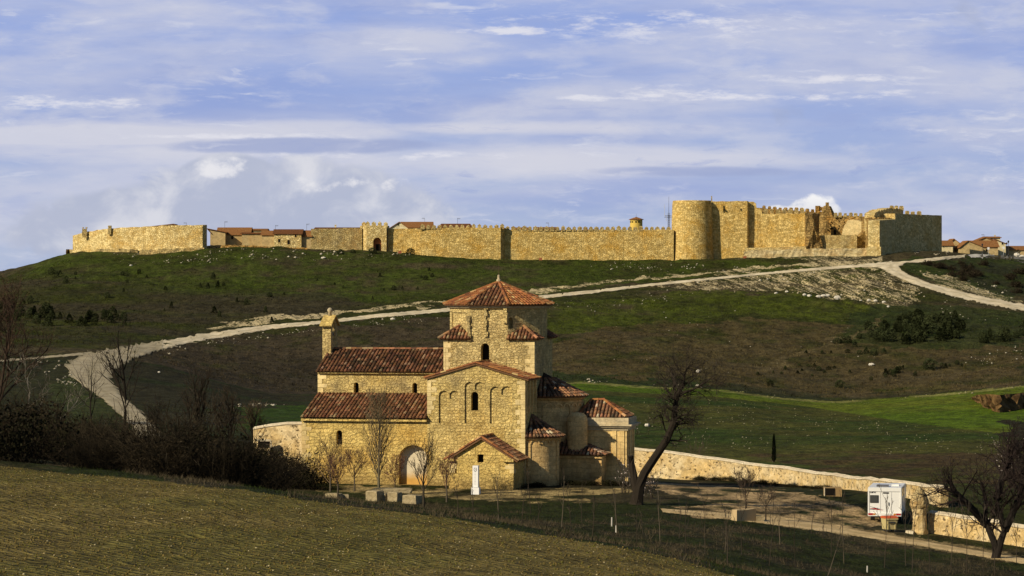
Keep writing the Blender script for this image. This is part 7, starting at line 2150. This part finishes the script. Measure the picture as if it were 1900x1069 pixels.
# --- boulders -------------------------------------------------------------------------------------
M_ROCK = attr_mat('limestone', .95, .3, 3.0, .05, .5, 6)
def rock_mb(seed, col=(.58,.54,.46)):
    r = random.Random(seed); mb = MB(); vs = []; n, m = 8, 5
    for j in range(m):
        th = PI * j / (m - 1)
        for i in range(n):
            k = r.uniform(.7, 1.15)
            vs.append((k*math.sin(th)*math.cos(2*PI*i/n)*.6, k*math.sin(th)*math.sin(2*PI*i/n)*.5, .32 + k*math.cos(th)*.42))
    fs = [(j*n+i, j*n+(i+1)%n, (j+1)*n+(i+1)%n, (j+1)*n+i) for j in range(m-1) for i in range(n)]
    mb.mesh(vs, fs, col=col); return mb
RK = [rock_mb(s).build('boulder', M_ROCK) for s in range(4)]
for i, (x, y, h, lab, grp) in enumerate(((1617,678,6,'lone white boulder in the middle of the brown right slope',None),(1296,691,7,'white boulder on the slope behind the leaning tree crown',None),(728,594,6,'white boulder just below the road left of the tower',None),(1201,791,7,'pale boulder in the field right of the chapel roof',None),
        (1440,545,4,'leftmost small white boulder below the rocky cut',None),(1460,543,5,'second small white boulder below the rocky cut',None),(1493,549,6,'pair boulder at the left of the white row below the cut',None),(1502,550,5,'smaller boulder beside the pair below the cut',None),
        (1519,552,6,'white boulder in the row below the rocky cut','white boulders in a row below the rocky cut'),(1528,551,7,'white boulder in the row below the rocky cut','white boulders in a row below the rocky cut'),(1536,550,6,'white boulder in the row below the rocky cut','white boulders in a row below the rocky cut'),
        (1554,555,9,'largest white boulder below the rocky cut',None),(1597,559,4,'flat white boulder under the rocky cut','flat pale boulders at the foot of the rocky cut'),(1612,559,6,'flat white boulder under the rocky cut','flat pale boulders at the foot of the rocky cut'),(1624,560,6,'flat white boulder under the rocky cut','flat pale boulders at the foot of the rocky cut'),(1640,562,5,'flat white boulder under the rocky cut','flat pale boulders at the foot of the rocky cut'),(1648,570,4,'flat white boulder lowest under the rocky cut',None),
        (295,692,4,'small white stone inside the curve of the road bend',None),(1888,476,9,'large white boulder at the edge of the paved hilltop road',None),(1896,478,7,'second white boulder at the edge of the paved hilltop road',None),(600,436+44,5,'white stone on the grass below the grey town wall',None),(243,494,4,'white stone on the grass below the western wall',None))):
    g = G(x, y, 250); put(RK, i % 4, g, h/F*g.y*1.15, lab, 'boulder', grp, rng.uniform(0,6), rng.uniform(1.1,1.6))
# small red brown blocks along the walls
M_RB = plain('red_brown_block', (.30,.10,.05), .9)
for x, y, w, h, lab in ((742,470,6,4,'small red brown block on the slope right of the gate'),(1003,483,6,4,'small red brown block at the foot of the curtain wall'),(1137,482,10,3,'low red brown heap at the foot of the curtain wall near the tower'),(1382,479,6,3,'small red brown block at the foot of the keep'),(1512,475,6,4,'small red brown block on the grass below the ledge')):
    g = G(x, y, 700); s = g.y/F; mb = MB(); mb.box((g.x, g.y, g.z + h*s/2 - .1), (w*s, .5, h*s + .2)); mb.box((g.x + .1, g.y, g.z + h*s + .05), (w*s*.6, .4, .12), .2); tag(mb.build('brick_block', M_RB, None, g), lab, 'block')

# --- bulk scatter ---------------------------------------------------------------------------------
OCT = np.array([(1,0,0),(0,1,0),(-1,0,0),(0,-1,0),(0,0,1),(0,0,-1)], float)
OCF = np.array([(0,1,4),(1,2,4),(2,3,4),(3,0,4),(1,0,5),(2,1,5),(3,2,5),(0,3,5)])
def zgv(x, y):
    px = CX + F * x / y
    j = np.clip(np.searchsorted(cols, px) - 1, 0, NCOL - 2); tj = (px - cols[j]) / (cols[j+1] - cols[j])
    i = np.clip(np.searchsorted(rows, y) - 1, 0, NROW - 2); ti = (y - rows[i]) / (rows[i+1] - rows[i])
    return (ZG[i,j]*(1-tj) + ZG[i,j+1]*tj)*(1-ti) + (ZG[i+1,j]*(1-tj) + ZG[i+1,j+1]*tj)*ti
def bulk(name, verts, faces, colv, mat, label):
    me = bpy.data.meshes.new(name); n = len(verts); k = faces.shape[1]
    me.vertices.add(n); me.vertices.foreach_set('co', verts.astype(np.float32).ravel())
    me.loops.add(faces.size); me.polygons.add(len(faces))
    me.loops.foreach_set('vertex_index', faces.astype(np.int32).ravel()); me.polygons.foreach_set('loop_start', np.arange(0, faces.size, k, dtype=np.int32))
    me.update(calc_edges=True)
    at = me.color_attributes.new('Col', 'FLOAT_COLOR', 'POINT'); at.data.foreach_set('color', np.concatenate([colv, np.ones((n,1))], 1).astype(np.float32).ravel())
    me.materials.append(mat); o = bpy.data.objects.new(name, me); COL.objects.link(o)
    return tag(o, label, None, None, 'stuff')
NR = np.random.default_rng(4)
def scatter(spec, Ymin):
    """spec rows: polygon (picture), count, size range in metres, colour a, colour b -> bulk stones"""
    XY, S, K = [], [], []
    for poly, n, (s0, s1), ca, cb in spec:
        n = int(n * .6)
        xs = [p[0] for p in poly]; ys = [p[1] for p in poly]; pts = []
        sd = int(NR.integers(1, 999))
        while len(pts) < n:
            x = NR.uniform(min(xs), max(xs), 800); y = NR.uniform(min(ys), max(ys), 800); ok = in_poly(x, y, poly)
            ok &= fbm(x / 22, y / 7, sd, 3) > NR.uniform(.42, .66, 800)
            pts += list(zip(x[ok], y[ok]))
        for x, y in pts[:n]:
            g = G(x, y, Ymin); XY.append((g.x, g.y)); 
        S.append(s0 + (s1 - s0) * NR.random(n) ** 4); t = NR.random((n, 1)); K.append(np.array(ca) * (1-t) + np.array(cb) * t)
    return np.array(XY), np.concatenate(S), np.concatenate(K)
def octs(XY, S, K, flat=.6, sink=.1):
    n = len(XY); z = zgv(XY[:,0], XY[:,1])
    V = OCT[None] * S[:,None,None] * NR.uniform(.55, 1.25, (n,6,1)); V[:,:,2] *= flat
    a = NR.uniform(0, 6.28, n); ca, sa = np.cos(a)[:,None], np.sin(a)[:,None]
    X = V[:,:,0]*ca - V[:,:,1]*sa; Yv_ = V[:,:,0]*sa + V[:,:,1]*ca
    V = np.stack([X + XY[:,0,None], Yv_ + XY[:,1,None], V[:,:,2] + (z + S*flat*(.6 - sink))[:,None]], -1).reshape(-1,3)
    Fc = (OCF[None] + 6*np.arange(n)[:,None,None]).reshape(-1,3)
    return V, Fc, np.repeat(K, 6, 0)
W1, W2 = (.26,.23,.16), (.50,.46,.37)
XY, S, K = scatter([
    ([(640,592),(820,583),(825,592),(760,604),(640,606)], 110, (.06,.28), W1, W2), ([(1010,558),(1240,536),(1300,545),(1240,560),(1030,585)], 170, (.06,.30), W1, W2),
    ([(300,640),(600,604),(600,614),(420,640),(310,660)], 160, (.08,.32), W1, W2), ([(380,458),(680,466),(780,472),(770,482),(600,484),(380,480)], 300, (.07,.5), W1, W2),
    ([(200,470),(380,470),(420,490),(220,490)], 150, (.08,.40), W1, W2), ([(1090,486),(1250,488),(1250,505),(1100,500)], 130, (.08,.35), W1, W2), ([(1250,490),(1460,485),(1420,505),(1270,515)], 180, (.06,.35), W1, W2),
    ([(1180,535),(1300,520),(1500,500),(1640,502),(1720,548),(1690,568),(1560,556),(1440,540),(1300,545)], 500, (.07,.5), (.30,.24,.13), W2),
    ([(1690,530),(1900,570),(1900,600),(1760,590)], 110, (.06,.30), W1, W2), ([(1690,500),(1900,540),(1900,560),(1780,538)], 140, (.07,.45), W1, W2), ([(1690,460),(1800,470),(1795,474),(1700,474)], 120, (.15,.6), (.2,.16,.1), W2),
    ([(1090,712),(1300,716),(1330,722),(1100,706),(1060,690)], 60, (.1,.4), W1, W2), ([(1340,722),(1460,736),(1600,744),(1900,716),(1900,722),(1600,750),(1440,742)], 120, (.06,.35), (.2,.2,.08), W1),
    ([(1820,650),(1900,640),(1900,670),(1800,680)], 50, (.1,.3), W1, W2), ([(1100,560),(1600,590),(1900,640),(1900,710),(1100,690)], 90, (.08,.28), W1, W2), ([(60,664),(160,668),(150,720),(100,715)], 120, (.1,.4), (.2,.18,.13), (.4,.37,.3)),
    ([(420,752),(560,744),(560,750),(430,758)], 60, (.1,.4), W1, W2)], 255)
bulk('pale_stones', *octs(XY, S, K), M_ROCK, 'pale limestone rubble strewn over the hillside')
XY, S, K = scatter([([(1080,745),(1330,742),(1500,760),(1900,815),(1900,842),(1560,845),(1200,826)], 1300, (.03,.13), (.16,.15,.07), (.38,.35,.24)), ([(1180,740),(1330,738),(1500,757),(1700,795),(1500,800),(1200,770)], 400, (.03,.12), (.16,.16,.06), (.34,.33,.2))], 270)
bulk('field_stones', *octs(XY, S, K), M_ROCK, 'small pale stones in the dark green field beyond the wall')
# ploughed field: clods and pale stones
n = 34000
y = 72 + 82 * NR.random(n) ** .8; px = NR.uniform(-60, 1960, n); ok = y < np.interp(px, *zip(*FE_Y)) - .2; y, px = y[ok], px[ok]; x = (px - CX)/F*y
S = .012 + .04*NR.random(len(x))**2; t = NR.random((len(x),1)); K = np.array((.19,.14,.045))*(1-t) + np.array((.07,.052,.018))*t
g_ = NR.random(len(x)) < .28; K[g_] = np.array((.115,.105,.024))
V, Fc, Kc = octs(np.stack([x,y],-1), S, K, .8, .2); bulk('earth_clods', V, Fc, Kc, M_ROCK, 'clods and sprouts of the ploughed foreground field')
n = 3800
y = 74 + 78 * NR.random(n); px = NR.uniform(-60, 1960, n); ok = y < np.interp(px, *zip(*FE_Y)) - .2; y, px = y[ok], px[ok]; x = (px - CX)/F*y
S = .010 + .040*NR.random(len(x))**4; t = NR.random((len(x),1)); K = np.array((.28,.22,.10))*(1-t) + np.array((.50,.43,.26))*t
V, Fc, Kc = octs(np.stack([x,y],-1), S, K, .6, .1); bulk('field_pebbles', V, Fc, Kc, M_ROCK, 'pale pebbles lying in the ploughed foreground field')
# grass blades of the meadow and tussocks of the hill
def blades(x, y, h, w, K, lean=.5, nb=3):
    n = len(x); x = np.repeat(x, nb) + NR.normal(0, w*1.5, n*nb); y = np.repeat(y, nb) + NR.normal(0, w*1.5, n*nb); h = np.repeat(h, nb)*NR.uniform(.5,1.1,n*nb); K = np.repeat(K, nb, 0)*NR.uniform(.7,1.3,(n*nb,1))
    z = zgv(x, y) - .03; a = NR.uniform(0,6.28,n*nb); dx, dy = np.cos(a), np.sin(a); m = n*nb
    A = np.stack([x-dx*w/2, y-dy*w/2, z],-1); B = np.stack([x+dx*w/2, y+dy*w/2, z],-1)
    T = np.stack([x+NR.normal(0,lean,m)*h, y+NR.normal(0,lean,m)*h, z+h],-1)
    return np.stack([A,B,T],1).reshape(-1,3), np.arange(m*3).reshape(-1,3), np.repeat(K,3,0)
n = 26000; px = NR.uniform(120, 1960, n); y = NR.uniform(92, 214, n); fe = np.interp(px, *zip(*FE_Y))
pathY = np.interp(px, [1230,1300,1400,1500,1600,1700,1800,1960],[205,204,201,199,196,192,188,183]) - 2.0
ok = (y > fe - 1.2) & (y < np.where(px > 1230, pathY, np.where(px < 560, 165, 208))); px, y = px[ok], y[ok]; x = (px-CX)/F*y
dry = fbm(x/3, y/5, 81, 4) > .5; K = np.where(dry[:,None], np.array((.070,.056,.034)), np.array((.024,.034,.009)))
V, Fc, Kc = blades(x, y, np.where(dry, .30, .16)*NR.uniform(.5,1.3,len(x)), .03, K); bulk('meadow_grass', V, Fc, Kc, M_LEAF, 'dry and green grass of the meadow between field and path')
n = 15000; px = NR.uniform(-20, 1920, n); y = NR.uniform(470, 745, n); x = (px-CX)/F*y; ok = (y > 485) & (R[np.clip(np.searchsorted(rows,y)-1,0,NROW-2), np.clip(np.searchsorted(cols,px)-1,0,NCOL-2)] < .3); px, x, y = px[ok], x[ok], y[ok]
base = C[np.clip(np.searchsorted(rows,y)-1,0,NROW-2), np.clip(np.searchsorted(cols,px)-1,0,NCOL-2)]
tone = np.where(NR.random(len(x))[:,None] < .5, base*.72, base*1.2)
# keep the tracks clear
road = [(1655,491),(1500,501),(1300,520),(1100,541),(1015,550),(830,575),(600,598),(420,619),(300,641),(240,655),(165,690),(230,750),(275,800)]
py = HY + F*(CZ - zgv(x,y))/y; keep = np.ones(len(x), bool)
for (x0,y0),(x1,y1) in zip(road[:-1], road[1:]):
    dx, dy = x1-x0, y1-y0; t = np.clip(((px-x0)*dx+(py-y0)*dy)/(dx*dx+dy*dy),0,1); d = np.hypot(px-x0-t*dx, (py-y0-t*dy)); keep &= d > np.where(px < 290, 42, 13)
for (x0,y0),(x1,y1) in (((1640,490),(1760,478)),((1645,492),(1700,522)),((1700,522),(1800,552)),((1800,552),(1920,575)),((165,656),(-40,672))):
    dx, dy = x1-x0, y1-y0; t = np.clip(((px-x0)*dx+(py-y0)*dy)/(dx*dx+dy*dy),0,1); d = np.hypot(px-x0-t*dx, (py-y0-t*dy)); keep &= d > 16
x, y, tone = x[keep], y[keep], tone[keep]
V, Fc, Kc = blades(x, y, NR.uniform(.15,.5,len(x)), .16, tone, .35, 4); bulk('hill_tussocks', V, Fc, Kc, M_LEAF, 'grass tussocks and low heath covering the hillside')

# --- eroded earth bank at the right -----------------------------------------------------------------
M_EARTH = dirt_mat('eroded_earth', (.06,.034,.015), (.19,.115,.045), .6)
def bank():
    rng = random.Random(6); top = [(1803,739),(1814,733),(1832,731),(1850,733),(1875,731),(1905,728),(1960,727)]; bot = [(1807,742),(1824,753),(1840,763),(1856,766),(1880,763),(1905,758),(1960,756)]
    V = []; k = 34
    for i in range(k):
        s = i/(k-1)*(len(top)-1); a = min(int(s), len(top)-2); f = s-a
        tx, ty = [top[a][c]*(1-f)+top[a+1][c]*f for c in (0,1)]; bx_, by = [bot[a][c]*(1-f)+bot[a+1][c]*f for c in (0,1)]
        g = G(bx_, by, 300); Yt_ = g.y + 4 + (4 if tx < 1830 else 0); T = P(tx, ty, Yt_); c_ = []
        for j in range(6):
            u = j/5; p = Vector((g.x, g.y, g.z-.3)).lerp(T, u); p.y += rng.uniform(-.9,.9)*(0<j<5) + .5*math.sin(i*.7)*math.sin(PI*u); p.x += rng.uniform(-.35,.35); p.z += rng.uniform(-.2,.2)*(j<5); c_.append(p)
        gb = Vector((T.x*(Yt_+9)/Yt_, Yt_+9, 0)); gb.z = Zg(gb.x, gb.y) - .2; c_.append(gb); V.append(c_)
    mb = MB()
    for i in range(k-1):
        for j in range(6): mb.face([V[i][j], V[i+1][j], V[i+1][j+1], V[i][j+1]])
    tag(mb.build('earth_bank', M_EARTH, None, None, False), 'eroded brown earth bank cut into the right end of the crop field', None, None, 'structure')
bank()
